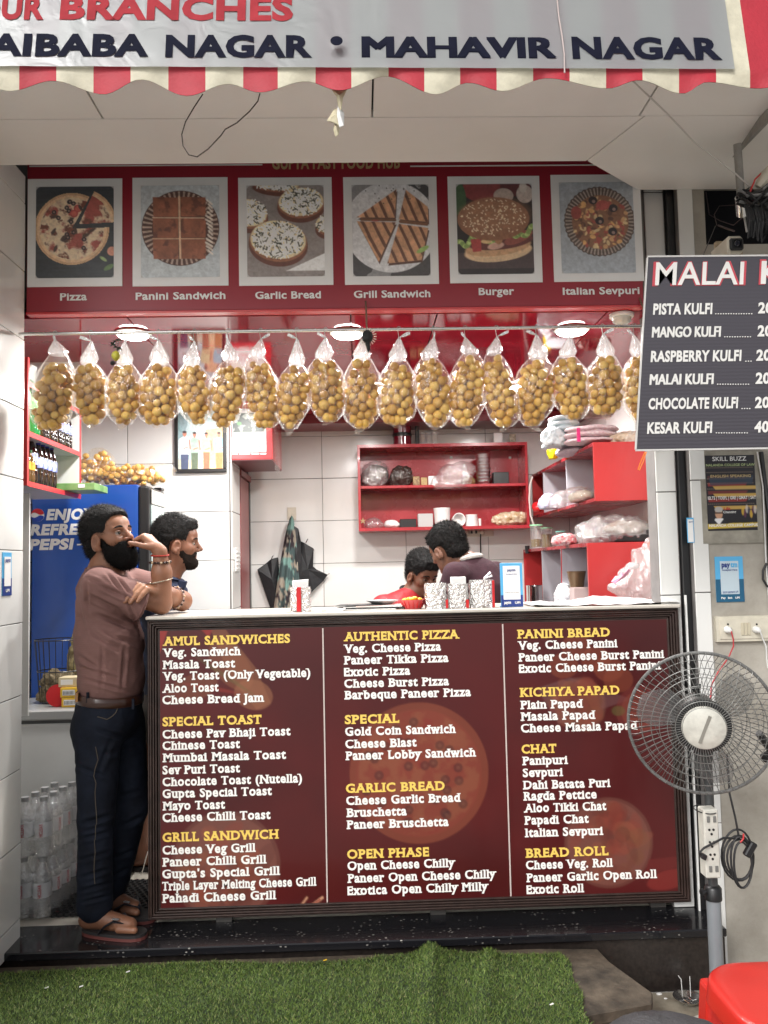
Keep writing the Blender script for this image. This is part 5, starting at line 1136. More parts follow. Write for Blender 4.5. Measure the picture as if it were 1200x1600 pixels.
part('wires', MB().tube([U(1103, 300, 3.4), U(1108, 335, 3.4), U(1125, 345, 3.35), U(1146, 352, 3.3), U(1160, 340, 3.2)], .0022, 5).tube([U(1120, 352, 3.29), U(1116, 335, 3.32), U(1124, 322, 3.4), U(1150, 320, 3.3)], .0018, 5).tube([U(1122, 352, 3.28), U(1135, 357, 3.25), U(1147, 361, 3.2)], .004, 5), mat('dusty cable', (.12, .09, .09), .6), tl, True)
wr = single('white_rope', 'thin white cord running from the awning down to the wire tangle', 'cord', MB().tube([U(988, 126, 2.32), U(1040, 175, 2.5), U(1085, 222, 2.62), U(1150, 272, 2.8), U(1172, 292, 2.86)], .0028, 6), mat('white cord', (.55, .53, .50), .6), True)
# loop of wire and torn cloth hanging from the awning
lp = [(317, 147), (303, 168), (290, 190), (284, 210), (286, 228), (295, 242), (308, 245), (325, 233), (345, 212), (352, 202), (370, 192), (390, 174), (403, 158), (406, 146)]
single('loose_wire', 'loose dark wire looping down from the awning edge', 'wire', MB().tube([U(x, y, 2.40+.01*math.sin(k)) for k, (x, y) in enumerate(lp)], .0018, 6), mat('dark brown wire', (.045, .035, .03), .6), True)
ts = thing('torn_tassel', 'scrap of torn cream plastic caught under the awning edge', 'scrap', U(527, 140, 2.33)); sc_m = mat('yellowed scrap', (.66, .60, .42), .4, bump=.5, bs=60)
for k, pts in enumerate(([(518, 139), (542, 139), (536, 152), (533, 172), (528, 165), (526, 150)], [(528, 163), (538, 176), (537, 196), (530, 198), (526, 180)], [(521, 172), (533, 165), (530, 196), (524, 192), (511, 188)], [(522, 193), (531, 196), (529, 210), (524, 213), (521, 203)])):
    P = [U(x, y, 2.33+.012*k+.006*math.sin(i*2)) for i, (x, y) in enumerate(pts)]; c0 = sum(P)/len(P)+np.array([0, -.012, 0]); n = len(P); mb = MB().add(P+[c0]+[p_+np.array([0, .004, 0]) for p_ in P]+[c0+np.array([0, .004, 0])], [(i, (i+1) % n, n) for i in range(n)]+[(n+1+(i+1) % n, n+1+i, 2*n+1) for i in range(n)]); part('scrap', mb, sc_m if k != 1 else paper_white, ts)

# ================================================================ STREET FRONT: BOARD, GRASS MAT, STOOL, BOWL
pl = thing('wooden_step', 'worn wooden board step under the artificial grass', 'step', (-.1, 2.9, 0)); wm = mat('worn dusty wood', (.050, .038, .026), .75, var=.5, vs=9, bump=.7, bs=26, col2=(.125, .098, .07))
poly = [(-2.0, 3.14), (.62, 3.14), (.84, 3.12), (.855, 3.02), (.93, 2.80), (.905, 2.735), (.60, 2.66), (-2.0, 2.62)]
part('board', MB().prism(poly, .150, .188, 'xy'), wm, pl, bevel=.004)
for x in (-1.2, -.2, .60): part('support', MB().box((x-.05, 2.72, 0), (x+.05, 3.1, .1495)), wm, pl)
# artificial grass: a rumpled sheet with blades
gx0, gx1 = -2.0, .70
def gh(x, y):
    z = .199+.004*np.sin(x*9)+.006*(fbm(np.stack([x*4, y*4, x*0], -1), 1, 3, 3)-.5)
    def fold(cx, cy, dx, dy, w, L, h):
        n = math.hypot(dx, dy); dx, dy = dx/n, dy/n; u = (x-cx)*dx+(y-cy)*dy; v = -(x-cx)*dy+(y-cy)*dx
        return h*np.exp(-(v/w)**2)*np.clip(1-np.abs(u)/L, 0, 1)**.5
    z = z+fold(.205, 2.90, .10, 1, .036, .36, .046)+fold(.40, 2.90, .20, 1, .028, .32, .032)+fold(.02, 2.85, .1, 1, .02, .28, .010)-fold(-.18, 2.85, .1, 1, .014, .3, .004)+fold(-.6, 2.9, .3, 1, .02, .2, .006)
    return z-.10*np.clip((2.60-y)/.16, 0, 2)
rs = np.random.RandomState(9)
back = lambda x: 3.085-.05*np.clip((-x-.9), 0, 1)+.012*np.sin(x*6)+.02*np.exp(-((x-.25)/.08)**2)
right = lambda y: gx1-.10*np.clip(2.9-y, 0, 1)+.008*np.sin(y*30)
Gx, Gy = np.meshgrid(np.linspace(0, 1, 150), np.linspace(0, 1, 40)); yy = 2.36+(3.06-2.36)*Gy; xr_ = gx0+(right(yy)-gx0)*Gx; yy = 2.36+(back(xr_)-2.36)*Gy
gm = mat('green mat backing', (.020, .034, .010), .9)
gt = thing('grass_mat', 'rumpled green artificial grass mat laid over the wooden step', 'mat', (-.6, 2.8, .19))
part('backing', MB().sheet(np.stack([xr_, yy, gh(xr_, yy)], -1)), gm, gt, smooth='full')
n = 150000; bx_ = rs.rand(n); by_ = rs.rand(n); yv = 2.36+.70*by_; xv = gx0+(right(yv)-gx0)*bx_; yv = 2.36+(back(xv)-2.36)*by_; zv = gh(xv, yv)+.003
hgt = .004+.0065*rs.rand(n); an = rs.rand(n)*6.28; ln = 1.1*rs.rand(n)+.3; w = .0012
ba = np.stack([xv-w*np.cos(an), yv-w*np.sin(an), zv], 1); bb = np.stack([xv+w*np.cos(an), yv+w*np.sin(an), zv], 1); a2 = rs.rand(n)*6.28
tp = np.stack([xv+hgt*ln*np.cos(a2), yv+hgt*ln*np.sin(a2), zv+hgt], 1)
V = np.stack([ba, bb, tp], 1).reshape(-1, 3); F = np.arange(3*n).reshape(-1, 3)
pal = np.array([lin((94, 118, 48)), lin((80, 104, 40)), lin((116, 134, 60)), lin((134, 134, 82)), lin((60, 84, 34))]); cb_ = pal[rs.choice(5, n, p=[.34, .28, .18, .07, .13])]*(.72+.5*fbm(np.stack([xv, yv, xv*0], 1), 9, 4, 8))[:, None]
cc_ = np.repeat(cb_, 3, 0); me = np_mesh('blades', V, F, False, cc_); me.materials.append(vmat('artificial grass blade', .55)); part('blades', me, None, gt, kind='stuff')
# scattered litter on the mat
for k, (x, y) in enumerate(((73, 1543), (127, 1541), (200, 1518), (508, 1500), (862, 1569))):
    q = UZ(x, y, .205); single('litter', 'tiny pale scrap of paper lying on the grass mat', 'scrap', MB().obox((0, 0, 0), (.006, .002, .001), (-.001, .003, 0), (0, 0, .0006)), tissue if k != 3 else MATS['yellow wrapper'], group='scraps on the grass mat', loc=q)
# steel bowl with kulfi sticks
q = UZ(1075, 1566, .015); bw_ = thing('steel_bowl', 'small steel dish with short wires standing in it, on the floor by the stool', 'dish', q)
part('dish', MB().open_lathe([(.0, .002), (.030, .003), (.046, .018), (.052, .020), (.047, .014), (.030, 0), (0, 0)], q, 32), steel, bw_, True)
part('rod', MB().tube([q+(-.012, .02, .01), q+(-.014, .02, .070), q+(-.024, .02, .084)], .0016, 5).tube([q+(.018, .02, .01), q+(.018, .02, .080)], .0016, 5), white_pl, bw_)
for k in range(6): a = k*1.05; part('scrap', MB().obox(q+(.018*math.cos(a), .014*math.sin(a), .008), (.010*math.cos(a*2), .010*math.sin(a*2), .002), (-.002, .002, 0), (0, 0, .001)), chrome, bw_)
for k, (x, y, r) in enumerate(((1030, 1553, .012), (1040, 1560, .007), (1012, 1562, .009))): q = UZ(x, y, .014); single('litter', 'crumpled pale scrap on the dirty floor tiles beside the wooden step', 'scrap', MB().sphere((0, 0, 0), (r, r*.6, r*.35), 7, 5), tissue, group='scraps on the floor tiles', loc=q)
# red plastic stool, near corner of its seat in view
sx0, sy0 = U(1093, 1575, 2.2)[0], 2.2
so = thing('red_stool', 'bright red plastic stool at the lower right corner', 'stool', (1.12, 2.26, 0)); rp = mat('bright red moulded plastic', (.66, .028, .02), .28, coat=.15, bump=.05, bs=200, var=.03)
ox, oy, SW, SH, rr = .925, 2.03, .37, .40, .13
def rrect(x0, y0, x1, y1, r, n=10):
    P = []
    for cx, cy, a0 in ((x1-r, y1-r, 0), (x0+r, y1-r, 90), (x0+r, y0+r, 180), (x1-r, y0+r, 270)):
        for i in range(n+1): a = math.radians(a0+90*i/n); P.append((cx+r*math.cos(a), cy+r*math.sin(a)))
    return P
def loft(rings): n = len(rings[0]); return MB().add([p for r in rings for p in r], [(j*n+i, j*n+(i+1) % n, (j+1)*n+(i+1) % n, (j+1)*n+i) for j in range(len(rings)-1) for i in range(n)]+[tuple(range((len(rings)-1)*n, len(rings)*n))])
R = lambda ins, z: [(x, y, z) for x, y in rrect(ox+ins, oy+ins, ox+SW-ins, oy+SH-ins, max(.02, rr-ins))]
part('seat', loft([R(-.006, .395), R(0, .44), R(.003, .448), R(.008, .4525), R(.016, .4545), R(.04, .454), R(.09, .4525), R(.14, .452)]), rp, so, smooth='full')
for sx, sy in ((0, 0), (1, 0), (0, 1), (1, 1)):
    x = ox+.045+sx*(SW-.09); y = oy+.045+sy*(SH-.09); ex = (sx-.5)*.05; ey = (sy-.5)*.05
    part('leg', MB().obox((x+ex/2, y+ey/2, .21), (.034, 0, 0), (0, .034, 0), (-ex/2, -ey/2, .21)), rp, so, bevel=.012, seg=2)
# dark slab at the bottom edge
q = UZ(1040, 1592, .42)
V = Vol((.50, 1.65, .30), (1.02, 2.30, .52), .008)
V.ell((.72, 2.03, .395), (.155, .16, .045), .02).ell((.64, 1.99, .385), (.12, .14, .04), .03).ell((.80, 1.97, .385), (.10, .16, .045), .03)
v_, q_ = V.mesh(); v_ = v_+(0, .02, .036)+(fbm(v_, 30, 3, 2)[:, None]-.5)*.006; me = np_mesh('seat_cover', v_, q_); me.materials.append(mat('dark grey vinyl', (.045, .045, .050), .55, bump=.4, bs=90, var=.2, vs=30))
ds = thing('vinyl_seat', 'dark grey vinyl covered stool top just showing at the bottom edge', 'seat', (.72, 2.0, 0)); part('cushion', me, None, ds)
for x, y in ((.64, 1.92), (.80, 1.92), (.64, 2.07), (.80, 2.07)): part('leg', MB().tube([(x, y, 0), (x, y, .405)], .012, 10), black_pl, ds)

# ================================================================ INSIDE THE SHOP, LEFT SIDE
def lumps(name_, cen, rad, m, seed=0, amp=.25, sc=6, h=.01, parts=None, col=None, flat=None, loc=None):
    """a crumpled soft body: several swellings with a creased skin"""
    cen = np.array(cen, float); rad = np.array(rad, float); rs = np.random.RandomState(seed); rad = rad*1.12
    V = Vol(cen-rad*1.5-.02, cen+rad*1.5+.02, h); V.ell(cen, rad*.85, .01)
    for k in range(5): V.ell(cen+rad*(rs.rand(3)-.5)*1.0, rad*(.35+.3*rs.rand()), .02)
    v, q = V.mesh(); N = normals(v, q); n = np.abs(fbm(v, sc/rad.mean()*.18, 3, seed)-.5)*2*.65+np.abs(fbm(v, sc/rad.mean()*.5, 2, seed+5)-.5)*2*.5
    v = v+N*((.36-n)*amp*2.5*rad.min())[:, None]
    if flat is not None: v[:, 2] = np.maximum(v[:, 2], flat)
    me = np_mesh(name_, v, q, True, col); 
    if m: me.materials.append(m)
    return me
crinkle = film('crinkled clear bag', base=.20, rough=.12, milk=.14, bump=1.0, bs=45)
blue_pe = mat('fridge blue side', (.012, .075, .36), .28, coat=.2, var=.04)
# drinks shelf
fz_top_ = U(60, 1110, 3.78)[2]+.002
SX, SXb, S0, S1 = -1.350, -1.66, 3.43, 4.05
zu, zl = U(42, 672, 3.4)[2], U(42, 751, 3.4)[2]; zt_ = U(42, 594, 3.4)[2]
ds = thing('drinks_shelf', 'red edged white wall shelf of soft drinks at the far left', 'shelf', (-1.5, 3.7, zl))
red_e = mat('red edging', (.60, .045, .05), .3)
for z, l in ((zl, 'lower shelf'), (zu, 'upper shelf'), (zt_, 'top board')):
    part('shelf_board', MB().box((SXb, S0+.0005, z-.018), (SX-.0035, S1, z)), grey_lam, ds, label=l); part('red_edge', MB().box((SX-.003, S0, z-.020), (SX, S1+.003, z+.001)), red_e, ds)
part('end_panel', MB().box((SXb, S1+.0005, zl-.018), (SX-.0035, S1+.016, zt_+.30)), white_pl, ds); part('red_edge', MB().box((SX-.003, S1+.0035, zl-.02), (SX, S1+.018, zt_+.3)), red_e, ds)
part('end_panel', MB().box((SXb, S0-.018, zl-.018), (SX, S0-.0005, zt_+.1)), red_e, ds, label='near end panel with a red face')
cola = mat('dark cola', (.012, .006, .004), .06, coat=1); green_b = mat('green bottle plastic', (.03, .38, .09), .08, trans=.55, coat=.5); bluecap = mat('blue cap', (.02, .05, .35), .35)
lab_b = mat('blue and white bottle label', (.10, .14, .55), .35, col2=(.62, .66, .80), vs=45); lab_y = mat('yellow label', (.75, .48, .05), .35, col2=(.7, .2, .04), vs=60); lab_g = mat('green and white label', (.05, .30, .08), .4, col2=(.5, .7, .4), vs=50)
def bottle(name, label, loc, h, r, body, cap, lab, group, proto={}):
    key = (body.name, h, r)
    if key in proto: return dup(proto[key], loc, label=label)
    t = proto[key] = thing(name, label, 'bottle', loc, group); l = np.array(loc)
    part('body', MB().lathe([(r*.8, 0), (r*.98, .008), (r, .02), (r, h*.30), (r*.93, h*.36), (r, h*.42), (r, h*.62), (r*.9, h*.70), (r*.45, h*.86), (r*.36, h*.89), (r*.36, h*.93)], l, 16), body, t, True)
    part('label', MB().open_lathe([(r*1.02, h*.40), (r*1.02, h*.63)], l, 16), lab, t, True)
    part('cap', MB().lathe([(r*.42, h*.925), (r*.42, h*.995), (r*.36, h), (0, h)], l, 12), cap, t, True)
    return t
g1, g2, g3 = 'bottles on the left drinks shelf', 'cola bottles on the upper drinks shelf', 'cola bottles on the lower drinks shelf'
for k, y in enumerate((3.48, 3.59)): bottle('green_bottle', ['big green soft drink bottle at the near end of the upper drinks shelf', 'second big green soft drink bottle, just behind the first on the upper shelf'][k], (-1.415, y, zu+.001), .29, .047, green_b, mat('green cap', (.02, .3, .06), .4), lab_g, g1)
wn = ['nearest', 'second', 'third', 'fourth', 'fifth', 'sixth', 'seventh', 'farthest']
for k in range(8): bottle('cola_bottle', 'small cola bottle with blue cap, '+wn[k]+' in the front row of the upper drinks shelf', (-1.392-.004*(k % 2), 3.665+.049*k, zu+.001), .185, .0235, cola, bluecap, lab_b, g2)
for k in range(7): bottle('cola_bottle', 'small cola bottle with blue cap, '+wn[k]+' in the back row of the upper drinks shelf', (-1.452, 3.69+.049*k, zu+.001), .185, .0235, cola, bluecap, lab_b, g2)
for k in range(5): bottle('cola_bottle', 'cola bottle with blue cap, '+wn[k]+' of five on the lower drinks shelf', (-1.392-.012*(k == 0), 3.585+.052*k, zl+.001), .195 if k else .215, .0245 if k else .029, cola, bluecap, lab_b, g3)
for k in range(3): bottle('juice_bottle', 'squat yellow labelled bottle, '+wn[k]+' of three on the lower drinks shelf', (-1.392, 3.455+.046*k, zl+.001), .145, .021, mat('amber drink', (.10, .05, .01), .1, coat=1), mat('dark green cap', (.02, .08, .03), .4), lab_y, 'yellow labelled bottles on the lower drinks shelf')
part('white_upright', MB().box((-1.66, 3.62, fz_top_), (-1.422, 3.632, zl-.03)), white_pl, ds)
single('clear_box', 'clear plastic snack tub on top of the drinks shelf', 'tub', MB().lathe([(.05, 0), (.058, .05), (.062, .085), (.05, .09), (0, .092)], (-1.42, 3.52, zt_+.001), 18), crinkle, True)
gb = thing('green_carton', 'flat green and white carton lying on the far end of the lower drinks shelf', 'carton', (-1.33, 3.98, zl)); a, b = U(83, 760, 3.86), U(150, 774, 3.86)
part('carton', MB().box((a[0]+.01, 3.84, zl+.001), (b[0], 4.04, zl+.034)), mat('green printed card', (.07, .22, .05), .4, col2=(.26, .40, .16), vs=9), gb, bevel=.002)
part('white_panel', MB().box((b[0]-.075, 3.8385, zl+.012), (b[0]-.045, 3.8397, zl+.028)), paper_white, gb)
# blue drinks fridge
fx0, fx1, fy0, fy1, fzt = -1.637, -1.112, 4.20, 4.56, U(215, 757, 4.2)[2]
fr = thing('drinks_fridge', 'tall blue drinks fridge with slogan lettering on its side', 'fridge', (-1.37, 4.38, FL))
part('cabinet', MB().box((fx0, fy0, FL+.03), (fx1, fy1, fzt)), blue_pe, fr, bevel=.004)
part('door_frame', MB().box((fx1+.002, fy0+.002, FL+.05), (fx1+.052, fy1, fzt-.005)), black_pl, fr, bevel=.012, seg=2)
part('door_trim', MB().box((fx1+.053, fy0+.045, fzt-.095), (fx1+.060, fy1-.01, fzt-.02)), steel, fr, bevel=.002)
part('door_glass', MB().box((fx1+.053, fy0+.05, FL+.12), (fx1+.058, fy1-.03, fzt-.10)), mat('fridge glass', (.45, .56, .55), .05, coat=1), fr)
part('top_hinge', MB().box((fx1+.01, fy1-.07, fzt-.004), (fx1+.05, fy1, fzt+.012)), black_pl, fr, bevel=.003)
lf = letter_white
def ft(s, xl, xr, yb_, cap): a = U(xl, yb_, fy0-.001); b = U(xr, yb_-(xr-xl)*.02, fy0-.001); lettering(fr, s, a, b[0]-a[0], cap, lf, off=.05, lift=.001, shear=.18)
ft('ENJOY', 72, 146, 813, .056); ft('REFRESH', 47, 152, 837, .056); ft('PEPSI', 45, 113, 860, .056)
q = U(126, 851, fy0-.001); part('dash', MB().box((q[0]-.018, fy0-.002, q[2]-.003), (q[0]+.018, fy0-.0006, q[2]+.004)), lf, fr)
q = U(59, 805, fy0); n = 22; R_ = .033
def capseg(sign, cut, mt, nm):
    P = [(q[0]+R_*math.cos(t), q[2]+R_*math.sin(t)) for t in np.linspace(math.asin(cut), math.pi-math.asin(cut), n)]
    if sign < 0: P = [(x, 2*q[2]-z) for x, z in P]
    W2 = [(q[0]+R_*.96*(i/8*2-1)*-1*-1, q[2]+sign*(R_*cut+.006*math.sin(i/8*6.28))) for i in range(9)]
    W2 = W2 if P[-1][0] < q[0] else W2[::-1]
    part(nm, MB().add([(x, fy0-.0035, z) for x, z in P+W2], [tuple(range(len(P)+len(W2)))]), mt, fr)
part('round_logo', MB().lathe([(0, 0), (R_, 0), (R_, .0012)], (q[0], fy0-.0008, q[2]), 28, (0, -1, 0)), lf, fr)
capseg(1, .22, mat('logo red', (.55, .02, .03), .35), 'logo_red'); capseg(-1, .22, mat('logo blue', (.015, .06, .38), .35), 'logo_blue')
# bags of puri lying on the fridge
for k, (px, py, sx, sy, sz, lab) in enumerate(((212, 736, .20, .10, .058, 'bag of fried puri lying flat on top of the blue fridge, right end'), (150, 722, .085, .09, .085, 'slumped bag of fried puri on the fridge, behind the drinks shelf end'), (130, 745, .07, .07, .06, 'small bag of puri at the left on the blue fridge'))):
    Y = 4.36+.05*(k == 1); cx = U([203, 152, 132][k], 735, Y)[0]; zc_ = fzt+sz+.004+(.03 if k == 1 else 0); t = thing('puri_bag', lab, 'snack bag', (cx, Y, fzt+.002), 'puri bags on top of the fridge'); rs = np.random.RandomState(k+70); m = 0; P = []
    while len(P) < [70, 34, 16][k] and m < 9000:
        m += 1; p = (rs.rand(3)*2-1)*(sx, sy, sz)
        if ((p/(sx, sy, sz))**2).sum() < .95 and all(np.linalg.norm(p-o_) > .027 for o_ in P): P.append(p)
    for i, p in enumerate(P): o = part('puri', PM[i % 6], None, t, loc=(cx+p[0], Y+p[1], max(zc_+p[2], fzt+.02))); o.scale = (.0175,)*3; o.rotation_euler = (i, i*2, i*3)
    me = lumps('film', (cx, Y, zc_), (sx*1.12, sy*1.1, sz*1.18), bagfilm, k, .12, 6, .012, flat=fzt+.003); part('film', me, None, t)
me = lumps('film', (U(172, 728, 4.45)[0], 4.45, fzt+.05), (.055, .03, .045), crinkle, 5, .3, 8, .008, flat=fzt+.003); single('empty_bag', 'empty clear plastic bag standing between the puri bags on the fridge', 'plastic bag', me, None)
# chest freezer
zy = 3.78; fz_t = U(60, 1110, zy)[2]; X0, X1 = -1.66, -1.055
cf = thing('chest_freezer', 'white chest freezer with a grey lid behind the standing customer', 'freezer', (-1.33, 3.95, FL)); wf = mat('white enamel', (.80, .80, .78), .3, var=.04, vs=4)
part('body', MB().box((X0, zy, FL+.07), (X1, 4.17, fz_t-.060)), wf, cf, bevel=.006); part('plinth', MB().box((X0+.02, zy+.04, FL), (X1-.03, 4.12, FL+.0695)), black_pl, cf)
part('seal', MB().box((X0+.003, zy+.006, fz_t-.0595), (X1-.003, 4.165, fz_t-.045)), mat('grey seal', (.10, .10, .10), .5), cf); part('lid', MB().box((X0-.003, zy-.008, fz_t-.0445), (X1+.003, 4.175, fz_t)), mat('pale grey lid', (.42, .42, .41), .3), cf, bevel=.006)
# wire basket of dried garland on it, yellow boxes, brown sack
wb = thing('wire_basket', 'dark wire basket of dried flower garland on the white freezer', 'basket', (U(92, 1075, 4.0)[0], 4.0, fz_t)); bx, by = U(92, 1060, 4.0)[0], 4.0; h_ = U(92, 1000, 4.0)[2]-fz_t
for f in (0.02, .5, 1): part('hoop', MB().tube([(bx+(.085+.025*f)*math.cos(t), by+(.07+.02*f)*math.sin(t), fz_t+.003+h_*f) for t in np.linspace(0, 2*math.pi, 25)[:-1]], .0028, 5, closed=True), black_pl, wb, True)
mb = MB()
for k in range(22): t = k/22*6.28; mb.tube([(bx+.085*math.cos(t), by+.07*math.sin(t), fz_t+.003), (bx+.11*math.cos(t), by+.09*math.sin(t), fz_t+.003+h_)], .0013, 4)
part('wires', mb, black_pl, wb)
me = lumps('garland', (bx, by, fz_t+.07), (.075, .06, .07), mat('dried brown garland', (.10, .075, .04), .8, bump=1, bs=70, col2=(.28, .22, .13), vs=60), 3, .5, 10, .008, flat=fz_t+.004); part('garland', me, None, wb)
me = lumps('sack', (U(113, 985, 4.07)[0]+.02, 4.09, fz_t+.17), (.045, .04, .16), mat('dark patterned sack', (.09, .06, .03), .7, col2=(.32, .26, .12), vs=40, bump=.5), 8, .25, 8, .01, flat=fz_t+.002); single('brown_sack', 'dark brown and gold sack standing behind the basket on the freezer', 'sack', me, None)
q = U(91, 1060, 3.87); single('red_disc', 'red round tin lid leaning against the wire basket on the freezer', 'lid', MB().lathe([(0, 0), (.045, 0), (.050, .004), (.050, .012), (0, .014)], (q[0], 3.87, fz_t+.0505), 24, (0, -1, .1)), red_pl, True)
for k, (x, y, z0) in enumerate(((112, 3.84, 0), (110, 3.84, .044), (107, 3.86, .088))):
    q = U(x, 1060, y); t = thing('yellow_box', ['lowest yellow cardboard box in the stack on the freezer', 'middle yellow cardboard box with a barcode on the freezer', 'topmost open box of the yellow stack on the freezer'][k], 'box', (q[0], y, fz_t+z0), 'yellow boxes stacked on the freezer')
    part('carton', MB().box((q[0]-.045, y, fz_t+z0+.001), (q[0]+.045, y+.08, fz_t+z0+.043)), mat('yellow card', (.80, .50, .05), .45) if k < 2 else mat('cream card', (.62, .52, .33), .5), t, bevel=.001)
    part('label', MB().box((q[0]-.035, y-.0012, fz_t+z0+.010), (q[0]+.020, y-.0003, fz_t+z0+.034)), paper_white, t)
    mb = MB()
    for j in range(8): mb.box((q[0]-.031+j*.006, y-.0022, fz_t+z0+.014), (q[0]-.029+j*.006, y-.0014, fz_t+z0+.029))
    if k < 2: part('barcode', mb, black_pl, t)
# packs of water bottles
clear_b = film('clear bottle plastic', base=.22, rough=.06, milk=.34, bump=.6, bs=50, stretch=(1, 1, 2)); wlab = mat('white bottle label', (.70, .70, .72), .4); wcap = mat('grey white cap', (.40, .40, .40), .4)
BP = MB().lathe([(.030, 0), (.036, .006), (.034, .02), (.036, .03), (.034, .05), (.036, .06), (.034, .08), (.036, .09), (.036, .17), (.034, .19), (.016, .245), (.0135, .25), (.0135, .262)], n=14); BP.v = [(x, y, z*.83) for x, y, z in BP.v]; BP = BP.mesh('bottle', True); BP.materials.append(clear_b)
BL_ = MB().open_lathe([(.0365, .079), (.0365, .137)], n=14).mesh('label', True); BL_.materials.append(wlab)
BC = MB().lathe([(.016, .214), (.016, .231), (0, .233)], n=12).mesh('cap', True); BC.materials.append(wcap)
redpr = mat('red print', (.5, .03, .05), .4)
shrink = film('shrink wrap', base=.10, rough=.10, milk=.10, bump=.8, bs=22)
for L_ in (0, 1):
    t = thing('water_pack', ['lower shrink wrapped pack of water bottles on the floor by the freezer', 'upper shrink wrapped pack of water bottles, stacked on the other one'][L_], 'bottle pack', (-1.30, 3.55, FL+L_*.237), 'packs of water bottles')
    z0 = FL+.003+L_*.237
    for i in range(2):
        for j in range(4):
            l = (-1.378+i*.0745+.012*j+.004*L_, 3.475+j*.0745, z0); bt = part('bottle', BP, None, t, loc=l); part('cap', BC, None, bt, loc=l); part('label', BL_, None, bt, loc=l)
            if i == 1 or j == 0:
                me = text_geo('BISLERI' if False else 'WATER', .03)
                a = math.radians(-75 if j == 0 else -20); lettering(bt, 'HCLEAR', (l[0]+.0375*math.cos(a), l[1]+.0375*math.sin(a), z0+.081), .052, .014, redpr, name='print', off=.03, xdir=(0, 0, 1), zdir=(math.sin(a), -math.cos(a), 0), lift=.0006) if (i == 1 or j == 0) else None
    P = [(-1.423, 3.432), (-1.260, 3.432), (-1.256, 3.47), (-1.223, 3.72), (-1.228, 3.75), (-1.383, 3.75), (-1.425, 3.47)]; rows = []
    for z, g in ((0, .96), (.02, 1.01), (.09, 1.0), (.15, 1.01), (.178, .97)):
        c0 = np.mean(P, 0); rows.append([(c0[0]+(x-c0[0])*g, c0[1]+(y-c0[1])*g, z0+z) for x, y in P+[P[0]]])
    part('shrink_wrap', MB().sheet(rows), shrink, t, smooth='full')
# holed rubber mat
mt = MB(); rs = np.random.RandomState(5)
for i in range(22):
    for j in range(15):
        x, y = -1.42+i*.027+(j % 2)*.0135, 3.470+j*.0235; P = []
        n = 6; mt.add([(x+r*math.cos(a), y+r*math.sin(a), FL+z) for r, z in ((.0155, .001), (.0150, .013), (.0100, .014), (.0085, .001)) for a in [k*math.pi/3+.5 for k in range(6)]], [(j_*6+k, j_*6+(k+1) % 6, (j_+1)*6+(k+1) % 6, (j_+1)*6+k) for j_ in range(3) for k in range(6)])
mo = thing('rubber_mat', 'black holed rubber mat on the floor behind the customer\'s feet', 'mat', (-1.1, 3.6, FL)); part('rings', mt, black_rubber, mo, kind='stuff')
single('wire_rack', 'small grey wire rack standing on the floor by the counter end', 'rack', MB().tube([(-1.02, 3.98, FL+.002), (-.99, 3.98, FL+.10), (-.90, 3.98, FL+.10), (-.90, 3.98, FL+.002)], .004, 6).tube([(-1.02, 3.9, FL+.002), (-.99, 3.9, FL+.10), (-.90, 3.9, FL+.10), (-.90, 3.9, FL+.002)], .004, 6).tube([(-.99, 3.9, FL+.10), (-.99, 3.98, FL+.10)], .004, 6), steel, True)

# framed photograph on the partition
Y = 5.04; a, b = U(273, 592, Y), U(355, 738, Y); pf = thing('framed_photo', 'black framed photograph of a group of men on the tiled partition', 'picture', ((a[0]+b[0])/2, Y, b[2])); fw = .022
z0, z1 = b[2], a[2]
for r in (((a[0], Y-.022, z0), (b[0], Y-.002, z0+fw)), ((a[0], Y-.022, z1-fw), (b[0], Y-.002, z1)), ((a[0], Y-.022, z0+fw+.0005), (a[0]+fw, Y-.002, z1-fw-.0005)), ((b[0]-fw, Y-.022, z0+fw+.0005), (b[0], Y-.002, z1-fw-.0005))): part('frame_bar', MB().box(*r), black_pl, pf, bevel=.003)
pw_, ph_ = (b[0]-a[0]-2*fw), (z1-z0-2*fw); c = Canvas(80, int(80*ph_/pw_), (188, 208, 212), 5); H = c.H
c.put(np.clip((c.noise(5)-.45)*5, 0, 1), (150, 190, 190), .7); c.put(c.poly([(0, .0), (.3, 0), (.2, H*.5), (0, H*.75)]), (96, 130, 140), .6); c.put(c.poly([(.6, H*.55), (1, H*.52), (1, H), (.7, H)]), (226, 160, 90), .7); c.put(c.poly([(0, H*.88), (1, H*.9), (1, H), (0, H)]), (210, 190, 150), .7)
for x, sh, tr, sz in ((.62, (206, 196, 150), (150, 100, 70), .92), (.90, (134, 180, 196), (170, 120, 70), .95), (.36, (150, 172, 160), (84, 98, 76), .98), (.14, (214, 222, 226), (60, 70, 100), 1.1)):
    top = H*(.60-.09*(sz-1)); hr = .042*sz; c.put(c.poly([(x-.075*sz, H), (x-.085*sz, top+.33*sz), (x+.085*sz, top+.33*sz), (x+.07*sz, H)]), tr); c.put(c.disc(x, top+.055, .022, .05), (176, 112, 92))
    c.put(c.poly([(x-.035, top+.07), (x-.115*sz, top+.10*sz), (x-.125*sz, top+.24*sz), (x-.09*sz, top+.42*sz), (x+.09*sz, top+.42*sz), (x+.125*sz, top+.24*sz), (x+.115*sz, top+.10*sz), (x+.035, top+.07)]), sh)
    c.put(c.disc(x, top, hr, hr*1.25), (184, 122, 100)); c.put(c.disc(x-.004, top-hr*.85, hr*1.02, hr*.62), (40, 32, 36)); c.put(c.seg(x-.11*sz, top+.16, x-.02, top+.33, .020), sh); c.put(c.seg(x-.02, top+.33, x+.07, top+.30, .014), (180, 116, 94)); c.put(c.seg(x+.10, top+.14, x+.12, top+.34, .018), (176, 112, 92))
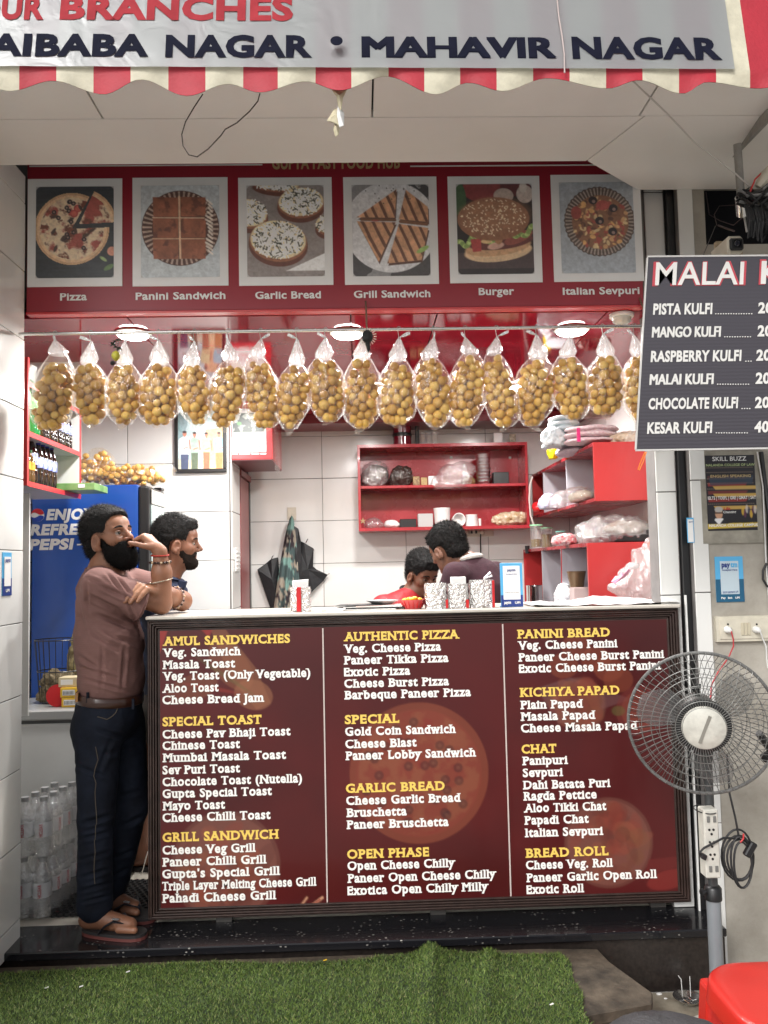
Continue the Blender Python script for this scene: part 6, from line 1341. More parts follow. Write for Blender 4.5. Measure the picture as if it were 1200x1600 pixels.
c.a = c.a*(.62+.5*c.noise(18, 3, 4)+.3*c.noise(50, 2, 5))[..., None]*1.05+.03
me = c.mesh((a[0]+fw, Y-.010, z1-fw), (pw_, 0, 0), (0, 0, ph_), 'print'); me.materials.append(print_m); part('print', me, None, pf)

# return wall with door, candy cabinet on its corner
tiled('tiled_wall', 'narrow white tiled return wall beside the inner doorway', 5.05, 5.39, FL, CEIL-.004, -.779, 'x', 1, [], [1.954+.295*k for k in range(-7, 5)], base=.004)
dr = thing('inner_door', 'dull red inner door beside a dark gap, seen almost edge on', 'door', (-.77, 5.6, FL)); dz = U(375, 745, 5.4)[2]
part('leaf', MB().box((-.782, 5.405, FL), (-.768, 5.80, dz)), mat('dull red door', (.26, .07, .07), .35, var=.1), dr); part('edge', MB().box((-.784, 5.802, FL), (-.765, 5.862, dz+.01)), black_pl, dr); part('lintel', MB().box((-.784, 5.405, dz+.011), (-.762, 5.89, dz+.05)), MATS['dull red door'], dr)  # black upright box stands in for the dark gap beside the leaf
sw_ = thing('wall_switches', 'small white louvred switch plate on the narrow return wall', 'switch panel', (-.77, 5.2, U(367, 892, 5.2)[2])); z0, z1 = U(367, 893, 5.2)[2], U(367, 856, 5.2)[2]
part('plate', MB().box((-.7705, 5.14, z0), (-.762, 5.30, z1)), white_pl, sw_, bevel=.002)
for k in range(5): part('slat', MB().box((-.7615, 5.15, z0+.012+k*(z1-z0-.02)/5), (-.757, 5.29, z0+.022+k*(z1-z0-.02)/5)), white_pl, sw_, bevel=.001)
Y = 5.052; a, b = U(358, 600, Y), U(425.5, 717, Y); zb_ = b[2]
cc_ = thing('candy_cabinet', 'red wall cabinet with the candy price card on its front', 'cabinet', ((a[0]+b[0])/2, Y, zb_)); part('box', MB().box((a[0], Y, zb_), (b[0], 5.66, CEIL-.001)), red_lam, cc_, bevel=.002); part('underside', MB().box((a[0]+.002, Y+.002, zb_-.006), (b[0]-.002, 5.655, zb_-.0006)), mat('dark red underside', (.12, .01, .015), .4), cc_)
p0, p1 = U(362.5, 664, Y), U(416, 706, Y); part('price_card', MB().box((p0[0], Y-.003, p1[2]), (p1[0], Y-.0006, CEIL-.05)), paper_white, cc_)
c = Canvas(60, 34, (60, 70, 66), 3); c.put(np.clip((c.noise(8)-.5)*6, 0, 1), (190, 200, 190)); c.put(c.disc(.2, .3, .07, .05), (90, 150, 90)); me = c.mesh((p0[0]+.004, Y-.0035, U(390, 645, Y)[2]), (p1[0]-p0[0]-.008, 0, 0), (0, 0, .12), 'picture'); me.materials.append(print_m); part('picture', me, None, cc_)
pk = mat('faded pink print', (.62, .22, .20), .4); bl_ = mat('faded blue print', (.12, .25, .60), .4)
for s, xl, xr, yb_, m_ in (('SMALL CANDY', 365, 402, 693, pk), ('BIG CANDY', 365, 393, 700, pk), ('20/-', 404, 414, 693, bl_), ('40/-', 404, 414, 700, bl_)): text_px(cc_, s, xl, xr, yb_, Y-.003, .018, m_, off=.03)
for k, (x0, x1) in enumerate(((363, 372), (374, 391), (393, 405), (407, 416))): u0, u1 = U(x0, 709, Y), U(x1, 710, Y); part('white_rule', MB().box((u0[0], Y-.002, u0[2]-.004), (u1[0], Y-.0005, u0[2]+.004)), letter_white, cc_)
rows = [[(b[0]+.008+.004*math.sin(j*1.7+i), 5.10+i*.07, zb_-.06+j*.075) for i in range(6)] for j in range(9)]; single('patterned_strip', 'clear patterned plastic sheet hanging beside the candy cabinet', 'plastic sheet', MB().sheet(rows), crinkle, 'full')

# ================================================================ BACK WALL
Yf = 5.62; a, b = U(558, 694, Yf), U(828, 825, Yf); x0, x1, z1, z0 = a[0], b[0], a[2]-.004, b[2]; zm = U(690, 757, Yf)[2]
bs_ = thing('red_wall_shelf', 'red two level wall shelf on the back wall with tubs and packets', 'shelf', ((x0+x1)/2, 5.75, z0)); rs2 = mat('deep red laminate', (.33, .020, .028), .27, var=.16, vs=5, coat=.15, rvar=.08)
part('shelf_board', MB().box((x0, Yf, z1-.022), (x1, 5.888, z1)), rs2, bs_, bevel=.001, label='top board'); part('shelf_board', MB().box((x0, Yf, z0), (x1, 5.888, z0+.022)), rs2, bs_, bevel=.001, label='bottom board'); part('shelf_board', MB().box((x0+.0185, Yf+.004, zm-.018), (x1-.0185, 5.878, zm)), rs2, bs_, bevel=.001, label='middle board')
part('side_panel', MB().box((x0, Yf+.0005, z0+.0225), (x0+.018, 5.888, z1-.0225)), rs2, bs_, bevel=.001); part('side_panel', MB().box((x1-.018, Yf+.0005, z0+.0225), (x1, 5.888, z1-.0225)), rs2, bs_, bevel=.001); part('back_panel', MB().box((x0+.0185, 5.879, z0+.0225), (x1-.0185, 5.888, z1-.0225)), rs2, bs_)
for px in (705, 797): q = U(px, 715, 5.875); part('screw', MB().lathe([(.010, 0), (.010, .002), (.004, .003)], (q[0], 5.8785, q[2]), 14, (0, -1, 0)), white_pl, bs_)
def SZp(x0, y0, x1, y1, Y): a, b = U(x0, y0, Y), U(x1, y1, Y); return (a[0]+b[0])/2, (a[2]+b[2])/2, abs(b[0]-a[0])/2, abs(a[2]-b[2])/2
def lump_px(name, label, cat, x0, y0, x1, y1, Y, m, d=.05, seed=1, base=None, amp=.3, group=None):
    cx, cz, rx, rz = SZp(x0, y0, x1, y1, Y); base_ = (cz-rz) if base is None else base; cz = base_+rz
    me = lumps(name, (cx, Y, cz), (rx*1.03, d, rz*1.05), m, seed, amp, 8, max(.006, min(rx, rz)/9), flat=base_+.001); return single(name, label, cat, me, None, group=group)
def box_px(name, label, cat, x0, y0, x1, y1, Y, m, d=.05, base=None, group=None, bevel=.003):
    cx, cz, rx, rz = SZp(x0, y0, x1, y1, Y); b0 = (cz-rz) if base is None else base
    return single(name, label, cat, MB().box((cx-rx, Y-d/2, b0+.001), (cx+rx, Y+d/2, b0+2*rz)), m, bevel=bevel, group=group)
def tub_px(name, label, cat, x0, y0, x1, y1, Y, m, base=None, taper=.86, lid=None, n=20, group=None):
    cx, cz, rx, rz = SZp(x0, y0, x1, y1, Y); b0 = (cz-rz) if base is None else base; h = 2*rz
    t = thing(name, label, cat, (cx, Y, b0+.001), group); part('body', MB().lathe([(rx*taper, 0), (rx*.98, h*.9), (rx, h*.92), (rx, h if not lid else h*.93), (rx*.94, h*.97 if not lid else h*.93), (rx*.9, h*.85), (0, h*.85)], (cx, Y, b0+.001), n), m, t, True)
    if lid: part('lid', MB().lathe([(rx*1.05, h*.935), (rx*1.05, h*.99), (rx*.95, h), (0, h)], (cx, Y, b0+.001), n), lid, t, True)
    return t
Yi = 5.74; wt = mat('white tub plastic', (.74, .73, .71), .3); mid = zm
lump_px('silver_packet', 'crinkled silver packet at the left end of the upper red shelf', 'packet', 565, 716, 607, 755, Yi, crinkle, .06, 1, mid); lump_px('plates_inside', 'grey stack of foil plates inside the crinkled packet on the upper red shelf', 'plates', 568, 722, 603, 755, Yi, mat('grey foil', (.30, .28, .27), .35, metal=.6, bump=.8, bs=60), .045, 9, mid)
lump_px('brown_packet', 'dark brown packet beside the silver one on the upper red shelf', 'packet', 609, 724, 645, 755, Yi, mat('dark brown film', (.05, .035, .03), .15, bump=.9, bs=50, coat=.6), .05, 2, mid)
box_px('small_carton', 'tan printed carton, left of the small cartons on the upper red shelf', 'carton', 645, 740, 656, 755, Yi-.03, mat('tan card', (.48, .34, .16), .5, col2=(.12, .05, .03), vs=80), .03, mid); box_px('small_carton', 'brown and gold small carton in the middle of the upper red shelf', 'carton', 657.5, 742, 667.5, 755, Yi-.03, mat('brown gold card', (.30, .18, .07), .4, col2=(.6, .45, .2), vs=90), .03, mid); box_px('small_carton', 'white small carton, right of the gold one on the upper red shelf', 'carton', 669, 740, 681, 755, Yi-.03, paper_white, .03, mid)
lump_px('clear_bag', 'crumpled clear bag drooping over the edge of the upper red shelf', 'plastic bag', 682, 730, 738, 767, Yi-.09, crinkle, .05, 4, mid-.03)
lump_px('gold_bag', 'small amber packet behind the foil cups on the upper red shelf', 'packet', 722, 742, 742, 755, Yi+.02, mat('amber film', (.35, .22, .10), .25, bump=.8, bs=50), .04, 5, mid)
cx, cz, rx, rz = SZp(742, 706, 768, 754, Yi); t = thing('foil_cup_stack', 'tall stack of silver foil cups on the upper red shelf', 'cups', (cx, Yi, mid+.001)); n = 9
for k in range(n): part('cup', MB().lathe([(rx*.80, 0), (rx*.97, 2*rz/n*.85), (rx, 2*rz/n*.9), (rx*.9, 2*rz/n*.97)], (cx+.002*math.sin(k*2), Yi, mid+.002+k*2*rz/n), 18), foil2, t, True)
box_px('black_box', 'small black box right of the foil cups on the upper red shelf', 'box', 769, 734, 794, 753, Yi, black_pl, .08, mid)
lo_ = z0+.022
lump_px('clear_bowls', 'clear bag of steel bowls at the left of the lower red shelf', 'bowls', 571, 800, 597, 815, Yi, crinkle, .05, 11, lo_); lump_px('white_bowls', 'white bowls in a clear bag on the lower red shelf', 'bowls', 601, 803, 623, 815, Yi, wt, .05, 12, lo_, .1)
box_px('black_tray', 'flat black tray between bowls and clear box on the lower red shelf', 'tray', 624, 802, 650, 815, Yi, black_pl, .09, lo_); t = box_px('clear_container', 'clear lidded container on the lower red shelf', 'container', 652, 794, 676, 815, Yi, mat('frosted plastic', (.42, .42, .41), .3), .08, lo_, bevel=.004)
tub_px('white_tub', 'tall white ribbed tub, biggest on the lower red shelf', 'tub', 677, 785, 704, 814, Yi-.02, wt, lo_)
cx, cz, rx, rz = SZp(706, 793, 727, 814, Yi-.03); single('white_cup', 'white tub lying on its side with its round mouth facing out, lower red shelf', 'tub', MB().lathe([(rx*.7, -.07), (rx*.98, -.01), (rx*1.05, -.004), (rx*1.05, 0), (rx*.93, 0), (rx*.8, -.05), (0, -.05)], (cx, Yi-.06, lo_+rx*1.06), 24, (.25, -1, .0)), wt, True)
tub_px('white_tub', 'smaller white tub upside down right of the round one, lower red shelf', 'tub', 727, 796, 746, 814, Yi-.02, wt, lo_, taper=1.1); tub_px('tiny_cup', 'tiny white cup beside the tubs on the lower red shelf', 'cup', 747, 802, 752, 814, Yi-.02, wt, lo_)
lump_px('amber_bag', 'amber brown snack bag at the right end of the lower red shelf', 'packet', 768, 797, 825, 815, Yi-.04, mat('amber snack bag', (.42, .27, .13), .2, bump=1, bs=40, coat=.6, col2=(.6, .5, .38), vs=20), .05, 14, lo_)
mb = MB(); q = U(567, 814, Yf-.01)
for k in range(5): a_ = k*1.257+.3; mb.tube([q, q+np.array([.02*math.cos(a_), -.004, .02*math.sin(a_)])], [.007, .002], 6)
single('star_ornament', 'small tan star shaped ornament on the left corner of the red shelf', 'ornament', mb, mat('tan ornament', (.34, .22, .11), .5), True)
zT = z1+.001
t = tub_px('red_canister', 'dark red canister with a black band on top of the red shelf', 'canister', 613, 640, 643, 693, Yi, mat('dark red canister', (.16, .008, .02), .2, coat=.5), zT, 1.0); cx, cz, rx, rz = SZp(613, 640, 643, 693, Yi); part('band', MB().open_lathe([(rx*1.02, .065), (rx*1.05, .07), (rx*1.05, .085), (rx*1.02, .09)], (cx, Yi, zT), 20), black_pl, t, True)
box_px('black_bottle', 'slim black box beside the red canister on top of the shelf', 'box', 648, 640, 655, 693, Yi, black_pl, .05, zT)
for k, x in enumerate((661, 670, 679)): tub_px('glass_tumbler', ['left glass tumbler on top of the red shelf', 'middle glass tumbler on top of the red shelf', 'right glass tumbler on top of the red shelf'][k], 'glass', x-5.5, 674, x+5.5, 693, Yi-.05+.03*(k == 1), clear_pl, zT, .85, group='glass tumblers on the red shelf')
box_px('photo_card', 'small white photo card standing on the red shelf', 'card', 771, 672, 785, 690, Yi, paper_white, .012, zT, bevel=.001); box_px('photo_card', 'small dark photo card standing at the right on the red shelf', 'card', 795, 673, 806, 689, Yi, mat('dark photo', (.10, .09, .07), .3, col2=(.5, .42, .3), vs=70), .012, zT, bevel=.001)
# sockets below the shelf
a, b = U(722, 824, 5.885), U(771, 838, 5.885); t = thing('socket_strip', 'cream socket strip on the tiles below the red shelf', 'socket', ((a[0]+b[0])/2, 5.88, b[2])); part('plate', MB().box((a[0], 5.870, b[2]), (b[0], 5.889, a[2])), cream_pl, t, bevel=.002)
for px in (737, 744): q = U(px, 831, 5.87); part('socket_hole', MB().box((q[0]-.007, 5.868, q[2]-.012), (q[0]+.007, 5.8695, q[2]+.014)), black_pl, t)
for px in (728, 752): q = U(px, 832, 5.87); part('plug', MB().lathe([(.024, 0), (.022, .02), (.010, .035)], (q[0], 5.8695, q[2]), 14, (0, -1, 0)), cream_pl, t, True)
for k, px in enumerate((727, 751)): q = U(px, 834, 5.84); single('black_lead', ['left black lead hanging from the socket strip behind the cooks', 'right black lead hanging from the socket strip behind the cooks'][k], 'lead', MB().tube([q, q+(0, .02, -.06), (q[0], 5.885-.02, 1.2), (q[0]+.02, 5.87, .9)], .005, 6), black_rubber, True)
# umbrella and patterned cloth on a hook
um = thing('umbrella', 'half folded black umbrella hanging on the back wall', 'umbrella', U(458, 812, 5.86)); ub = mat('black umbrella cloth', (.010, .011, .013), .55, bump=.3, bs=30)
def wing(pts, Y, m, parent, name='panel', th=.012, sub=1):
    P = [U(x, y, Y+.012*math.sin(i*2.1)) for i, (x, y) in enumerate(pts)]; n = len(P); c0 = sum(P)/n+np.array([0, -.022, 0]); B = [p+np.array([0, th, 0]) for p in P]
    part(name, MB().add(P+[c0]+B, [(i, (i+1) % n, n) for i in range(n)]+[(n+1+i, n+1+(i+1) % n, (i+1) % n, i) for i in range(n)]+[tuple(range(2*n, n, -1))]), m, parent)
wing([(402, 890), (417, 879), (424, 873), (434, 871), (437, 905), (440, 962), (425, 958)], 5.86, ub, um); wing([(455, 838), (462, 842), (475, 848), (490, 857), (489, 885), (495, 890), (512, 898), (505, 908), (490, 922), (478, 935), (465, 950), (455, 900)], 5.85, ub, um); wing([(457, 820), (466, 826), (470, 845), (472, 900), (463, 940), (452, 880)], 5.83, ub, um)
for p, q_ in (((424, 873), (427, 868)), ((478, 848), (481, 842)), ((489, 857), (491, 860)), ((512, 898), (515, 896))): a, b = U(*p, 5.86), U(*q_, 5.86); part('rib_tip', MB().tube([a, b], .003, 5), steel, um)
part('shaft', MB().tube([U(458, 815, 5.85), U(463, 838, 5.84), U(466, 960, 5.85)], .006, 6), steel, um)
ccv = []; rows = []
for j in range(40):
    f = j/39; y = 806+154*f; xc = 455-8*f; hw = 2+ (21*f**.8 if f < .6 else 14+11*(f-.6)/.4*.6); L = 455-26*f**.7*1.1; R_ = 457+13*f**.6+ (6*max(0, f-.5)); row = []
    for i in range(46): g = i/45; x = L+(R_-L)*g; row.append(U(x, y, 5.82-.028*math.sin(g*math.pi)+.012*math.sin(g*22+f*3)*f))
    rows.append(row)
rows = np.array(rows); mb = MB().sheet(rows); me = mb.mesh('cloth', 'full'); Vv = np.array([v.co[:] for v in me.vertices]); n = fbm(Vv, 22, 3, 4); n2 = fbm(Vv+9, 34, 3, 6); n3 = fbm(Vv+4, 14, 2, 2)
cc3 = np.where((n > .56)[:, None], lin((66, 84, 84)), np.where((n2 > .60)[:, None], lin((44, 36, 42)), np.where((n3 > .55)[:, None], lin((112, 148, 140)), lin((150, 142, 128))))); set_col(me, cc3); me.materials.append(vmat('printed leaf cloth', .8, bump=.2, bs=60)); hc = thing('hanging_cloth', 'grey green leaf patterned cloth hanging in front of the black umbrella', 'cloth', U(455, 806, 5.84)); part('cloth', me, None, hc)
single('wall_hook', 'small hook and patch on the tiles above the hanging cloth', 'hook', MB().box(U(449, 793, 5.888), U(463, 812, 5.889)-(0, .003, 0)).tube([U(456, 806, 5.885), U(456, 808, 5.85), U(456, 804, 5.845)], .003, 5), cream_pl)

# ================================================================ RIGHT SIDE CABINETS
def side_cab(name, label, X0, X1, Y0, Y1, z0, z1, divs):
    t = thing(name, label, 'cabinet', ((X0+X1)/2, (Y0+Y1)/2, z0)); rc_ = mat('bright red laminate', (.47, .035, .036), .3, var=.05, vs=3, coat=.1)
    part('end_panel', MB().box((X0, Y0, z0), (X1, Y0+.018, z1)), rc_, t, bevel=.001); part('end_panel', MB().box((X0, Y1-.018, z0), (X1, Y1, z1)), rc_, t)
    part('top_board', MB().box((X0+.0005, Y0+.0185, z1-.018), (X1, Y1-.0185, z1)), rs2, t); part('bottom_board', MB().box((X0+.0005, Y0+.0185, z0), (X1, Y1-.0185, z0+.018)), rs2, t)
    part('back_panel', MB().box((X1-.012, Y0+.0185, z0+.0185), (X1, Y1-.0185, z1-.0185)), grey_lam, t); part('lining', MB().box((X0+.004, Y0+.0185, z0+.0185), (X1-.0125, Y0+.022, z1-.0185)), grey_lam, t)
    for y in divs: part('divider', MB().box((X0+.003, y-.008, z0+.0185), (X1-.0125, y+.008, z1-.0185)), grey_lam, t)
    return t
CX = 1.233; yd = lambda px, py, X: UX(px, py, X)[1]
side_cab('red_cabinet', 'upper red wall cabinet on the right with cloths piled on it', CX, 1.548, 4.30, 5.875, 1.918, 2.228, [yd(884, 740, CX), yd(849, 780, CX)])
C2 = 1.155; side_cab('red_cabinet', 'lower red cabinet on the right with jars and a tray on it', C2, 1.548, 4.20, 5.875, .95, 1.698, [yd(877, 900, C2), yd(847, 900, C2)])
part('partition', MB().box((1.42, 3.62, 0), (1.548, 3.64, CEIL-.01)), white_pl, thing('white_partition', 'white boxed edge between the cabinets and the pillar', 'partition', (1.5, 3.63, 0)))
# on the upper cabinet
zc = 2.229
def fold_px(name, label, x0, y0, x1, y1, Y, m, d=.14, n=4, seed=1):
    cx, cz, rx, rz = SZp(x0, y0, x1, y1, Y); t = thing(name, label, 'cloth', (cx, Y, cz-rz)); V = Vol((cx-rx-.06, Y-d-.04, cz-rz-.03), (cx+rx+.06, Y+d+.04, cz+rz+.05), .009)
    for k in range(n): z = cz-rz+2*rz*(k+.5)/n; V.cap((cx-rx*.8+.01*math.sin(k*3+seed), Y, z), (cx+rx*.8+.012*math.sin(k*5+seed), Y, z+.004*math.sin(k)), rz/n*1.05, None, .004); V.ell((cx, Y, z), (rx*1.0, d, rz/n*1.1), .006)
    v, q = V.mesh(); v = v+(fbm(v, 18, 3, seed)[:, None]-.5)*(.02, .02, .014); me = np_mesh('folded_cloth', v, q); me.materials.append(m); part('folded_cloth', me, None, t); return t
check = mat('pink and white checked cloth', (.60, .40, .44), .85, col2=(.72, .66, .66), vs=70); paleb = mat('pale blue white cloth', (.46, .55, .60), .85, col2=(.70, .72, .72), vs=14)
fold_px('folded_cloth', 'pale blue and white crumpled cloth on top of the pile on the red cabinet', 856, 652, 905, 676, 4.62, paleb, .12, 3, 1)
fold_px('folded_cloth', 'pink checked folded cloth with a magenta band on the red cabinet', 880, 668, 968, 694, 4.52, check, .13, 3, 2)
fold_px('folded_cloth', 'grey and pink dotted cloth at the bottom of the pile on the red cabinet', 868, 690, 925, 712, 4.75, mat('grey pink dotted cloth', (.40, .36, .42), .85, col2=(.62, .52, .58), vs=90), .16, 2, 3)
a, b = U(901, 669, 4.375), U(907, 690, 4.375); single('magenta_strap', 'bright magenta strap round the pink checked cloth', 'strap', MB().box((a[0], 4.372, b[2]), (b[0], 4.376, a[2])), mat('magenta ribbon', (.55, .01, .14), .5))
lump_px('white_cloth_heap', 'heap of white cloth at the left end of the pile on the red cabinet', 'cloth', 850, 672, 884, 702, 4.62, paleb, .10, 22, zc+.02, .3)
lump_px('wrapped_packet', 'tan and white wrapped packet behind the snack bags on the red cabinet', 'packet', 950, 672, 1008, 690, 4.45, mat('tan wrapped packet', (.52, .40, .26), .35, bump=.8, bs=40, col2=(.72, .66, .58), vs=22), .08, 23, zc)
lump_px('brown_packet', 'dark brown packet lying on the cloth pile', 'packet', 905, 652, 958, 668, 4.55, mat('dark maroon packet', (.10, .04, .035), .3, bump=.8, bs=30, col2=(.40, .28, .22), vs=16), .07, 24, zc+.17)
lump_px('yellow_bag', 'bright yellow plastic bag stuffed at the left edge of the cloth pile', 'plastic bag', 857, 697, 871, 727, 5.0, mat('bright yellow plastic', (.80, .62, .01), .35, bump=.6, bs=50), .04, 25, zc)
# in the upper cabinet
lump_px('clear_snack_pack', 'clear packs lying in the largest compartment of the upper red cabinet', 'packets', 884, 772, 926, 792, 4.62, crinkle, .14, 31, 1.937); lump_px('tan_biscuits', 'tan biscuits inside the clear packs of the upper red cabinet', 'biscuits', 890, 776, 924, 790, 4.60, mat('biscuit tan', (.55, .40, .24), .6, bump=.6, bs=50, col2=(.72, .66, .56), vs=30), .10, 32, 1.937)
lump_px('white_basket', 'white and blue woven basket in the middle compartment of the upper cabinet', 'basket', 843, 779, 868, 802, 5.2, mat('blue white weave', (.30, .30, .55), .5, col2=(.72, .70, .74), vs=80), .08, 33, 1.937, .1); lump_px('clear_pack', 'crumpled clear pack beside the woven basket', 'packet', 862, 776, 886, 798, 5.0, crinkle, .08, 34, 1.937)
lump_px('red_scoop', 'red plastic scoop at the far end of the upper cabinet', 'scoop', 832, 795, 846, 810, 5.45, red_pl, .03, 35, 1.937, .1)
single('white_flex', 'white electric flex hanging from the upper cabinet corner', 'cable', MB().tube([U(832, 745, 5.6), U(828, 758, 5.58), U(827, 780, 5.58), U(829, 805, 5.58), U(837, 828, 5.6)], .006, 6), mat('pinkish white flex', (.68, .58, .54), .4), True)
# on the lower cabinet
zc2 = 1.699; gl_ = mat('green lid', (.22, .44, .26), .4)
t = tub_px('pickle_jar', 'clear jar of brown pickle with a pale green lid, leftmost on the lower cabinet', 'jar', 828, 829, 849, 864, 5.15, clear_pl, zc2, .98, gl_); t2 = tub_px('pickle_jar', 'second clear jar with a pale green lid on the lower cabinet', 'jar', 845, 829, 864, 860, 5.3, clear_pl, zc2, .98, gl_)
for tt, (x, y, yy, h) in ((t, (838, 850, 5.15, .05)), (t2, (854, 848, 5.3, .085))): cx = U(x, y, yy)[0]; part('contents', MB().lathe([(.033, .003), (.034, h), (0, h+.004)], (cx, yy, zc2), 16), mat('oily brown pickle', (.13, .08, .02), .2, coat=.5), tt, True)
tub_px('green_jar', 'squat jar with a teal lid behind the packets on the lower cabinet', 'jar', 868, 825, 884, 848, 4.95, clear_pl, zc2, .98, mat('teal lid', (.12, .36, .30), .4))
for k, (x, y) in enumerate(((890, 4.9), (899, 4.8), (908, 4.75))): tub_px('steel_cup', ['leftmost of three steel cups on the lower cabinet', 'middle of three steel cups on the lower cabinet', 'rightmost of three steel cups on the lower cabinet'][k], 'cup', x-6, 830, x+6, 847, y, steel, zc2, .9, group='steel cups on the lower cabinet')
lump_px('red_white_packets', 'small red and white packets along the edge of the lower cabinet', 'packets', 864, 843, 902, 858, 4.6, mat('red white wrapper', (.60, .03, .06), .35, col2=(.75, .66, .64), vs=45, bump=.7, bs=60), .05, 41, zc2)
box_px('black_tray', 'wide black tray under the clear bag on the lower cabinet', 'tray', 926, 838, 1016, 848, 4.42, black_pl, .26, zc2, bevel=.006)
lump_px('clear_bag_tray', 'big crinkled clear bag wrapped round the black tray on the lower cabinet', 'plastic bag', 902, 811, 1016, 848, 4.40, film('white crinkled bag', base=.20, rough=.14, milk=.26, bump=1, bs=35), .12, 42, zc2, .35)
lump_px('tray_contents', 'tan food boxes inside the clear bag on the black tray', 'boxes', 950, 819, 1012, 840, 4.44, mat('tan box board', (.45, .36, .26), .6, col2=(.66, .60, .52), vs=14), .06, 43, zc2+.045, .1)
# in the lower cabinet
zi = U(835, 946, 4.9)[2]
tub_px('steel_vessel', 'shiny steel vessel in the left compartment of the lower cabinet', 'vessel', 822, 915, 848, 944, 5.2, chrome, None, 1.0); box_px('white_shelf', 'thin inner shelf of the lower cabinet', 'shelf', 818, 944, 922, 948, 4.6, grey_lam, .5)
lump_px('white_pouch', 'knotted white plastic pouch in the lower cabinet', 'plastic bag', 868, 914, 896, 946, 4.75, mat('white polythene', (.72, .72, .72), .3), .06, 51, None); tub_px('steel_bowl_stack', 'brown topped steel bowl behind the clear box in the lower cabinet', 'bowl', 886, 893, 916, 920, 4.65, mat('brown steel bowl', (.20, .13, .07), .25, metal=.5), None, .7)
box_px('clear_food_box', 'clear food box with pinkish contents in the lower cabinet', 'box', 893, 918, 919, 946, 4.5, mat('milky pink box', (.50, .38, .36), .3), .1)
tub_px('salt_jar', 'small dark jar at the far corner by the lower cabinet', 'jar', 820, 853, 828, 865, 5.7, black_pl, None)
single('red_string', 'thin red string hanging down the lower cabinet', 'string', MB().tube([UX(877, 858, C2-.006), UX(878, 940, C2-.006)], .0025, 5), red_pl)
# hanging carrier bag
cbx = thing('carrier_bag', 'stuffed translucent white carrier bag with a jagged pink edge, hanging beside the pillar', 'carrier bag', U(995, 935, 4.05)); V = Vol(U(940, 950, 4.05)-(0.02, .15, .02), U(1040, 840, 4.05)+(.08, .15, .05), .009); yb4 = 4.05
P_ = lambda x, y, d=0: U(x, y, yb4+d)
V.ell(P_(1002, 905), (.105, .08, .10), .03).ell(P_(975, 918), (.075, .06, .045), .04).ell(P_(1010, 880), (.07, .06, .08), .03).cap(P_(1005, 870), P_(1018, 848), .05, .02, .03).cap(P_(1018, 848), P_(1024, 838), .02, .008, .01).ell(P_(1000, 925), (.11, .07, .05), .03)
v, q = V.mesh(); N = normals(v, q); n = np.abs(fbm(v*(1, 1, .35), 16, 3, 3)-.5)*2+.25*np.abs(fbm(v*(1, 1, .5), 24, 2, 6)-.5)*2; v = v+N*((.26-n)*.050)[:, None]; me = np_mesh('bag', v, q); me.materials.append(film('thin white carrier plastic', base=.16, rough=.16, milk=.36, bump=1, bs=30)); part('bag', me, None, cbx)
wing([(955, 909), (962, 900), (966, 903), (971, 894), (975, 898), (983, 888), (985, 893), (976, 902), (962, 912)], 3.97, mat('pink plastic', (.60, .24, .36), .4), cbx, 'pink_lining', .006); part('orange_print', lumps('or', P_(1021, 851, -.02), (.016, .012, .022), mat('orange print', (.75, .13, .03), .4), 6, .2, h=.005), None, cbx)
part('knot', lumps('kn', P_(990, 884, -.05), (.022, .012, .009), MATS['thin white carrier plastic'], 7, .3, h=.005), None, cbx)
single('wall_hook', 'dark hook rail holding the carrier bag beside the pillar', 'hook', MB().box(U(1012, 834, 4.07), U(1030, 830, 4.09)+(0, 0, .008)).tube([U(1024, 832, 4.06), U(1024, 842, 4.04), U(1022, 846, 4.05)], .004, 5), black_pl)
# dome on the ceiling
q = UZ(971, 491, CEIL); dm = thing('ceiling_dome', 'small white dome fixed to the red ceiling near the right pillar', 'dome', q); part('base', MB().lathe([(.05, 0), (.05, -.012), (.046, -.016)], q, 24), white_pl, dm, True); part('dome', MB().lathe([(.040, -.016), (.036, -.034), (.02, -.046), (0, -.05)], q, 24), mat('smoked dome', (.55, .53, .48), .15, coat=1), dm, True)

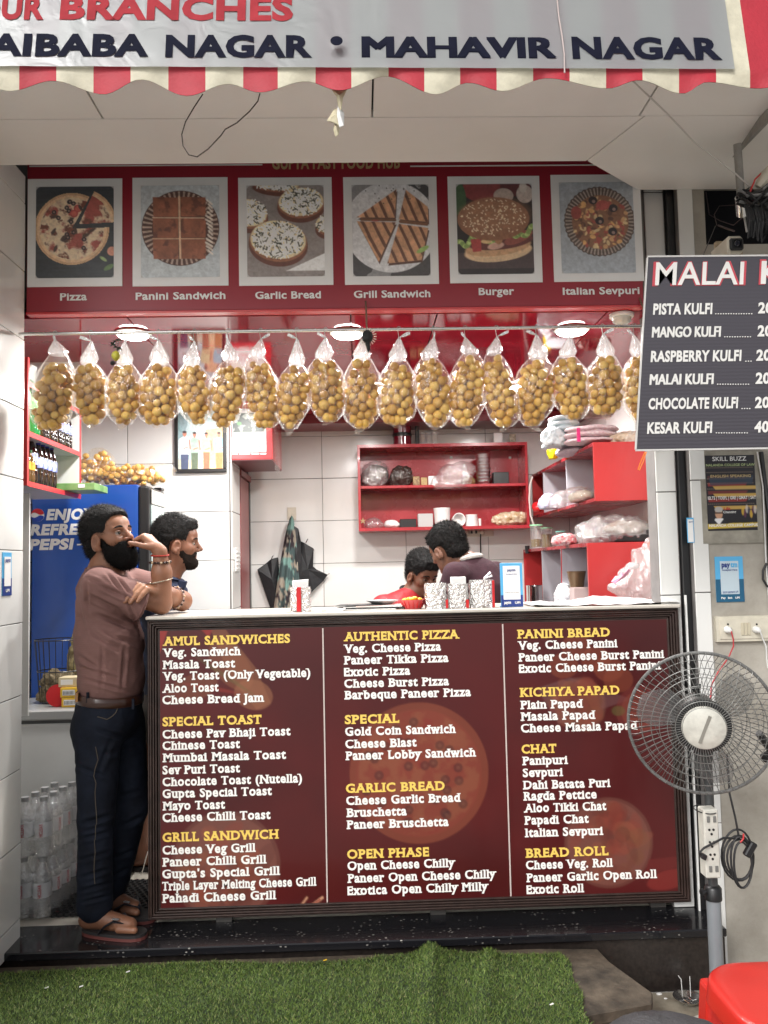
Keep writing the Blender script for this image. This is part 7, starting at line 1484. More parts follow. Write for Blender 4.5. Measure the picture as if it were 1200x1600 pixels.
# ================================================================ PEOPLE
def nrm(v): v = np.array(v, float); return v/np.linalg.norm(v)
def frame(F, roll=0.0):
    F = nrm(F); S = nrm(np.cross((0, 0, 1), F)); Up_ = np.cross(F, S)      # S points to the person's left
    c, s = math.cos(roll), math.sin(roll); return np.array([F, S*c+Up_*s, Up_*c-S*s])
def loc_(c, R, f, s, u): return np.array(c)+R[0]*f+R[1]*s+R[2]*u
def head(V, c, R, neck, g=0.0):
    L = lambda f, s, u: loc_(c, R, f, s, u)
    V.ell(L(-.014, 0, .032), (.098, .078, .086), .01, R).ell(L(.028, 0, -.022), (.064, .062, .092), .03, R).ell(L(.036, 0, -.078), (.048, .048, .036), .025, R)
    V.ell(L(.060, 0, .045), (.036, .055, .035), .02, R)
    for s in (-1, 1):
        V.ell(L(.058, .040*s, -.022), (.026, .022, .022), .02, R).cap(L(.086, .012*s, .020), L(.074, .048*s, .020), .009, .008, .012)
        V.ell(L(.090, .030*s, .002), (.012, .017, .011), .012, R, sub=True)
    V.cap(L(.088, 0, .014), L(.113, 0, -.024), .008, .0105, .010)
    for s in (-1, 1): V.ell(L(.098, .0125*s, -.030), (.012, .008, .0085), .006, R)
    V.cap(L(.088, -.017, -.054), L(.088, .017, -.054), .0065, None, .006).cap(L(.086, -.014, -.066), L(.086, .014, -.066), .007, None, .006).ell(L(.080, 0, -.094), (.018, .022, .016), .015, R)
    for s in (-1, 1):
        Re = R.copy(); a = .25; Re = np.array([R[0]*math.cos(a)-R[2]*math.sin(a), R[1], R[0]*math.sin(a)+R[2]*math.cos(a)])
        V.ell(L(.006, .084*s, -.018), (.022, .0125, .036), .006, Re).ell(L(.012, .096*s, -.012), (.013, .010, .023), .002, Re, sub=True).ell(L(.016, .090*s, -.026), (.006, .005, .007), .002, Re).ell(L(.014, .080*s, -.046), (.009, .008, .010), .005, Re)
    V.cap(L(-.018, 0, -.05), neck, .053, .052, .03); V.cap(L(.012, 0, -.075), neck, .044, .046, .03)
def strands(v, N, n, L, flow, seed, w=.0007, zmin=None):
    rs = np.random.RandomState(seed); i = rs.randint(0, len(v), n); p = v[i]; nn = N[i]; r = rs.randn(n, 3)*.35
    d = nn*.48+np.array(flow)*.9+r; d /= np.linalg.norm(d, axis=1, keepdims=True); s = np.cross(d, nn+.01); s /= np.linalg.norm(s, axis=1, keepdims=True)+1e-9; l = (L*(.5+rs.rand(n)))[:, None]
    return np.stack([p-s*w-nn*.001, p+s*w-nn*.001, p+d*l+nn*l*.1], 1).reshape(-1, 3)
def hairmesh(name, v, q, S):
    me = bpy.data.meshes.new(name); V_ = np.vstack([v, S]).astype(np.float32); nq, nt = len(q), len(S)//3
    me.vertices.add(len(V_)); me.vertices.foreach_set('co', V_.ravel()); lv = np.concatenate([q.ravel(), np.arange(len(v), len(V_))]).astype(np.int32)
    me.loops.add(len(lv)); me.loops.foreach_set('vertex_index', lv); me.polygons.add(nq+nt)
    me.polygons.foreach_set('loop_start', np.concatenate([np.arange(nq)*4, nq*4+np.arange(nt)*3]).astype(np.int32)); me.polygons.foreach_set('loop_total', np.concatenate([np.full(nq, 4), np.full(nt, 3)]).astype(np.int32))
    me.update(calc_edges=True); me.polygons.foreach_set('use_smooth', [True]*(nq+nt)); me.validate(); return me
def fields(v, c, R): d = v-np.array(c); return d@R[0], d@R[1], d@R[2]
def hair(c, R, name, m, parent, line, grow=.012, top=.010, h=.0035, seed=0, rough=.006, quiff=0.0, side=None):
    V = Vol(np.array(c)-.16, np.array(c)+.17, h); L = lambda f, s, u: loc_(c, R, f, s, u)
    V.ell(L(-.016, 0, .036+top*.6), (.098+grow, .078+grow*.75, .086+grow+top*.5), .01, R).ell(L(.048, 0, .062+top), (.042+grow*.6, .056+grow*.5, .030+grow), .02, R).ell(L(-.045, 0, -.03), (.062+grow*.6, .062+grow*.5, .055), .02, R)
    if quiff: V.cap(L(.074, -.035, .092+top), L(.082, .035, .094+top), .020*quiff, None, .02)
    xs, ys = zip(*line)
    def cut(X, Y, Z):
        f = (X-c[0])*R[0][0]+(Y-c[1])*R[0][1]+(Z-c[2])*R[0][2]; s = (X-c[0])*R[1][0]+(Y-c[1])*R[1][1]+(Z-c[2])*R[1][2]; u = (X-c[0])*R[2][0]+(Y-c[1])*R[2][1]+(Z-c[2])*R[2][2]
        lim = np.interp(f, xs, ys); ear = .043-np.sqrt(((f-.008)*1.15)**2+(u+.019)**2); ear = np.where(np.abs(s) > .055, ear, -1)
        return np.maximum((lim-u)*.8, ear)
    V.carve(cut); v, q = V.mesh(); N = normals(v, q); f, s, u = fields(v, c, R)
    st = np.stack([f*26, s*60, u*26], 1); n = fbm(st, 1.6, 3, seed)-.5; v = v+N*(n*rough*1.3)[:, None]
    me = hairmesh(name, v, q, strands(v, normals(v, q), 14000, .011, (-R[0]*.45+R[2]*.0), seed)); me.materials.append(m); return part(name, me, None, parent)
def beard(c, R, name, m, parent, full=1.0, h=.0035, seed=2, band=None):
    V = Vol(np.array(c)-.18, np.array(c)+.16, h); L = lambda f, s, u: loc_(c, R, f, s, u); g = .006+.008*full
    V.ell(L(.028, 0, -.022), (.064+g, .062+g, .092+g), .02, R).ell(L(.036, 0, -.078), (.048+g, .048+g, .036+g), .02, R).ell(L(.070, 0, -.092), (.030+g, .034+g*.6, .026+g*1.2), .02, R)
    if full > .9: V.ell(L(.072, 0, -.112), (.034, .036, .034), .02, R).ell(L(.040, 0, -.105), (.045, .045, .03), .02, R)
    for s in (-1, 1): V.cap(L(.096, .003*s, -.044), L(.086, .028*s, -.058), .007*full+.0035, .006, .004)
    xs = [-.06, .0, .024, .036, .054, .072, .086, .13]; ys = [-.09, -.05, .000, -.022, -.046, -.050, -.036, -.036]
    def cut(X, Y, Z):
        f = (X-c[0])*R[0][0]+(Y-c[1])*R[0][1]+(Z-c[2])*R[0][2]; s = (X-c[0])*R[1][0]+(Y-c[1])*R[1][1]+(Z-c[2])*R[1][2]; u = (X-c[0])*R[2][0]+(Y-c[1])*R[2][1]+(Z-c[2])*R[2][2]
        lip = .013-np.sqrt(((u+.060)*1.0)**2+(s*.62)**2); lip = np.where(f > .074, lip, -1)
        return np.maximum(np.maximum((u-np.interp(f, xs, ys))*.8, (.014-f)*.8), lip)
    V.carve(cut); v, q = V.mesh(); N = normals(v, q); n = fbm(v, 150, 3, seed)-.5; v = v+N*(n*.008*full)[:, None]
    me = hairmesh(name, v, q, strands(v, normals(v, q), 8000, .004+.007*full, (R[0]*.1-R[2]*.6), seed)); me.materials.append(m); return part(name, me, None, parent)
hair_m = mat('black hair', (.006, .0052, .005), .62, bump=.8, bs=170, bdist=.004, spec=.25); beard_m = mat('black beard hair', (.006, .005, .0048), .75, bump=1, bs=260, bdist=.005, spec=.2)
def eyes(c, R, parent, brows=True):
    wh = mat('eye white', (.30, .26, .23), .25, coat=.4); ir = mat('dark iris', (.012, .008, .006), .1, coat=1)
    for s in (-1, 1):
        p = loc_(c, R, .074, .030*s, .001); e = part('eye', MB().sphere((0, 0, 0), .0130, 14, 10), wh, parent, True, loc=p)
        part('iris', MB().lathe([(0, .0136), (.003, .0134), (.0062, .0118)], p, 14, tuple(R[0]+R[1]*.1*s)), ir, e, True, loc=(0, 0, 0)) if False else part('iris', MB().lathe([(.0078, .0104), (.0055, .0128), (0, .0140)], (0, 0, 0), 14, tuple(R[0])), ir, e, True, loc=p)
        pts = [loc_(c, R, .0845-.0035*abs(t)-.010*(t > .6)*0, (.030+.020*t)*s, .0085-.004*t*t) for t in np.linspace(-1, 1, 7)]; part('upper_lid', MB().tube(pts, [.002, .0032, .0036, .0036, .0034, .003, .002], 6), mat('eyelid skin', (.22, .115, .07), .5), parent, True)
        pts = [loc_(c, R, .0835-.004*abs(t), (.030+.018*t)*s, -.0085+.003*t*t) for t in np.linspace(-1, 1, 7)]; part('lower_lid', MB().tube(pts, [.0015, .0024, .0026, .0026, .0026, .002, .0015], 6), MATS['eyelid skin'], parent, True)
        if brows: pts = [loc_(c, R, .0955-.0125*(t+.6)**2*.45-.001, (.012+.040*(t+1)/2)*s, .022+.005*math.sin((t+1)*1.7)) for t in np.linspace(-1, 1, 8)]; part('eyebrow', MB().tube(pts, [.002, .0042, .0045, .0042, .0038, .0034, .0026, .0012], 6), beard_m, parent, True)
def hand(V, wrist, dirn, palm_n, curl, spread=.012, s=1.0, thumb=None, k=.006, lens=(.072, .080, .074, .058), fat=1.0):
    """palm and five fingers; dirn wrist to knuckles, palm_n out of the palm, curl per joint in radians, thumb side = dirn x palm_n * s"""
    d = nrm(dirn); n = nrm(np.array(palm_n)-d*(np.array(palm_n)@d)); t = np.cross(d, n)*s; w = np.array(wrist)
    for j in (-1.5, -.5, .5, 1.5): V.cap(w+t*j*.009+d*.006, w+d*(.080-.004*abs(j-.5))+t*j*.0185, .0165, .0105, .012)
    for i, j in enumerate((1.5, .5, -.5, -1.5)):
        p = w+d*(.082-.004*abs(j-.5))+t*j*.0190; dd = nrm(d+t*j*spread*6); L = lens[i]; r0 = (.0095, .0098, .0094, .0084)[i]*fat
        for sgm, fr in enumerate((.45, .30, .25)):
            a = curl[sgm] if not hasattr(curl[0], '__len__') else curl[i][sgm]
            dd = nrm(dd*math.cos(a)+n*math.sin(a)); q = p+dd*L*fr; V.cap(p, q, r0*(1-.09*sgm), r0*(1-.09*(sgm+1)), .0025); n_ = nrm(n*math.cos(a)-d*math.sin(a)*0); p = q
    a0 = w+d*.018+t*.024; td = nrm(thumb if thumb is not None else d*.65+t*.75+n*.25)
    V.cap(a0, a0+td*.036, .0145, .0115, .008).cap(a0+td*.036, a0+td*.036+nrm(td+d*.25)*.030, .0108, .0098, .003).cap(a0+td*.036+nrm(td+d*.25)*.030, a0+td*.036+nrm(td+d*.25)*.030+nrm(td+d*.4+n*.2)*.024, .0098, .0078, .003)
    return w+d*.082
def skinmesh(V, name, parent, tone, h, tint_shade=None, seed=0, shave=None):
    v, q = V.mesh(); n = fbm(v, 22, 3, seed); col = lin(tone)*(.90+.2*n[:, None])
    if tint_shade is not None:
        for c, r, t, a in tint_shade:
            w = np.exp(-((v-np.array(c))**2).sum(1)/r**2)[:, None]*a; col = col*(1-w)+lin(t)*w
    me = np_mesh(name, v, q, True, col); me.materials.append(vmat('skin', .5, coat=.05, bump=.3, bs=190, sss=.06, bdist=.003)); return part(name, me, None, parent), v, q
def cloth(V, name, parent, m, folds=(), amp=.0, sc=8, seed=0, stretch=(1, 1, 1)):
    v, q = V.mesh(); N = normals(v, q)
    n = np.abs(fbm(v*np.array(stretch), sc, 4, seed)-.5)*2; v = v+N*((.35-n)*amp)[:, None]
    q3 = v-np.array([0, 0, ZC]); dd_ = q3@FW; pp_ = np.stack([600+FPX*(q3@RT)/dd_, 800-FPX*(q3@UP)/dd_], 1)
    for a, b, w, dpt in folds:   # long creases on the street side, from a to b
        a, b = np.array(a, float), np.array(b, float); t = np.clip(((pp_-a)@(b-a))/((b-a)@(b-a)), 0, 1); d = np.linalg.norm(pp_-a-t[:, None]*(b-a), axis=1)/390.0; fade = np.sin(np.pi*np.clip(t*.9+.05, 0, 1))*np.clip(-N[:, 1]*2.5, 0, 1)
        v = v+N*((-dpt*.75*np.exp(-(d/(w*.75))**2)+dpt*.6*np.exp(-((d-1.4*w)/(w*.8))**2))*fade)[:, None]
    me = np_mesh(name, v, q); me.materials.append(m); return part(name, me, None, parent), v, q
def ribbon(parent, name, V_, q_, pts, r, m, out=(0, -1, 0), closed=False):   # a cord that follows a surface
    bv = BVHTree.FromPolygons([tuple(p) for p in V_], [tuple(int(i) for i in f) for f in q_]); P = []
    for p in pts:
        h_ = bv.find_nearest(Vector(p))
        if h_[0] is not None: P.append(np.array(h_[0])+np.array(h_[1])*r*.4)
    return part(name, MB().tube(P, r, 5, closed=closed), m, parent, True)

# ---- customer leaning on the counter
HC = U(170, 841, 3.43); a_ = math.radians(27); p_ = math.radians(13)
HR = frame((math.cos(a_)*math.cos(p_), -math.sin(a_)*math.cos(p_), math.sin(p_)), 0.06)
P1 = thing('person', 'bearded man in mauve t-shirt and dark jeans leaning on the counter, hand at mouth', 'person', (-1.0, 3.36, FL))
P = lambda x, y, Y: U(x, y, Y)
V = Vol((-1.34, 3.08, FL-.01), (-.60, 3.76, 1.90), .0035)
neck = P(163, 894, 3.43); head(V, HC, HR, neck)
shN, shF = P(152, 915, 3.27), P(182, 908, 3.58); el = np.array([P(252, 948, 3.39)[0], 3.39, CT+.045]); wr = P(250, 862, 3.37)
V.ell(P(166, 942, 3.43), (.10, .16, .14), .03).ell(P(170, 1040, 3.43), (.105, .145, .17), .03).ell(P(166, 1110, 3.42), (.10, .14, .10), .03).cap(shN, shF, .055, None, .03).cap(neck, P(160, 930, 3.43), .06, .09, .04)
V.cap(shN, el, .043, .040, .02).cap(el, (el+wr)/2+(0.004, 0, .02), .041, .039, .015).cap((el+wr)/2+(0.004, 0, .02), wr, .039, .026, .015)
# near hand: knuckles to the mouth, fingers curled
mouth = loc_(HC, HR, .098, 0, -.056)
hd = nrm(np.array(P(232, 842, 3.38))-wr)
V.cap(wr, wr+hd*.02, .026, .024, .012)
hand(V, wr+hd*.01, hd, (-.75, .25, -.55), (1.25, 1.45, .9), s=1, thumb=nrm(np.array(P(203, 849, 3.345))-(wr+hd*.03+(0, -.01, 0))), lens=(.064, .070, .066, .052))
# far arm, its hand lying over the near upper arm
elF = np.array([P(284, 943, 3.58)[0], 3.58, CT+.048]); wrF = P(239, 922, 3.36)
V.cap(shF, elF, .048, .040, .02).cap(elF, (elF+wrF)/2, .042, .037, .015).cap((elF+wrF)/2, wrF, .037, .026, .015)
kd = nrm(np.array(P(217, 915, 3.275))-wrF); hand(V, wrF-kd*.004, kd, (-.45, -.1, -1), ((1.0, .40, .20), (.98, .40, .20), (.98, .38, .2), (1.0, .38, .2)), s=-1, thumb=nrm(np.array(P(192, 908, 3.28))-wrF), spread=.003, fat=1.22, lens=(.078, .086, .080, .064))
# legs and feet
hipN, knN, anN = P(154, 1125, 3.33), P(150, 1275, 3.30), P(148, 1418, 3.295); hipF, knF, anF = P(192, 1125, 3.50), P(206, 1262, 3.47), P(172, 1398, 3.47)
for hp, kn, an in ((hipN, knN, anN), (hipF, knF, anF)): V.cap(hp, kn, .075, .052, .03).cap(kn, an, .050, .036, .02)
def foot(V, an, toe, zf=FL+.022):
    an = np.array(an); toe = np.array(toe); toe[2] = zf+.006; d = toe-an; d[2] = 0; L = np.linalg.norm(d); d /= L; sd = np.array([-d[1], d[0], 0]); hl = np.array([an[0], an[1], zf+.028])-d*.028
    V.cap(an, (an[0], an[1], zf+.045), .036, .034, .02).ell(hl+(0, 0, .0), (.034, .032, .028), .02).cap((an[0], an[1], zf+.048), toe-d*.055+(0, 0, .018), .033, .024, .02).cap(hl, toe-d*.05+(0, 0, .012), .028, .022, .02)
    for k, j in enumerate((-1.8, -.9, 0, .9, 1.8)):
        r = (.0125, .0095, .009, .0085, .008)[k]; b = toe-d*(.05+.004*k)+sd*j*.0145*1.0+(0, 0, .010); V.cap(b-d*.03, b+d*(.034-.006*k), .016, r, .008); 
    return d, sd, hl
fdN = foot(V, anN, P(222, 1449, 3.24)); fdF = foot(V, anF, P(226, 1426, 3.40))
body1, vb, qb = skinmesh(V, 'body', P1, (136, 92, 68), .0042, [(loc_(HC, HR, .11, 0, -.025), .022, (168, 102, 80), .5), (loc_(HC, HR, .088, 0, -.060), .016, (120, 62, 56), .9), (loc_(HC, HR, .07, 0, .0), .035, (124, 80, 60), .45), (wr+hd*.08, .04, (176, 126, 98), .7), (loc_(HC, HR, .012, -.092, -.012), .011, (96, 56, 42), .55), (loc_(HC, HR, .074, -.03, .0), .018, (92, 56, 42), .8), (loc_(HC, HR, .105, -.014, -.034), .008, (80, 44, 34), .9), (loc_(HC, HR, .06, 0, .06), .05, (172, 124, 94), .5), (wrF+kd*.09, .05, (180, 132, 102), .6), (anN, .16, (112, 76, 58), .8), (anF, .16, (104, 70, 54), .8)], 3)  # ear hollow, eye and nostril shade painted in; other spots tint the skin
eyes(HC, HR, P1)
hair(HC, HR, 'hair', hair_m, P1, [(-.14, -.075), (-.045, -.07), (-.022, -.045), (-.004, .02), (.034, .010), (.042, -.012), (.050, .030), (.058, .056), (.074, .076), (.090, .086), (.12, .09)], .008, .012, seed=1, quiff=.0)
beard(HC, HR, 'beard', beard_m, P1, .91)
# nails
nail = mat('finger nail', (.52, .34, .26), .25, coat=.5)
# t-shirt
ts_m = mat('mauve ribbed cotton', (.190, .096, .084), .85, kind='wave', bump=.10, bs=42, var=.07, vs=7, bdist=.004)
V = Vol((-1.34, 3.08, .98), (-.74, 3.76, 1.66), .0045)
V.ell(P(169, 940, 3.43), (.114, .178, .150), .03).ell(P(174, 1010, 3.42), (.124, .175, .15), .04).ell(P(174, 1062, 3.42), (.124, .168, .14), .04).ell(P(164, 1000, 3.43), (.112, .165, .2), .03)
V.cap(shN+(0.006, .0, .004), shF+(0, 0, .004), .060, None, .03).cap(P(157, 890, 3.43), P(160, 915, 3.43), .060, .098, .03)
slv = el*.56+shN*.44; ax = nrm(el-shN); axF = nrm(elF-shF); spF = elF*.45+shF*.55
VS = Vol((-1.34, 3.08, .98), (-.74, 3.76, 1.66), .0045); sp = slv+(.004, -.004, -.016)
VS.cap(shN+(.004, 0, 0), sp+ax*.05, .056, .078, .025); VS.carve(lambda X, Y, Z: (X-sp[0])*ax[0]+(Y-sp[1])*ax[1]+(Z-sp[2])*ax[2]-.030); V.merge(VS, .022)
VS = Vol((-1.34, 3.08, .98), (-.74, 3.76, 1.66), .0045); VS.cap(shF, spF+axF*.05, .070, .078, .025); VS.carve(lambda X, Y, Z: (X-spF[0])*axF[0]+(Y-spF[1])*axF[1]+(Z-spF[2])*axF[2]-.030); V.merge(VS, .022)
wz = P(170, 1093, 3.42)[2]; V.carve(lambda X, Y, Z: (wz-.08*(X+1.02)-Z))
V.cap(P(158, 868, 3.43), P(161, 892, 3.425), .072, .060, .004, sub=True).ell(P(178, 892, 3.40), (.055, .06, .028), .01, sub=True)
cl = [((150, 912), (206, 938), .010, .011), ((140, 930), (188, 955), .012, .012), ((150, 960), (212, 985), .012, .014), ((118, 925), (135, 1000), .013, .008), ((168, 990), (222, 1010), .012, .011), ((140, 985), (196, 1022), .014, .010), ((196, 925), (216, 980), .010, .007),
      ((118, 1040), (190, 1062), .009, .008), ((122, 1058), (205, 1082), .009, .008), ((120, 1022), (160, 1050), .010, .007), ((160, 1005), (158, 1085), .010, .006), ((196, 1000), (190, 1080), .010, .007), ((172, 888), (205, 930), .008, .009), ((165, 893), (190, 925), .008, .007), ((134, 902), (160, 912), .009, .007), ((135, 905), (138, 955), .008, .007)]
tsh, vs_, qs_ = cloth(V, 't_shirt', P1, ts_m, cl, .014, 6, 3, (1, 1, 1.3))
dk = mat('shirt seam', (.15, .07, .062), .85)
ribbon(P1, 'collar_band', vs_, qs_, [P(159+20*math.cos(t), 892+7*math.sin(t)-2*math.cos(t), 3.43-.075*math.sin(t)) for t in np.linspace(0, 6.28, 30)[:-1]], .0042, mat('mauve collar', (.20, .095, .084), .85), closed=True)
# arm opening rim of the near sleeve
rim = [tuple(slv+ax*.018+(np.cross(ax, (0, 1, 0)))*.078*math.cos(t)+np.array([0, 1, 0])*.080*math.sin(t)) for t in np.linspace(0, 6.28, 26)[:-1]]
# jeans
den = mat('dark indigo denim', (.0045, .006, .012), .8, var=.35, vs=9, bump=.3, bs=260, spec=.2, col2=(.011, .015, .027), bdist=.003)
V = Vol((-1.34, 3.10, FL+.03), (-.74, 3.74, 1.16), .0045)
V.ell(P(169, 1122, 3.42), (.122, .168, .10), .04).ell(P(150, 1138, 3.42), (.080, .15, .085), .04).ell(P(172, 1095, 3.42), (.121, .162, .09), .03)
kj = lambda a, b, t: np.array(a)*(1-t)+np.array(b)*t
V.cap(hipN+(0, 0, -.02), knN, .092, .064, .03).cap(knN, anN+(0, 0, .010), .063, .064, .02).cap(hipF+(0, 0, -.02), knF, .090, .064, .03).cap(knF, anF+(0, 0, .010), .063, .060, .02)
V.carve(lambda X, Y, Z: Z-(wz+.016-.08*(X+1.02))); V.carve(lambda X, Y, Z: (anN[2]-.050)-Z+0*X)
jf_ = [((118, 1196), (168, 1214), .010, .008), ((126, 1288), (178, 1272), .012, .012), ((122, 1312), (172, 1300), .010, .011), ((120, 1345), (176, 1330), .010, .008), ((124, 1372), (176, 1356), .010, .009), ((126, 1392), (176, 1378), .009, .011), ((128, 1410), (176, 1398), .008, .010), ((150, 1140), (206, 1155), .012, .008), ((156, 1180), (218, 1166), .014, .008), ((150, 1215), (176, 1150), .012, .006), ((188, 1292), (224, 1275), .012, .010), ((182, 1340), (210, 1328), .01, .009), ((176, 1370), (200, 1356), .01, .009), ((185, 1245), (222, 1235), .012, .007)]
jn, vj, qj = cloth(V, 'jeans', P1, den, jf_, .013, 7, 8)
stc = mat('pale orange stitching', (.09, .07, .05), .7)
ribbon(P1, 'seam', vj, qj, [P(147+1.5*math.sin(y*.03), y, 3.15) for y in range(1175, 1400, 12)], .0014, stc)
ribbon(P1, 'pocket_edge', vj, qj, [P(152+3.2*k, 1120+1.5*math.sin(k*.2)-(k/15)**4*14, 3.22) for k in range(0, 16)], .0018, stc)
# belt
bz = wz+.006; bl = mat('dark brown leather', (.045, .016, .010), .28, coat=.4); rows = []
for dz in (-.019, -.016, .016, .019):
    rr = 1.0 if abs(dz) < .018 else .975; row = []
    for k in range(49): t = k/48*2*math.pi; row.append((P(172, 1090, 3.42)[0]+.128*rr*math.cos(t), 3.42+.170*rr*math.sin(t), bz+dz-.08*(.128*math.cos(t)+P(170, 1090, 3.42)[0]+1.02)+.004))
    rows.append(row)
part('belt', MB().sheet(rows), bl, P1, smooth='full')
ribbon(P1, 'sleeve_hem', vs_, qs_, [sp+ax*.022+nrm(np.cross(ax, (0, 1, 0)))*.083*math.cos(t)+nrm(np.cross(ax, np.cross(ax, (0, 1, 0))))*.083*math.sin(t) for t in np.linspace(0, 6.28, 30)[:-1]], .0022, mat('mauve collar', (.20, .095, .084), .85), closed=True)
for px in (137, 208): q = P(px, 1090 if px < 150 else 1100, 3.262 if px < 150 else 3.272); part('belt_loop', MB().obox(q+(0, .000, 0), (.005, 0, 0), (0, .003, 0), (0, 0, .020)), den, P1, bevel=.001)
q = P(120, 1088, 3.38); part('leather_patch', MB().obox(P(121, 1089, 3.30), (.004, -.022, 0), (.004, .002, 0), (0, 0, .016)), mat('tan leather patch', (.46, .24, .09), .6), P1)
# flip-flops
sol = mat('dark rubber sole', (.020, .018, .019), .6); sol2 = mat('red brown sole edge', (.13, .035, .03), .6); strap = mat('black strap', (.012, .013, .018), .45)
for (d, sd, hl), an, nm in ((fdN, anN, 'near'), (fdF, anF, 'far')):
    hl = np.array(hl); L = .268; t = part('flip_flop', MB(), None, P1) if False else None
    c0 = hl-d*.022; out = []
    for k in range(28):
        u = k/27*2*math.pi; f = (1-math.cos(u))/2; w = .040+.012*math.sin(min(f, 1)*2.6)-.004; w *= math.sqrt(max(0, 1-(2*f-1)**6)); out.append(c0+d*L*f+sd*w*(1 if u < math.pi else -1))
    poly = [(p[0], p[1]) for p in out]; s1 = part('sandal_sole', MB().prism(poly, FL+.001, FL+.012, 'xy'), sol2, P1); part('sandal_footbed', MB().prism([(c0[0]+(x-c0[0])*.99+.001, y) for x, y in poly], FL+.0125, FL+.023, 'xy'), sol, P1)
    post = c0+d*.205+sd*(-.012)+(0, 0, 0); post[2] = FL+.052
    for s in (-1, 1):
        b = c0+d*.095+sd*.046*s; b[2] = FL+.022; m1 = c0+d*.150+sd*.034*s; m1[2] = FL+.066; m0 = c0+d*.118+sd*.043*s; m0[2] = FL+.048
        mb = MB().tube([b, m0, m1, post], [.010, .0125, .011, .006], 8, flat=.35); part('sandal_strap', mb, strap, P1, True)
    part('sandal_post', MB().tube([post, post+(0, 0, -.034)], .004, 6), strap, P1); part('strap_badge', MB().obox(c0+d*.158+sd*(-.030)+(0, 0, FL+.074-c0[2]), d*.013, sd*.005, (0, 0, .0016)), mat('silver badge', (.45, .45, .47), .3, metal=.6), P1)
# bracelets
def bangle(par, name, c, ax, r, t, m, beads=0, sy=1.0):
    ax = nrm(ax); u = nrm(np.cross(ax, (0, 1, 0))); w = np.cross(ax, u); pts = [np.array(c)+u*r*math.cos(a)+w*r*sy*math.sin(a) for a in np.linspace(0, 2*math.pi, 28)[:-1]]
    mb = MB().tube(pts, t, 6, closed=True)
    o = part(name, mb, m, par, True)
    if beads:
        for k in range(beads): a = k/beads*6.283; part('bead', MB().sphere(np.array(c)+u*(r+.002)*math.cos(a)+w*(r*sy+.002)*math.sin(a), .0052, 7, 5), mat('pale bead', (.50, .36, .22), .4) if k % 3 == 0 else mat('dark bead', (.03, .012, .01), .3), o, True)
fa = wr-el; at = lambda f: el+fa*f
bangle(P1, 'red_thread', at(.93), fa, .0335, .0032, mat('red thread', (.35, .02, .012), .7)); bangle(P1, 'bead_bracelet', at(.80), fa, .0375, .0030, mat('dark bead', (.03, .012, .01), .3), 20); bangle(P1, 'steel_bangle', at(.44)+(0, 0, 0), fa+(.02, .0, -.0)+np.cross(fa, (0, 1, 0))*.30, .0475, .0024, mat('pale metal bangle', (.60, .54, .44), .25, metal=.7))
fF = wrF-elF; bangle(P1, 'bead_bracelet', elF+fF*.28, fF, .0455, .0034, mat('clear bead string', (.55, .42, .38), .3), 16)

# ---- man behind him in a navy shirt, in profile
HC2 = U(276, 850, 3.98); HR2 = frame((.985, .12, -.03)); P2 = thing('person', 'bearded man in a navy collared shirt behind the first one, in profile', 'person', (-.95, 3.98, FL))
V = Vol((-1.27, 3.70, FL-.01), (-.62, 4.28, 1.93), .0050); nk = U(262, 905, 3.98); head(V, HC2, HR2, nk); bx_, by_ = nk[0]-.01, 3.98
V.ell((bx_, by_, 1.30), (.095, .165, .17), .03).ell((bx_+.01, by_, 1.08), (.10, .15, .16), .03).cap((bx_-.005, by_-.17, 1.42), (bx_-.005, by_+.17, 1.42), .05, None, .03)
e2 = np.array([bx_+.12, 3.80, 1.18]); V.cap((bx_-.005, by_-.18, 1.42), e2, .048, .04, .02).cap(e2, (bx_+.18, 3.97, 1.24), .038, .026, .02); hand(V, (bx_+.18, 3.97, 1.24), (.4, .9, .1), (0, -.3, -1), (.3, .4, .3), s=1)
e3 = np.array([bx_+.06, 4.20, 1.14]); V.cap((bx_-.005, by_+.18, 1.42), e3, .048, .04, .02).cap(e3, (bx_+.2, 4.08, 1.16), .038, .026, .02); hand(V, (bx_+.2, 4.08, 1.16), (.9, -.3, 0), (0, 0, -1), (.3, .4, .3), s=1)
for px, yy in ((221, 3.97), (236, 4.12)):
    an = U(px-2, 1335, yy); an[2] = FL+.09; kn = np.array([an[0]+.02, yy, .72]); V.cap((bx_+.01, by_+(yy-4.04)*.9, 1.02), kn, .08, .056, .03).cap(kn, an, .054, .036, .02); foot(V, an, an+(.16, -.01, -.08), FL+.02)
    sd_ = MB().prism([(an[0]-.05+.12*(1-math.cos(t))+0, an[1]+.042*math.sin(t)) for t in np.linspace(0, 6.28, 20)[:-1]], FL+.001, FL+.020, 'xy'); part('slipper', sd_, sol, P2)
skinmesh(V, 'body', P2, (126, 84, 64), .0045, [(loc_(HC2, HR2, .088, 0, -.06), .016, (104, 58, 52), .9)], 5); eyes(HC2, HR2, P2)
hair(HC2, HR2, 'hair', hair_m, P2, [(-.14, -.055), (-.035, -.045), (-.018, -.02), (-.002, .02), (.034, .010), (.042, -.012), (.050, .035), (.062, .060), (.078, .072), (.095, .078), (.13, .085)], .009, .014, seed=4, quiff=.45, rough=.010); beard(HC2, HR2, 'beard', mat('short brown black stubble', (.016, .011, .009), .8, bump=1, bs=260, bdist=.005, spec=.15), P2, -.35, seed=5)
nv = mat('navy shirt cotton', (.010, .018, .050), .75, var=.15, vs=10, bump=.2, bs=150); V = Vol((-1.30, 3.66, .85), (-.70, 4.32, 1.66), .0055)
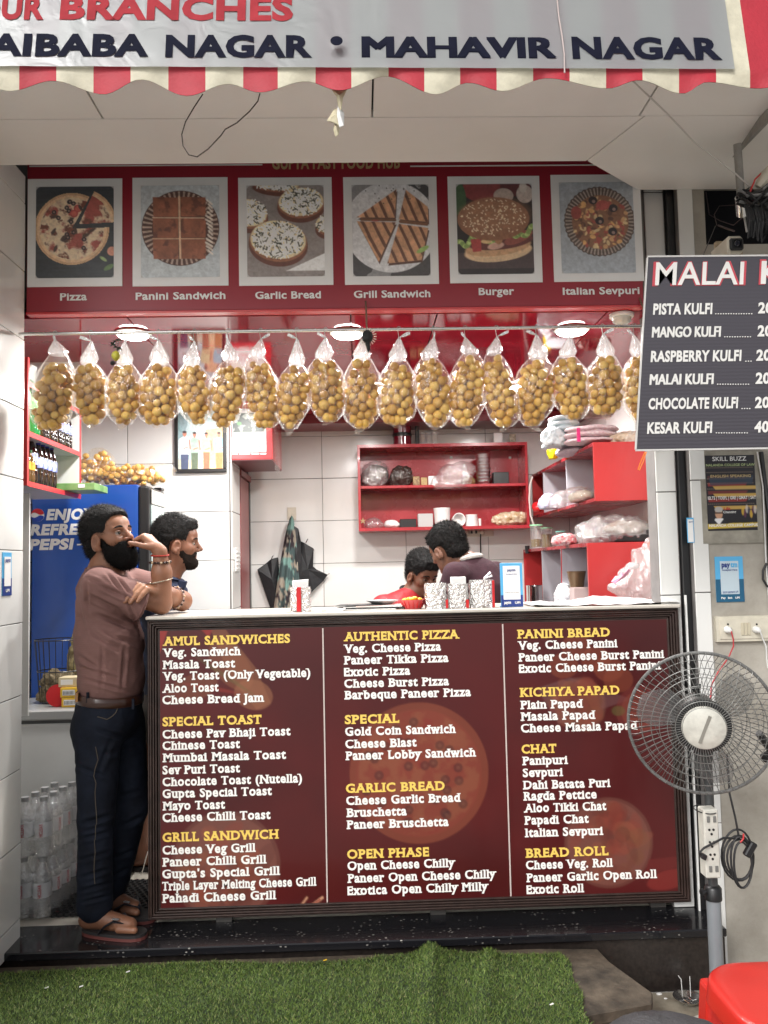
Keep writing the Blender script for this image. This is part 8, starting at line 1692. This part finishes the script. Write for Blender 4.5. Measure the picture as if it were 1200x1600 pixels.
V.ell((bx_, by_, 1.31), (.115, .185, .18), .03).ell((bx_+.01, by_, 1.08), (.12, .17, .2), .04).cap((bx_-.005, by_-.18, 1.42), (bx_-.005, by_+.18, 1.42), .064, None, .03).cap((bx_-.005, by_-.18, 1.42), (np.array([bx_, by_-.18, 1.42])+e2)/2, .068, .066, .02).cap((bx_-.005, by_+.18, 1.42), (np.array([bx_, by_+.18, 1.42])+e3)/2, .068, .066, .02).cap(nk+(0, 0, -.01), nk+(0, 0, -.05), .066, .09, .02)
V.cap(nk+(0, 0, .06), nk+(.01, 0, -.02), .062, .055, .003, sub=True); cloth(V, 'shirt', P2, nv, [], .012, 7, 4)
cp = [nk+(.066*math.cos(t), .066*math.sin(t), .012-.020*math.cos(t)) for t in np.linspace(0, 6.28, 22)[:-1]]; part('collar', MB().tube(cp, .013, 6, closed=True, flat=.5), nv, P2, True); part('collar', MB().obox(nk+(.075, -.035, -.025), (.018, 0, -.004), (0, .016, 0), (.006, 0, .018)), nv, P2, bevel=.004, label='collar point')
V = Vol((-1.2, 3.78, .5), (-.70, 4.26, 1.1), .008); V.ell((bx_+.01, by_, .98), (.12, .165, .12), .03); 
for yy in (3.97-.05, 4.10): V.cap((bx_+.01, by_+(yy-4.04)*.9, .98), (bx_+.03, yy, .70), .095, .075, .02)
cloth(V, 'shorts', P2, mat('grey brown shorts', (.06, .055, .05), .8), [], .01)

# ---- two cooks at the back
def cook(lab, HCk, Rk, hairline, skin, top_m, coll_m, shr, h=.006, lean=(0, 0, 0), nko=(0, 0, -.135), beard_f=None, tone=(118, 80, 62), seed=0, quiff=.3, coll_r=.062):
    T = thing('person', lab, 'person', (HCk[0], HCk[1]+.02, FL)); c = np.array(HCk); nk = c+np.array(nko)+np.array(lean)*.3; ch = nk+np.array(lean)*.6-np.array([0, 0, .17])
    V = Vol(c-(.36, .36, c[2]-FL+.01), c+(.36, .36, .16), h); head(V, c, Rk, nk); S = nrm(np.cross((0, 0, 1), (Rk[0][0], Rk[0][1], 0))); Fh = nrm((Rk[0][0], Rk[0][1], 0))
    sh = nk-np.array([0, 0, .065])+np.array(lean)*.4; hip = np.array([ch[0], ch[1], 1.0]); V.cap(nk, sh, .055, .08, .04).ell(ch, (.12, .12, .17), .04).cap(ch, hip, .12, .12, .04); 
    for s in (-1, 1):
        a = sh+S*s*shr; e = a+S*s*.05+Fh*.10-np.array([0, 0, .26]); w = e+Fh*.20+S*s*(-.08)+np.array([0, 0, -.01]); V.cap(sh, a, .05, None, .03).cap(a, e, .048, .040, .02).cap(e, w, .038, .027, .02); hand(V, w, Fh*.9-S*s*.3, (0, 0, -1), (.4, .5, .4), s=s); lg = hip+S*s*.08; V.cap(lg, (lg[0], lg[1], .60), .08, .055, .03).cap((lg[0], lg[1], .60), (lg[0], lg[1], FL+.07), .052, .036, .02).cap((lg[0], lg[1], FL+.04), np.array((lg[0], lg[1], FL+.03))+Fh*.15, .035, .025, .02)
    skinmesh(V, 'body', T, tone, h, None, seed); eyes(c, Rk, T); hair(c, Rk, 'hair', hair_m, T, hairline, .011, .014, seed=seed+6, quiff=quiff, rough=.010)
    if beard_f: beard(c, Rk, 'beard', beard_m, T, beard_f)
    V = Vol(c-(.36, .36, c[2]-.90), c+(.36, .36, -.02), h); V.cap(nk, sh, .062, .10, .04).ell(ch, (.15, .145, .18), .04).cap(ch, hip, .145, .14, .04)
    for s in (-1, 1): a = sh+S*s*shr; e = a+S*s*.05+Fh*.10-np.array([0, 0, .26]); w = e+Fh*.20+S*s*(-.08); V.cap(sh, a, .072, .066, .03).cap(a, e, .064, .055, .02).cap(e, w-Fh*.02, .052, .038, .02)
    V.cap(nk+(0, 0, .09), nk+(0, 0, -.01), .058, .052, .003, sub=True); cloth(V, 'sweater', T, top_m, [], .014, 7, seed)
    cp = [nk+np.array([coll_r*math.cos(t), coll_r*math.sin(t), .020])-Fh*.012+np.array([0, 0, 1])*(.018*(-(np.array([math.cos(t), math.sin(t), 0])@Fh))) for t in np.linspace(0, 6.28, 24)[:-1]]; part('collar', MB().tube(cp, .0135, 8, closed=True, flat=1.0), coll_m, T, True)
    V = Vol(c-(.36, .36, c[2]-.28), (c[0]+.36, c[1]+.36, 1.08), .012)
    for s in (-1, 1): lg = hip+S*s*.08; V.cap(lg, (lg[0], lg[1], FL+.10), .105, .07, .03)
    V.ell(hip, (.145, .13, .09), .03); cloth(V, 'trousers', T, mat('black trousers', (.014, .014, .016), .8), [], .01)
    return T
hl_ = [(-.14, -.09), (-.035, -.08), (-.016, -.045), (-.002, .02), (.034, .010), (.042, -.006), (.050, .030), (.060, .050), (.078, .066), (.095, .072), (.13, .08)]
cook('dark haired man in a maroon sweater with a white collar, turned away behind the counter', U(700, 858, 4.45), frame((-.66, .66, -.42), -.05), hl_, None, mat('maroon sweater', (.040, .012, .020), .9, var=.15, vs=30, bump=.4, bs=220), mat('white ribbed collar', (.62, .60, .56), .8, bump=.4, bs=200), .175, lean=(.10, 0, 0), nko=(.070, -.03, -.075), seed=11, coll_r=.060)
cook('young man in a bright red jacket looking down behind the maroon sweater', U(659, 897, 4.85), frame((.50, -.80, -.42), .0), [(x, y-.006) for x, y in hl_], None, mat('bright red jacket', (.36, .012, .018), .6, var=.1, bump=.2, bs=90), mat('black scarf', (.012, .010, .012), .8), .15, lean=(-.11, -.03, 0), nko=(-.02, .02, -.112), seed=21, coll_r=.060)
